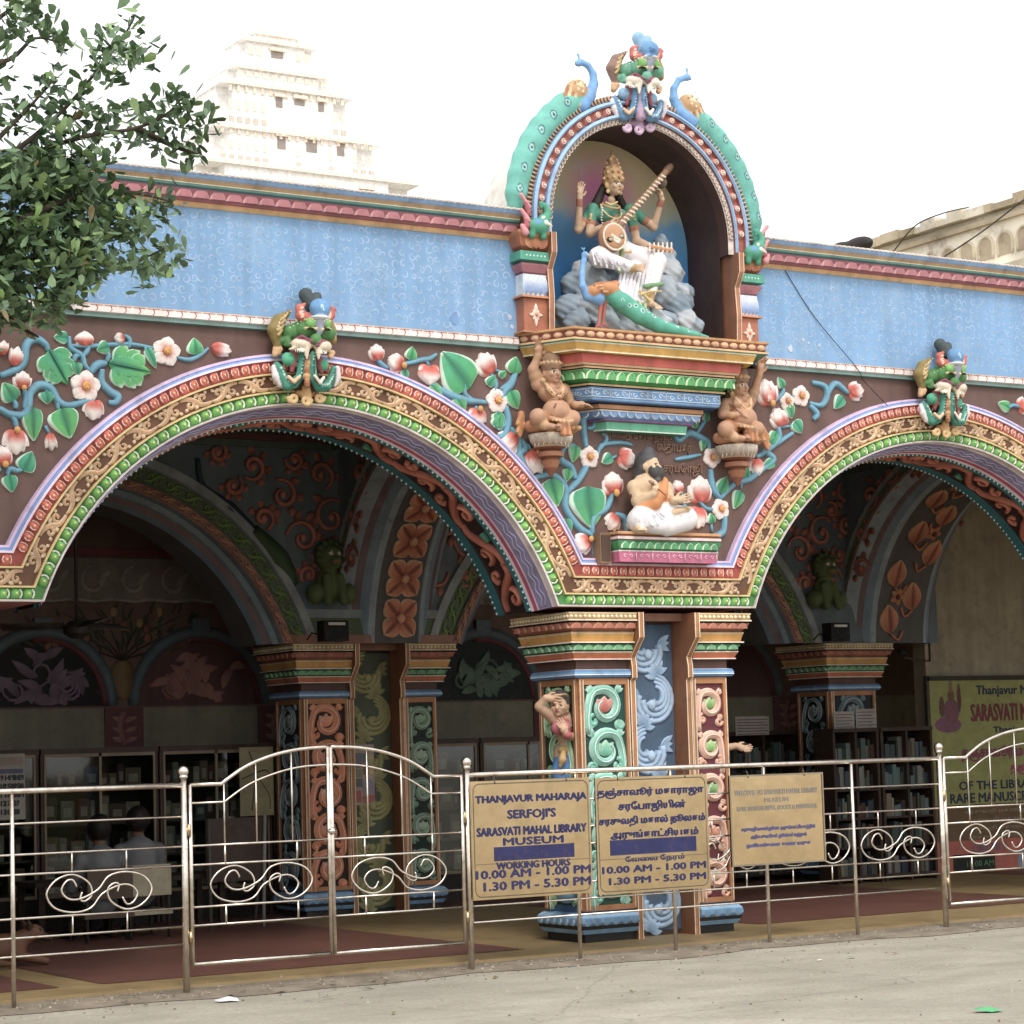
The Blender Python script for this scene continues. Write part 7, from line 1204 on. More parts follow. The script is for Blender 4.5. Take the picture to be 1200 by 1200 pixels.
for i, (pa, pb, lab) in enumerate((((977, 834), (1002, 857), 'left one of two white printed notices above the bookcases'), ((1003, 831), (1028, 855), 'right one of two white printed notices above the bookcases'), ((862, 840), (902, 861), 'dim white notice on the back wall just right of the middle pier'))):
    Y_ = 4.2 if i < 2 else 5.1; r = px_rect(pa, pb, Y_); s_ = sheet('paper_notice', *r, Y_ + .01, '#a8a096', lab, 'notice', 'paper notices over the books'); x0, x1, z0, z1 = r; mb = MB()
    for j in range(6): mb.box(x0 + .02, x1 - .02 - .04 * (j % 2), Y_ + .0, Y_ + .003, z1 - .03 - j * (z1 - z0) / 6.5 - .008, z1 - .03 - j * (z1 - z0) / 6.5, '#5a4f50')
    mb.build('print', CLEAN, s_)
# banner
bnY = 4.50; X_ = lambda px, py=900: W(px, py, bnY)[0]; Z_ = lambda py, px=1150: W(px, py, bnY)[1]
bn = thing('information_banner', (X_(1096) + .8, bnY, Z_(1035)), 'large yellow green banner with maroon lettering against the plain wall', 'banner'); x0, x1, zt, zb = X_(1092), X_(1092) + 2.6, Z_(797), Z_(1040)
mb = MB(); mb.box(x0, x1, bnY, bnY + .02, Z_(942), zt, '#989c50'); mb.box(x0, x1, bnY, bnY + .02, Z_(984), Z_(942), '#6f5430'); mb.box(x0, x1, bnY, bnY + .02, zb, Z_(984), '#b85038'); mb.box(X_(1112), X_(1112) + .62, bnY - .003, bnY, zb + .06, Z_(1000), '#1f2420'); mb.build('sheet', CLEAN, bn)
mb = MB(); mb.box(x0 - .03, x1, bnY - .02, bnY + .03, zt, zt + .05, '#3a342a'); mb.box(x0 - .04, x0, bnY - .02, bnY + .03, zb, zt + .05, '#4a4434'); mb.build('frame', CLEAN, bn)
def btx(s_, px, py0, py1, wd, col, b=.0): text(s_, X_(px), X_(px) + wd, Z_(py1), Z_(py0), bnY - .004, col, bn, b, depth=.001)
btx('Thanjavur Maharaja Serfoji\'s', 1148, 803, 817, 1.75, '#2a3450', .02); btx('SARASVATI MAHAL LIBRARY', 1141, 825, 845, 1.8, '#7a2434', .035); btx('Thanjavur - 613 009', 1166, 852, 861, 1.2, '#2a3450', .02); btx('தஞ்சாவூர் மகாராஜா', 1128, 874, 892, 1.5, '#8a2c5a', .03); btx('தஞ்சாவூர்', 1184, 895, 909, .8, '#a02c5a', .03); btx('OF THE LIBRARY', 1123, 915, 925, 1.25, '#26304c', .02); btx('RARE MANUSCRIPTS', 1112, 929, 940, 1.45, '#26304c', .02)
for i in range(4): btx('சரசுவதி மகால் நூலகம்', 1128 + 3 * (i % 2), 948 + 10 * i, 954 + 10 * i, 1.3, '#a89c84')
btx('LIBRARY', 1136, 988, 998, .5, '#5f6f8f'); btx('10.00 AM', 1128, 1008, 1015, .4, '#4f8a5a'); btx('1.00 PM', 1130, 1019, 1026, .4, '#4f8a5a')
gx, gz = X_(1118), Z_(838); mb = MB()
for (dx, dz, rx, rz, c_) in ((0, .22, .05, .07, '#7a5040'), (0, .33, .03, .08, '#8a6a3c'), (0, .05, .12, .14, '#7f4a5c'), (-.06, -.10, .2, .09, '#84506a'), (.12, .2, .03, .16, '#6a3a3c'), (-.14, .1, .04, .12, '#6a4a3c')): mb.add([(gx + dx + rx * math.cos(a), bnY - .002 - .001 * dz, gz + dz + rz * math.sin(a)) for a in np.linspace(0, 2 * PI, 13)[:-1]], [tuple(range(12))], c_)
mb.build('print', CLEAN, bn)
mb = MB(); mb.add([(X_(1192) + .16 * math.cos(a) + .1, bnY - .003, Z_(1012) + .16 * math.sin(a)) for a in np.linspace(0, 2 * PI, 21)[:-1]], [tuple(range(20))], '#7f93b0'); mb.build('round_print', CLEAN, bn)
# ---- ceiling fan
fx, _, fz_ = W3(90, 738, 3.0); fan = thing('ceiling_fan', (fx, 3.0, 4.6), 'dark ceiling fan hanging on a long rod inside the first arch', 'fan'); mb = MB(); mb.tube([(fx, 3., 4.62), (fx, 3., fz_ + .05)], .014, '#2a2622', 6); mb.build('rod', CLEAN, fan); mb = MB(); mb.lathe(fx, 3., [(.0, fz_ + .08, '#2a2622'), (.06, fz_ + .07, '#2a2622'), (.11, fz_ + .02, '#2a2622'), (.11, fz_ - .03, '#2a2622'), (.05, fz_ - .07, '#2a2622'), (0, fz_ - .07, '#2a2622')], 14); mb.build('motor', CLEAN, fan)
for i in range(3): a = .5 + i * 2 * PI / 3; ca, sa = math.cos(a), math.sin(a); mb = MB(); mb.add([(fx + u * ca - v * sa, 3 + u * sa + v * ca, fz_ + .01 + .05 * (v > 0) + dz) for dz in (0, .008) for u, v in ((.10, -.03), (.62, -.07), (.62, .07), (.10, .03))], [(0, 1, 2, 3), (7, 6, 5, 4), (0, 4, 5, 1), (1, 5, 6, 2), (2, 6, 7, 3), (3, 7, 4, 0)], '#3a332c'); mb.build('blade', CLEAN, fan)
# ---- two seated men, chairs, dog
def chair(x, y, col, label, sz=.22):
    t = thing('chair', (x, y, .024), label, 'chair', 'plain chairs in the library')
    mb = MB(); mb.box(x - .22, x + .22, y - .22, y + .22, sz, sz + .04, col); mb.build('seat', CLEAN, t); mb = MB(); mb.box(x - .2, x + .2, y - .24, y - .21, sz + .16, sz + .42, col); mb.build('backrest', CLEAN, t)
    for sx in (-1, 1):
        for sy in (-1, 1): mb = MB(); mb.tube([(x + .19 * sx, y + .2 * sy, .024), (x + .19 * sx, y + (.2 * sy), sz + .02 if sy > 0 else sz + .42)], .014, '#3a3632', 6); mb.build('leg', CLEAN, t)
def man(px, py, Y, label, lean):
    hx, _, hz = W3(px, py, Y); q = lambda a, b, c: np.array([hx + a, Y + b, hz + c]); sh, hr, skn, tr_ = '#74787c', '#1a1614', '#6a4a38', '#2a2a30'
    h, L = head(q(0, .02, 0), .105, skn, PI + lean, white='#d0c8bc'); p = h + [ell(q(0, -.015, .02), (.10, .11, .115), hr), cap(q(0, 0, -.08), q(0, -.01, -.16), .05, .055, skn), ell(q(0, -.03, -.27), (.19, .11, .12), sh), cap(q(0, -.04, -.28), q(0, .0, -.58), .15, .15, sh), cap(q(-.17, -.02, -.25), q(-.22, .06, -.48), .065, .055, sh), cap(q(.17, -.02, -.25), q(.22, .06, -.48), .065, .055, sh), cap(q(-.22, .06, -.48), q(-.10, .28, -.50), .042, .03, skn), cap(q(.22, .06, -.48), q(.10, .28, -.50), .042, .03, skn), cap(q(-.09, .02, -.66), q(-.10, .42, -.66), .085, .065, tr_), cap(q(.09, .02, -.66), q(.10, .42, -.66), .085, .065, tr_)]
    zf = .10 - hz; p += [cap(q(s * .1, .42, -.66), q(s * .1, .44, zf + .0), .062, .045, tr_) for s in (-1, 1)] + [cap(q(s * .1, .42, zf - .03), q(s * .1, .60, zf - .05), .045, .035, '#1c1816') for s in (-1, 1)]
    p += hand(q(-.10, .28, -.50), (.3, 1, 0), (1, 0, 0), 1.1, skn, .4) + hand(q(.10, .28, -.50), (-.3, 1, 0), (1, 0, 0), 1.1, skn, .4, -1)
    sculpt('person', p, .016, .02, label=label, cat='person', group='men seated in the library'); return hx, Y
x, y = man(116, 972, 3.6, 'person in a grey shirt bent over, seated with his back turned, left', .5); chair(x, y, '#5a4a3c', 'dark chair under the bent person in grey')
x, y = man(161, 962, 3.7, 'person in a white shirt seated upright with his back turned, right', -.3); chair(x, y, '#b0a68a', 'beige backed chair under the person in the white shirt')
t = thing('reading_table', (W3(140, 1000, 4.5)[0], 4.45, .024), 'dark table in front of the two seated men', 'table'); tx_ = t.location[0]; mb = MB(); mb.box(tx_ - .9, tx_ + .9, 4.15, 4.75, .46, .50, '#3a2c24'); mb.build('tabletop', CLEAN, t)
for sx in (-1, 1):
    for yy in (4.2, 4.7): mb = MB(); mb.box(tx_ + sx * .84 - .025, tx_ + sx * .84 + .025, yy - .025, yy + .025, .024, .46, '#33261f'); mb.build('leg', CLEAN, t)
dg = np.array(G3(14, 1132, .024)); v3 = lambda a, b, c: dg + np.array([a, b, c]); dc, dd = '#6a4226', '#3f2a1c'
p = [cap(v3(-.30, .05, .12), v3(.0, .0, .13), .13, .11, dc), ell(v3(-.33, .06, .12), (.16, .13, .13), dc), cap(v3(.0, 0, .15), v3(.12, -.02, .22), .085, .06, dc), ell(v3(.16, -.02, .24), (.075, .065, .06), dc), cap(v3(.20, -.03, .22), v3(.28, -.05, .19), .038, .026, dd), cap(v3(.12, .03, .28), v3(.10, .06, .33), .028, .010, dd, k=.006), cap(v3(.12, -.06, .28), v3(.10, -.09, .33), .028, .010, dd, k=.006), cap(v3(.02, -.09, .08), v3(.22, -.13, .03), .04, .028, dc), cap(v3(.02, .07, .08), v3(.22, .06, .03), .04, .028, dc), cap(v3(-.34, -.10, .10), v3(-.20, -.20, .05), .06, .035, dc), cap(v3(-.20, -.20, .05), v3(-.08, -.21, .03), .03, .024, dc), *chain([v3(-.46, .08, .08), v3(-.55, -.02, .05), v3(-.52, -.16, .035)], [.03, .022, .014], dd), ell(v3(.28, -.05, .20), .018, '#1a1412', paint=True), ell(v3(.20, -.075, .26), .014, '#1a1412', paint=True)]
sculpt('dog', p, .012, .02, mat=PAINT, label='brown dog lying on the maroon floor behind the railing, far left', cat='dog')
# ================================================================== railing, gates, signs
FY = -.75
FXp = lambda px, py: W(px, py, FY)[0]
H_TOP, RAILS = 1.345, (1.14, .945, .82, .545, .425, .31)
def tb(par, name, pts, r, n=8): mb = MB(); mb.tube(pts, r, '#d9d4cf', n); return mb.build(name, STEEL, par)
def s_scroll(par, x0, x1, z0, z1, flip=False):
    """pair of interlaced C-scrolls filling the panel"""
    w_, h_ = x1 - x0, z1 - z0; r = h_ / 2
    def C_(sx, sz):
        xc, zc = (x0 + x1) / 2, (z0 + z1) / 2; e = []
        for a in np.linspace(-.1, 1, 22): th = math.radians(-20) + a * 0; 
        # big loop from inner hook round the outside and diagonally across
        c1 = (x0 + .24 * w_, zc + .0); pts = [(c1[0] + .10 * w_, c1[1] + .02 * h_), (c1[0] + .085 * w_, c1[1] - .16 * h_), (c1[0] + .13 * w_, c1[1] - .2 * h_), (c1[0] + .19 * w_, c1[1] - .05 * h_), (c1[0] + .16 * w_, c1[1] + .25 * h_), (c1[0] + .02 * w_, c1[1] + .47 * h_), (c1[0] - .13 * w_, c1[1] + .36 * h_), (c1[0] - .22 * w_, c1[1] + .02 * h_), (c1[0] - .15 * w_, c1[1] - .33 * h_), (c1[0] + .02 * w_, c1[1] - .47 * h_), (c1[0] + .18 * w_, c1[1] - .38 * h_), (xc + .02 * w_, zc - .06 * h_), (xc + .18 * w_, zc + .14 * h_), (xc + .29 * w_, zc + .12 * h_), (xc + .35 * w_, zc - .08 * h_), (xc + .31 * w_, zc - .3 * h_), (xc + .25 * w_, zc - .34 * h_), (xc + .21 * w_, zc - .16 * h_)]
        P = cr_spline([( (xc + (p[0] - xc) * sx), FY, (zc + (p[1] - zc) * sz)) for p in pts], 4); return P
    for s_ in (1, -1):
        P = C_(s_, s_); P = [(p[0] if not flip else x0 + x1 - p[0], p[1] + .004 * s_, p[2]) for p in P]; tb(par, 'scroll', P, .0072, 6)
def post(par, x, z, r=.024, ball=True, sub=''):
    o = tb(par, 'post', [(x, FY, -.03), (x, FY, z)], r, 12)
    if ball: mb = MB(); mb.ball((x, FY, z + .035), .038, '#d9d4cf', 14, 10); mb.tube([(x, FY, z - .01), (x, FY, z + .01)], .032, '#d9d4cf', 12); mb.build('finial', STEEL, o)
def section(x0, x1, posts, label, scr):
    t = thing('steel_railing', ((x0 + x1) / 2, FY, -.02), label, 'railing', 'stainless steel railings'); tb(t, 'top_rail', [(x0, FY, H_TOP), (x1, FY, H_TOP)], .0195, 12)
    for z in RAILS: tb(t, 'rail', [(x0, FY, z), (x1, FY, z)], .0075)
    for x, main in posts: post(t, x, 1.40 if main else H_TOP - .02, (.023 if main else .015), main)
    for a, b, fl in scr:
        s_scroll(t, a, b, RAILS[3] + .01, RAILS[2] - .01, fl)
        for q in (.25, .75): x = a + (b - a) * q; tb(t, 'stub', [(x, FY, RAILS[1]), (x, FY, RAILS[2])], .006); tb(t, 'stub', [(x, FY, RAILS[3]), (x, FY, RAILS[4])], .006)
    return t
xp = {k: FXp(k, y) for k, y in ((15, 1050), (217, 1050), (550, 1030), (678, 1050), (790, 1050), (900, 1050), (1003, 1040), (1106, 1020))}
section(xp[15] - 1.3, xp[217], [(xp[15] - 1.15, False), (xp[15], False), (xp[217], True)], 'railing section at far left ending at the first ball-topped post', [(FXp(52, 1040), FXp(180, 1040), False), (xp[15] - 1.0, xp[15] - .1, False)])
section(xp[550], xp[1106], [(xp[550], True), (xp[678], False), (xp[790], False), (xp[900], False), (xp[1003], False), (xp[1106], True)], 'long middle railing section carrying the brass signboards', [(FXp(816, 1000), FXp(893, 1000), False), (FXp(905, 1000), FXp(997, 1000), False), (FXp(1008, 1000), FXp(1097, 1000), False)])
def gate(x0, x1, label, mir=False):
    t = thing('steel_gate', ((x0 + x1) / 2, FY, .12), label, 'gate', 'arched steel gate leaves'); X = lambda u: (x0 + (x1 - x0) * u) if not mir else (x1 - (x1 - x0) * u)
    hz = 1.345; zs_ = [(0, hz), (.22, hz), (.40, 1.455), (.60, 1.525), (.80, 1.56), (1., 1.57)]; z2 = [(0, 1.225), (.24, 1.225), (.42, 1.335), (.62, 1.405), (.80, 1.44), (1., 1.45)]
    f1 = [(X(u), FY, z) for u, z in zs_]; f2 = [(X(u), FY, z) for u, z in z2]; a1 = [f1[0]] + cr_spline(f1[1:], 5); a2 = [f2[0]] + cr_spline(f2[1:], 5)
    tb(t, 'arched_rail', a1, .013, 10); tb(t, 'arched_rail', a2, .0075)
    tb(t, 'stile', [(X(0), FY, .17), (X(0), FY, hz)], .015, 10); tb(t, 'stile', [(X(1), FY, .17), (X(1), FY, 1.57)], .015, 10)
    for z in (.945, .82, .545, .425): tb(t, 'rail', [(X(0), FY, z), (X(1), FY, z)], .0075)
    tb(t, 'bottom_rail', [(X(0), FY, .175), (X(1), FY, .175)], .014, 8)
    arc_z = lambda u: np.interp(u, [q[0] for q in zs_], [q[1] for q in zs_])
    for u in (.24, .47, .73): tb(t, 'baluster', [(X(u), FY, .945), (X(u), FY, arc_z(u))], .0068)
    for u in (.24, .76): tb(t, 'stub', [(X(u), FY, .82), (X(u), FY, .945)], .008); tb(t, 'stub', [(X(u), FY, .425), (X(u), FY, .545)], .008)
    s_scroll(t, min(X(.12), X(.88)), max(X(.12), X(.88)), .555, .81, mir)
    for z in (.35, 1.05): mb = MB(); mb.tube([(X(-.015), FY - .012, z - .04), (X(-.015), FY - .012, z + .04)], .014, '#c8a45a', 8); mb.build('hinge', BRASS, t)
    return t
gm = FXp(388, 1000); gate(xp[217] + .045, gm - .012, 'left leaf of the closed arched gate, hinged on the first ball-topped post'); gate(gm + .012, xp[550] - .045, 'right leaf of the closed arched gate, next to the first signboard', True)
gate(xp[1106] + .045, xp[1106] + .045 + (gm - xp[217]), 'arched gate leaf right of the last ball-topped post, cut by the photo edge')
mb = MB(); mb.ball((gm, FY - .02, 1.0), .026, '#c9c4bf', 8, 6); mb.tube([(gm - .03, FY - .025, 1.0), (gm + .03, FY - .025, 1.0)], .010, '#aaa', 6); mb.build('gate_lock', STEEL, label='small round steel lock where the two gate leaves meet', cat='lock')
SY = FY - .045; NAVY = '#1c1f5c'
def PR(a, b, y=SY): p, q = W(a[0], a[1], y), W(b[0], b[1], y); return p[0], q[0], q[1], p[1]
def sign(name, pa, pb, label, skew=0.):
    x0, x1, z0, z1 = PR(pa, pb); t = thing(name, ((x0 + x1) / 2, SY, z0), label, 'signboard', 'brass signboards on the railing'); mb = MB(); mb.box(x0, x1, SY, SY + .012, z0, z1, '#b89c68'); mb.build('plate', BRASS, t); return t, x0, x1, z0, z1
def tline(t, s_, pa, pb, bold=.03, col=NAVY):
    bold = min(bold, .018) # pa (x,ytop) pb (x,ybottom)
    p, q = W(pa[0], pa[1], SY), W(pb[0], pb[1], SY); zc = (p[1] + q[1]) / 2; h = (pb[1] - pa[1]) * .0053 * .5
    a_, b_ = W(pa[0], (pa[1] + pb[1]) / 2, SY), W(pb[0], (pa[1] + pb[1]) / 2, SY); text(s_, a_[0], b_[0], zc - h, zc + h, SY - .0025, col, t, bold, depth=.001)
def outline(t, x0, x1, z0, z1, m_=.02): mb = MB(); r = .05; P = []; [P.extend([(cx + r * math.cos(a), cz + r * math.sin(a)) for a in np.linspace(s0, s0 + PI / 2, 5)]) for cx, cz, s0 in ((x1 - m_ - r, z1 - m_ - r, 0), (x0 + m_ + r, z1 - m_ - r, PI / 2), (x0 + m_ + r, z0 + m_ + r, PI), (x1 - m_ - r, z0 + m_ + r, 1.5 * PI))]; P.append(P[0]); mb.rib(P, .008, .002, '#5f5448', y0=SY, k=1, smooth_pts=False); mb.build('border_line', CLEAN, t)
def ties(t, x0, x1, z1):
    for q in (.2, .8): x = x0 + (x1 - x0) * q; mb = MB(); mb.tube([(x, SY - .006, z1 - .02), (x, FY - .03, z1 + .03), (x, FY + .02, z1 + .02)], .004, '#55504a', 4); mb.build('wire_tie', CLEAN, t)
def bar(t, pa, pb, col=NAVY): x0, x1, z0, z1 = PR(pa, pb); mb = MB(); mb.box(x0, x1, SY - .004, SY - .001, z0, z1, col); mb.build('blue_bar', CLEAN, t)
t, x0, x1, z0, z1 = sign('museum_signboard', (551, 916), (695, 1046), 'brass signboard in English with museum name and working hours, left of three'); outline(t, x0, x1, z0, z1); ties(t, x0, x1, z1)
for s_, a, b, bo in (('THANJAVUR MAHARAJA', (557, 930), (687, 942), .035), ("SERFOJI'S", (595, 947), (651, 962), .035), ('SARASVATI MAHAL LIBRARY', (559, 967), (687, 978), .03), ('MUSEUM', (590, 980), (660, 989.5), .03), ('WORKING HOURS', (582, 1008), (668, 1017), .03), ('10.00 AM - 1.00 PM', (558, 1016.5), (692, 1027), .04), ('1.30 PM - 5.30 PM', (567, 1030), (692, 1041), .04)): tline(t, s_, a, b, bo)
bar(t, (579, 993), (673, 1004)); mb = MB(); mb.box(x0 + .02, x1 - .02, SY - .003, SY - .001, z0 + (z1 - z0) * .295, z0 + (z1 - z0) * .30, '#5f5448'); mb.build('rule_line', CLEAN, t)
t, x0, x1, z0, z1 = sign('museum_signboard', (697, 912), (833, 1040), 'brass signboard in Tamil with a blue bar and working hours, middle of three'); outline(t, x0, x1, z0, z1); ties(t, x0, x1, z1)
for s_, a, b, bo in (('தஞ்சாவூர் மகாராஜா', (700, 921), (824, 935), .02), ('சரேபாஜியின்', (725, 937), (803, 952), .02), ('சரசுவதி மகால் நூலகம்', (702, 954), (826, 968), .02), ('அருங்காட்சியகம்', (716, 970), (818, 983), .02), ('ேவைல ேநரம்', (733, 1001), (802, 1011), .01), ('10.00 AM - 1.00 PM', (706, 1012), (827, 1021), .04), ('1.30 PM - 5.30 PM', (714, 1025), (827, 1034), .04)): tline(t, s_, a, b, bo)
bar(t, (715, 985), (816, 997)); mb = MB(); mb.box(x0 + .02, x1 - .02, SY - .003, SY - .001, z0 + (z1 - z0) * .295, z0 + (z1 - z0) * .30, '#5f5448'); mb.build('rule_line', CLEAN, t)
t, x0, x1, z0, z1 = sign('museum_signboard', (854, 909), (968, 1009), 'weathered brass signboard with faded lettering, right of three'); mb = MB(); [mb.box(a, b, SY - .006, SY + .014, c_, d_, '#8a7c66') for a, b, c_, d_ in ((x0, x0 + .012, z0, z1), (x1 - .012, x1, z0, z1), (x0 + .012, x1 - .012, z1 - .012, z1), (x0 + .012, x1 - .012, z0, z0 + .012))]; mb.build('frame', CLEAN, t); ties(t, x0, x1, z1)
for s_, a, b, c_ in (('WELCOME TO SARASVATI MAHAL LIBRARY', (861, 924), (958, 931), '#8a8478'), ('MUSEUM', (896, 934), (924, 940), '#8a8478'), ('RARE MANUSCRIPTS, BOOKS & PAINTINGS', (864, 943), (957, 950), '#8a8478')): tline(t, s_, a, b, .01, c_)
for s_, a, b in (('சரசுவதி மகால் நூலக அருங்காட்சியகத்தில்', (869, 967), (955, 974)), ('அரிய சுவடிகள், நூல்கள் மற்றும்', (880, 976), (945, 983)), ('ஓவியங்கைள காண வருக', (875, 986), (950, 993))): tline(t, s_, a, b, .02, '#4c4c86')
# ================================================================== litter on the road
rn = random.Random(21)
def litter(px, py, size, col, label, cat, seg=7):
    g = G3(px, py, -.028); mb = MB(); vs = [(g[0], g[1], g[2] + size * .35)]
    for i in range(seg): a = i * 2 * PI / seg; r = size * rn.uniform(.5, 1.1); vs.append((g[0] + r * math.cos(a), g[1] + r * .7 * math.sin(a), g[2] + .003 + size * rn.uniform(0, .25)))
    mb.add(vs, [(0, 1 + i, 1 + (i + 1) % seg) for i in range(seg)], col); mb.build(cat.replace(' ', '_'), CLEAN, label=label, cat=cat)
litter(268, 1174, .10, '#e0dcea', 'crumpled white paper scrap on the road in front of the gate', 'paper scrap'); litter(1158, 1186, .09, '#3fae6a', 'crushed bright green plastic wrapper on the road at bottom right', 'plastic wrapper')
litter(600, 1112, .03, '#d8d0c4', 'tiny white paper scrap on the pavement left of the middle pier', 'paper scrap'); litter(886, 1092, .07, '#9a948c', 'grey crumpled wrapper by the railing right of the middle pier', 'plastic wrapper'); litter(972, 1092, .05, '#b8b8b4', 'small silver wrapper by the railing below the faded signboard', 'plastic wrapper'); litter(65, 1128, .07, '#a8a49a', 'white paper scrap on the maroon floor beside the dog', 'paper scrap'); litter(1078, 1096, .03, '#8a8072', 'tiny dark leaf on the road near the last ball-topped post', 'fallen leaf')
litter(960, 1126, .035, '#d8d2c6', 'tiny pale paper scrap in the middle of the road at right', 'paper scrap')
mb = MB()
for i in range(2600):
    x = rn.uniform(-7, 9); y = rn.choice((rn.gauss(-.95, .18), rn.uniform(-6, -.6), rn.gauss(-.62, .07))); s_ = rn.uniform(.004, .014); z = -.03 if y < -.98 else (-.004 if y < -.5 else .02)
    mb.add([(x - s_, y, z), (x, y - s_ * .7, z), (x + s_, y, z), (x, y + s_ * .8, z), (x, y, z + s_ * .8)], [(0, 1, 4), (1, 2, 4), (2, 3, 4), (3, 0, 4)], rn.choice(('#8f8472', '#7a6f60', '#a89c88', '#5f5548', '#9a907e')))
mb.build('pebbles', CLEAN, kind='stuff')
mb = MB()
for i in range(70):
    x, y = rn.uniform(-7, 8), rn.choice((rn.gauss(-.9, .2), rn.uniform(-5, -1), rn.gauss(-.95, .1))); a = rn.uniform(0, 6.28); L_ = rn.uniform(.02, .05); z = -.024 if y < -.98 else .004
    c_, s_ = math.cos(a), math.sin(a); mb.add([(x - L_ * c_, y - L_ * s_, z), (x + L_ * .4 * s_, y - L_ * .4 * c_, z + .008), (x + L_ * c_, y + L_ * s_, z + .012), (x - L_ * .4 * s_, y + L_ * .4 * c_, z + .004)], [(0, 1, 2, 3)], rn.choice(('#7a6238', '#5a4a30', '#8a7a48', '#6a7038')))
mb.build('fallen_leaves', LEAF, kind='stuff')
# ================================================================== tree at upper left
TY_ = -1.9; tree = thing('tree', (-8.3, TY_, -.03), 'leafy tree reaching in from the left edge over the blue parapet', 'tree')
tp = lambda px, py, dy=0.: W3(px, py, TY_ + dy)
mb = MB(); t0 = tp(-190, 330); mb.tube([(t0[0] - .1, TY_, -.1), (t0[0], TY_ + .05, 1.5), (t0[0] + .1, TY_, 3.), t0, tp(-170, 120), tp(-150, -60)], [.24, .19, .16, .14, .11, .08], '#4c4238', 10); mb.build('trunk', BARK, tree)
BR = [[(-180, 250), (-60, 225), (20, 175), (75, 128), (112, 85), (140, 50), (157, 22)], [(-170, 300), (-60, 250), (30, 185), (100, 160), (160, 150), (200, 130), (213, 108)], [(160, 150), (205, 172), (232, 180)], [(-180, 330), (-80, 320), (20, 305), (90, 305), (150, 308), (195, 290)], [(20, 260), (90, 230), (150, 225), (196, 235)], [(-170, 120), (-60, 90), (10, 70), (40, 45), (70, 50)], [(-60, 90), (0, 20), (40, 0)], [(-170, 330), (-60, 360), (0, 350), (60, 330), (90, 300)], [(-60, 225), (0, 160), (30, 130), (62, 95)], [(-40, 330), (20, 380), (45, 395)]]
for b_ in BR:
    pts = [tp(u, v, rn.uniform(-.25, .25)) for u, v in b_]; k_ = len(pts); P = cr_spline(pts, 4); mb = MB(); mb.tube(P, [.018 * (1 - i / len(P)) + .004 for i in range(len(P))], '#4c4238', 6); mb.build('branch', BARK, tree)
tuft = [(10, 18), (35, 8), (60, 42), (72, 55), (25, 35), (-5, 75), (45, 30), (8, 48), (125, 58), (152, 30), (132, 78), (112, 85), (155, 60), (142, 45), (120, 70), (160, 72), (60, 100), (50, 112), (30, 135), (18, 150), (60, 150), (85, 148), (108, 140), (128, 142), (150, 132), (170, 128), (205, 112), (212, 128), (200, 140), (184, 150), (222, 142), (240, 148), (190, 172), (215, 178), (172, 160), (140, 170), (108, 172), (78, 165), (90, 125), (228, 178), (150, 238), (176, 240), (192, 236), (160, 262), (182, 255), (172, 308), (186, 296), (145, 300), (160, 315), (155, 280), (128, 262), (168, 325), (120, 310), (205, 298)]
TB = [(u, v) for u, v in tuft]
for i in range(270):
    while True:
        u, v = rn.uniform(-150, 135), rn.uniform(165, 385)
        if v > 178 + max(0, u) * .10 and v < 395 - max(0, u - 40) * 1.0 and u < 132 - abs(v - 260) * .25: break
    TB.append((u, v))
for i in range(26): TB.append((rn.uniform(-150, -5), rn.uniform(-40, 170)))
lv = []
for u, v in TB:
    c = np.array(tp(u, v, rn.uniform(-.35, .35))); dense = not any(abs(u - a) < .1 and abs(v - b) < .1 for a, b in tuft); n_ = rn.randint(17, 26)
    for i in range(n_):
        o = np.array([rn.gauss(0, .055), rn.gauss(0, .07), rn.gauss(0, .045)]); d = np.array([rn.gauss(0, 1), rn.gauss(0, 1), rn.gauss(.3, .9)]); d /= np.linalg.norm(d); up = np.array([rn.gauss(0, .5), rn.gauss(-.3, .5), 1]); sd_ = np.cross(d, up); sd_ /= np.linalg.norm(sd_) + 1e-6; nn_ = np.cross(sd_, d)
        L_ = rn.uniform(.065, .12); w_ = L_ * rn.uniform(.42, .58); b = c + o; col = rn.choice(('#587650', '#64855a', '#4c6846', '#6f8f5e', '#5c7a56', '#86a862', '#688a5c')) if rn.random() > .03 else rn.choice(('#8ab84a', '#94b860', '#7a6a3c'))
        P = [b, b + d * L_ * .45 + sd_ * w_ * .42, b + d * L_ * .8 + sd_ * w_ * .46, b + d * L_ + nn_ * .004, b + d * L_ * .8 - sd_ * w_ * .46, b + d * L_ * .45 - sd_ * w_ * .42, b + d * L_ * .5 - nn_ * w_ * .14]; lv.append((P, col, u))
FC = [(0, 1, 6), (1, 2, 6), (2, 3, 6), (3, 4, 6), (4, 5, 6), (5, 0, 6)]
vis = [i for i, l in enumerate(lv) if l[2] > 5]; rn.shuffle(vis); single = set(vis[:295]); mb = MB()
for i, (P, col, u) in enumerate(lv):
    if i in single: m2 = MB(); m2.add(P, FC, col, True); m2.build('leaf', LEAF, tree)
    else: mb.add(P, FC, col, True)
mb.build('foliage', LEAF, tree, kind='stuff')
g = tp(92, 328, .1); mb = MB(); mb.tube([g, (g[0] + .05, g[1] - .1, g[2] + .01)], [.05, .055], '#26282a', 12); mb.tube([(g[0] - .3, g[1] + .5, g[2] + .1), g], .02, '#26282a', 6); mb.build('street_spotlight', CLEAN, label='small dark round spotlight poking out of the tree foliage', cat='spotlight')
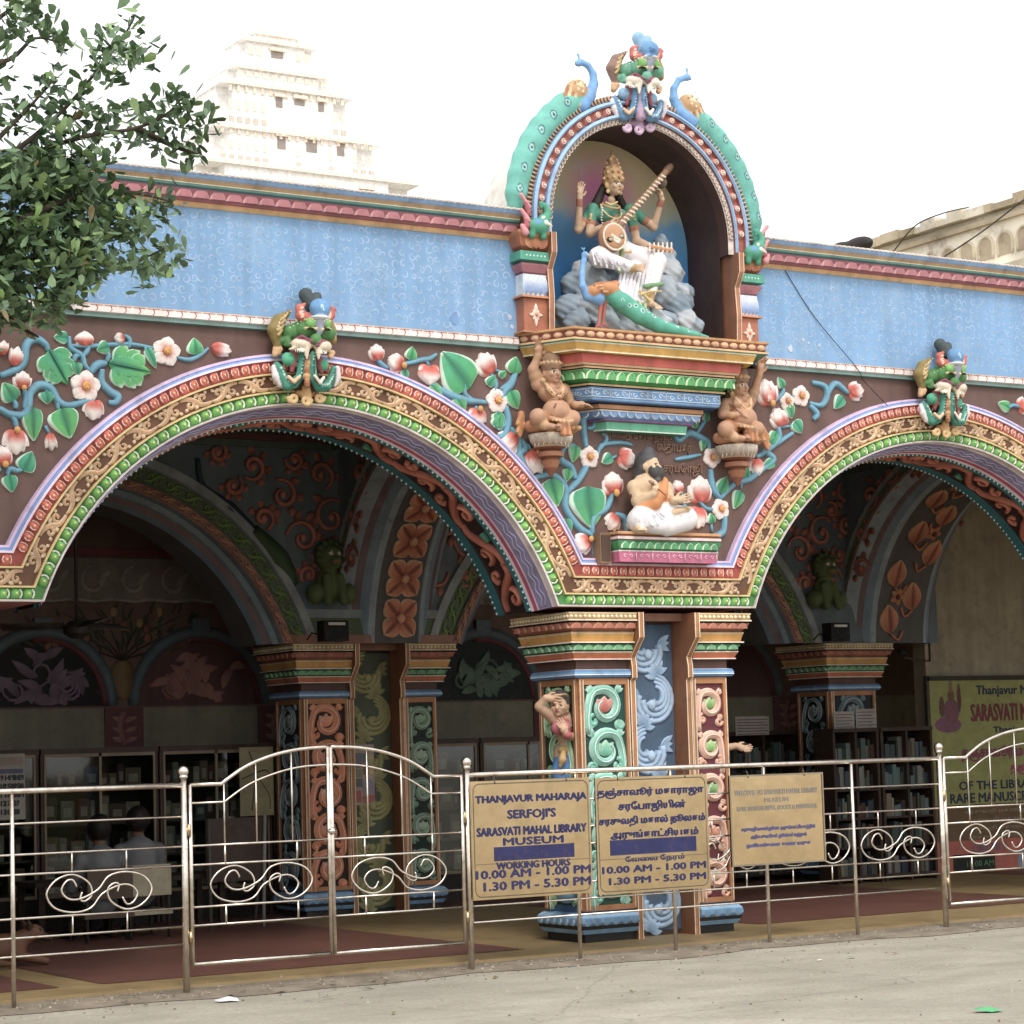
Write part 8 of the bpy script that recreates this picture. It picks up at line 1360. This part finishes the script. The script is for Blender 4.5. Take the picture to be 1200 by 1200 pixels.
# ================================================================== distant palace tower and old wall
TYY = 40.; T_ = lambda px, py: W(px, py, TYY); tw = thing('palace_tower', (17, 44, 0), 'tall pale tiered palace tower glaring white behind the parapet', 'tower'); CRM, PCH, DKW = '#fffdfa', '#f6e4ce', '#6f625c'
lev = [(240, 492, 196, 330, [(331, 345, 214, 224), (376, 391, 218, 228), (422, 436, 222, 232)]), (256, 452, 150, 196, [(331, 341, 156, 172), (365, 378, 160, 176), (401, 410, 164, 180)]), (270, 424, 95, 150, [(334, 342, 107, 120), (356, 368, 109, 118), (384, 391, 113, 125)]), (284, 404, 72, 95, []), (300, 388, 36, 72, [(336, 350, 48, 58)]), (314, 374, 24, 36, [])]
for li, (a, b, yt, yb, wins) in enumerate(lev):
    xm = (a + b) / 2; x0, z1 = T_(a, yt)[0], T_(xm, yt + (xm - 330) * .09)[1]; x1, z0 = T_(b, yb)[0], (T_(xm, yb + (xm - 330) * .09)[1] if li else 0.); hw = (x1 - x0) / 2; xc = (x0 + x1) / 2; ins = (lev[0][1] - lev[0][0] - (b - a)) * .006; yf = TYY + ins; dep = (x1 - x0) * .45
    mb = MB(); ch = hw * .18; P = [(x0, yf + ch), (x0 + ch, yf + ch), (x0 + ch, yf), (x1 - ch * 1.6, yf), (x1 - ch * 1.6, yf + ch), (x1, yf + ch), (x1, yf + dep), (x0, yf + dep)]
    for i in range(8): p, q = P[i], P[(i + 1) % 8]; mb.add([(*p, z0), (*q, z0), (*q, z1), (*p, z1)], [(0, 1, 2, 3)], CRM)
    mb.add([(*p, z1) for p in P], [tuple(range(8))], CRM); bd_ = mb.build('tier', CLEAN, tw)
    mb = MB(); mb.box(x0 - .05, x1 + .05, yf - .09, yf + dep, z1 - .10, z1 + .02, CRM); [mb.box(x0 + .1 + q * .22, x0 + .2 + q * .22, yf - .13, yf - .0905, z1 - .12, z1 - .02, PCH) for q in range(int((x1 - x0 - .2) / .22))]; mb.build('cornice', CLEAN, bd_)
    for (wa, wb, wt, wb2) in wins: p, q = T_(wa, wt), T_(wb, wb2); mb = MB(); mb.box(p[0], q[0], yf - .02, yf + .0, q[1], p[1], '#9a8e86'); mb.box(p[0] - .06, q[0] + .06, yf - .10, yf - .021, p[1], p[1] + .08, PCH); mb.build('window', CLEAN, bd_)
    mb = MB(); n_ = int((x1 - x0) / .26)
    for i in range(n_):
        x = x0 + .2 + i * (x1 - x0 - .3) / n_
        for fz0, fz1, ww in (((.78, .93, .05), (.40, .60, .06), (.12, .24, .08)) if li < 3 else ((.45, .70, .10),)):
            za, zb_ = z0 + (z1 - z0) * fz0, z0 + (z1 - z0) * fz1
            if li == 0: za, zb_ = z1 - 2.0 + 1.5 * fz0, z1 - 2.0 + 1.5 * fz1
            if any(T_(w_[0], w_[2])[0] - .25 < x < T_(w_[1], w_[2])[0] + .2 for w_ in wins) and fz0 < .7: continue
            mb.box(x, x + ww * 1.7, yf - .05, yf - .0, za, zb_, PCH if fz0 > .3 else '#cdbba8')
    mb.build('baluster_row', CLEAN, bd_, kind='stuff')
OX = 14.2; ow = thing('old_wall', (OX, 16, 0), 'weathered cream wall with blind arches along its parapet, behind at the right', 'wall'); pt = S3(1200, 228, OX); zt_ = pt[2]; LN = '#efe6d0'
mb = MB(); mb.box(OX, OX + .7, 3, 60, 0, zt_ - .12, LN); mb.build('wall', OLD, ow); mb = MB(); y = 3.
while y < 60: d_ = rn.uniform(.15, .5); hh = rn.uniform(-.05, .04); mb.box(OX - .16 + rn.uniform(-.03, .03), OX + .8, y, y + d_ + .01, zt_ - .14, zt_ + hh, rn.choice(('#d8cdb4', '#c4b494', '#e2d9c4', '#b0a080'))); y += d_
mb.box(OX - .14, OX - .001, 3, 60, zt_ - 1.12, zt_ - 1.0, '#d8ccb0'); mb.box(OX - .08, OX - .001, 3, 60, zt_ - .30, zt_ - .22, '#c4b494'); mb.build('coping', OLD, ow)
me = unit_mesh(lambda m_: (m_.box(-.13, .13, -.02, -.0, -.25, .13, '#b3a286'), m_.rib([(-.15, -.26), (-.15, .06), (0, .18), (.15, .06), (.15, -.26)], .06, .05, '#d0c2a2', k=3))); me.materials.clear(); me.materials.append(OLD)
inv = wm(ow).inverted(); y = 3.4
while y < 45: o = bpy.data.objects.new('blind_arch', me); COL.objects.link(o); o.parent = ow; o.matrix_parent_inverse = inv; o.location = (OX - .002, y, zt_ - .62); o.rotation_euler = (0, 0, -PI / 2); o.scale = (rn.uniform(.8, 1.05), rn.uniform(.4, 1), rn.uniform(.8, 1.05)); y += .42
# cables, dark bundle
def cable(name, pts, r, label): mb = MB(); mb.tube(cr_spline(pts, 6), r, '#1c1a18', 5); mb.build(name, CLEAN, label=label, cat='cable', group='black overhead cables')
cable('overhead_cable', [S3(1044, 299, 11.), S3(1072, 265, 11.4), S3(1105, 250, 12), S3(1135, 243, 13)], .010, 'black cable looping up from the parapet onto the old wall')
cable('overhead_cable', [S3(1098, 306, 11.), S3(1150, 272, 12.), S3(1215, 222, 13.)], .011, 'black cable rising to the right edge in front of the old wall')
cable('parapet_wire', [W3(920, 317, -.02), W3(955, 372, -.02), W3(1004, 431, -.06), W3(1012, 446, -.06), W3(1040, 475, -.08)], .0032, 'thin black wire running diagonally down the right blue parapet panel')
g = np.array(S3(984, 294, 10.5)); sculpt('cloth_bundle', [ell(g + np.array([0, .4 * q, .05 * math.sin(q * 3)]), (.12, .3, .12), '#2f2a2c') for q in (-1, 0, 1)] + [cap(g + np.array([0, -.6, -1.6]), g + np.array([0, -.4, -.05]), .06, .06, '#2f2a2c'), cap(g + np.array([0, .5, -1.6]), g + np.array([0, .4, -.05]), .06, .06, '#2f2a2c')], .03, .05, label='dark bundle showing just above the right parapet', cat='bundle')
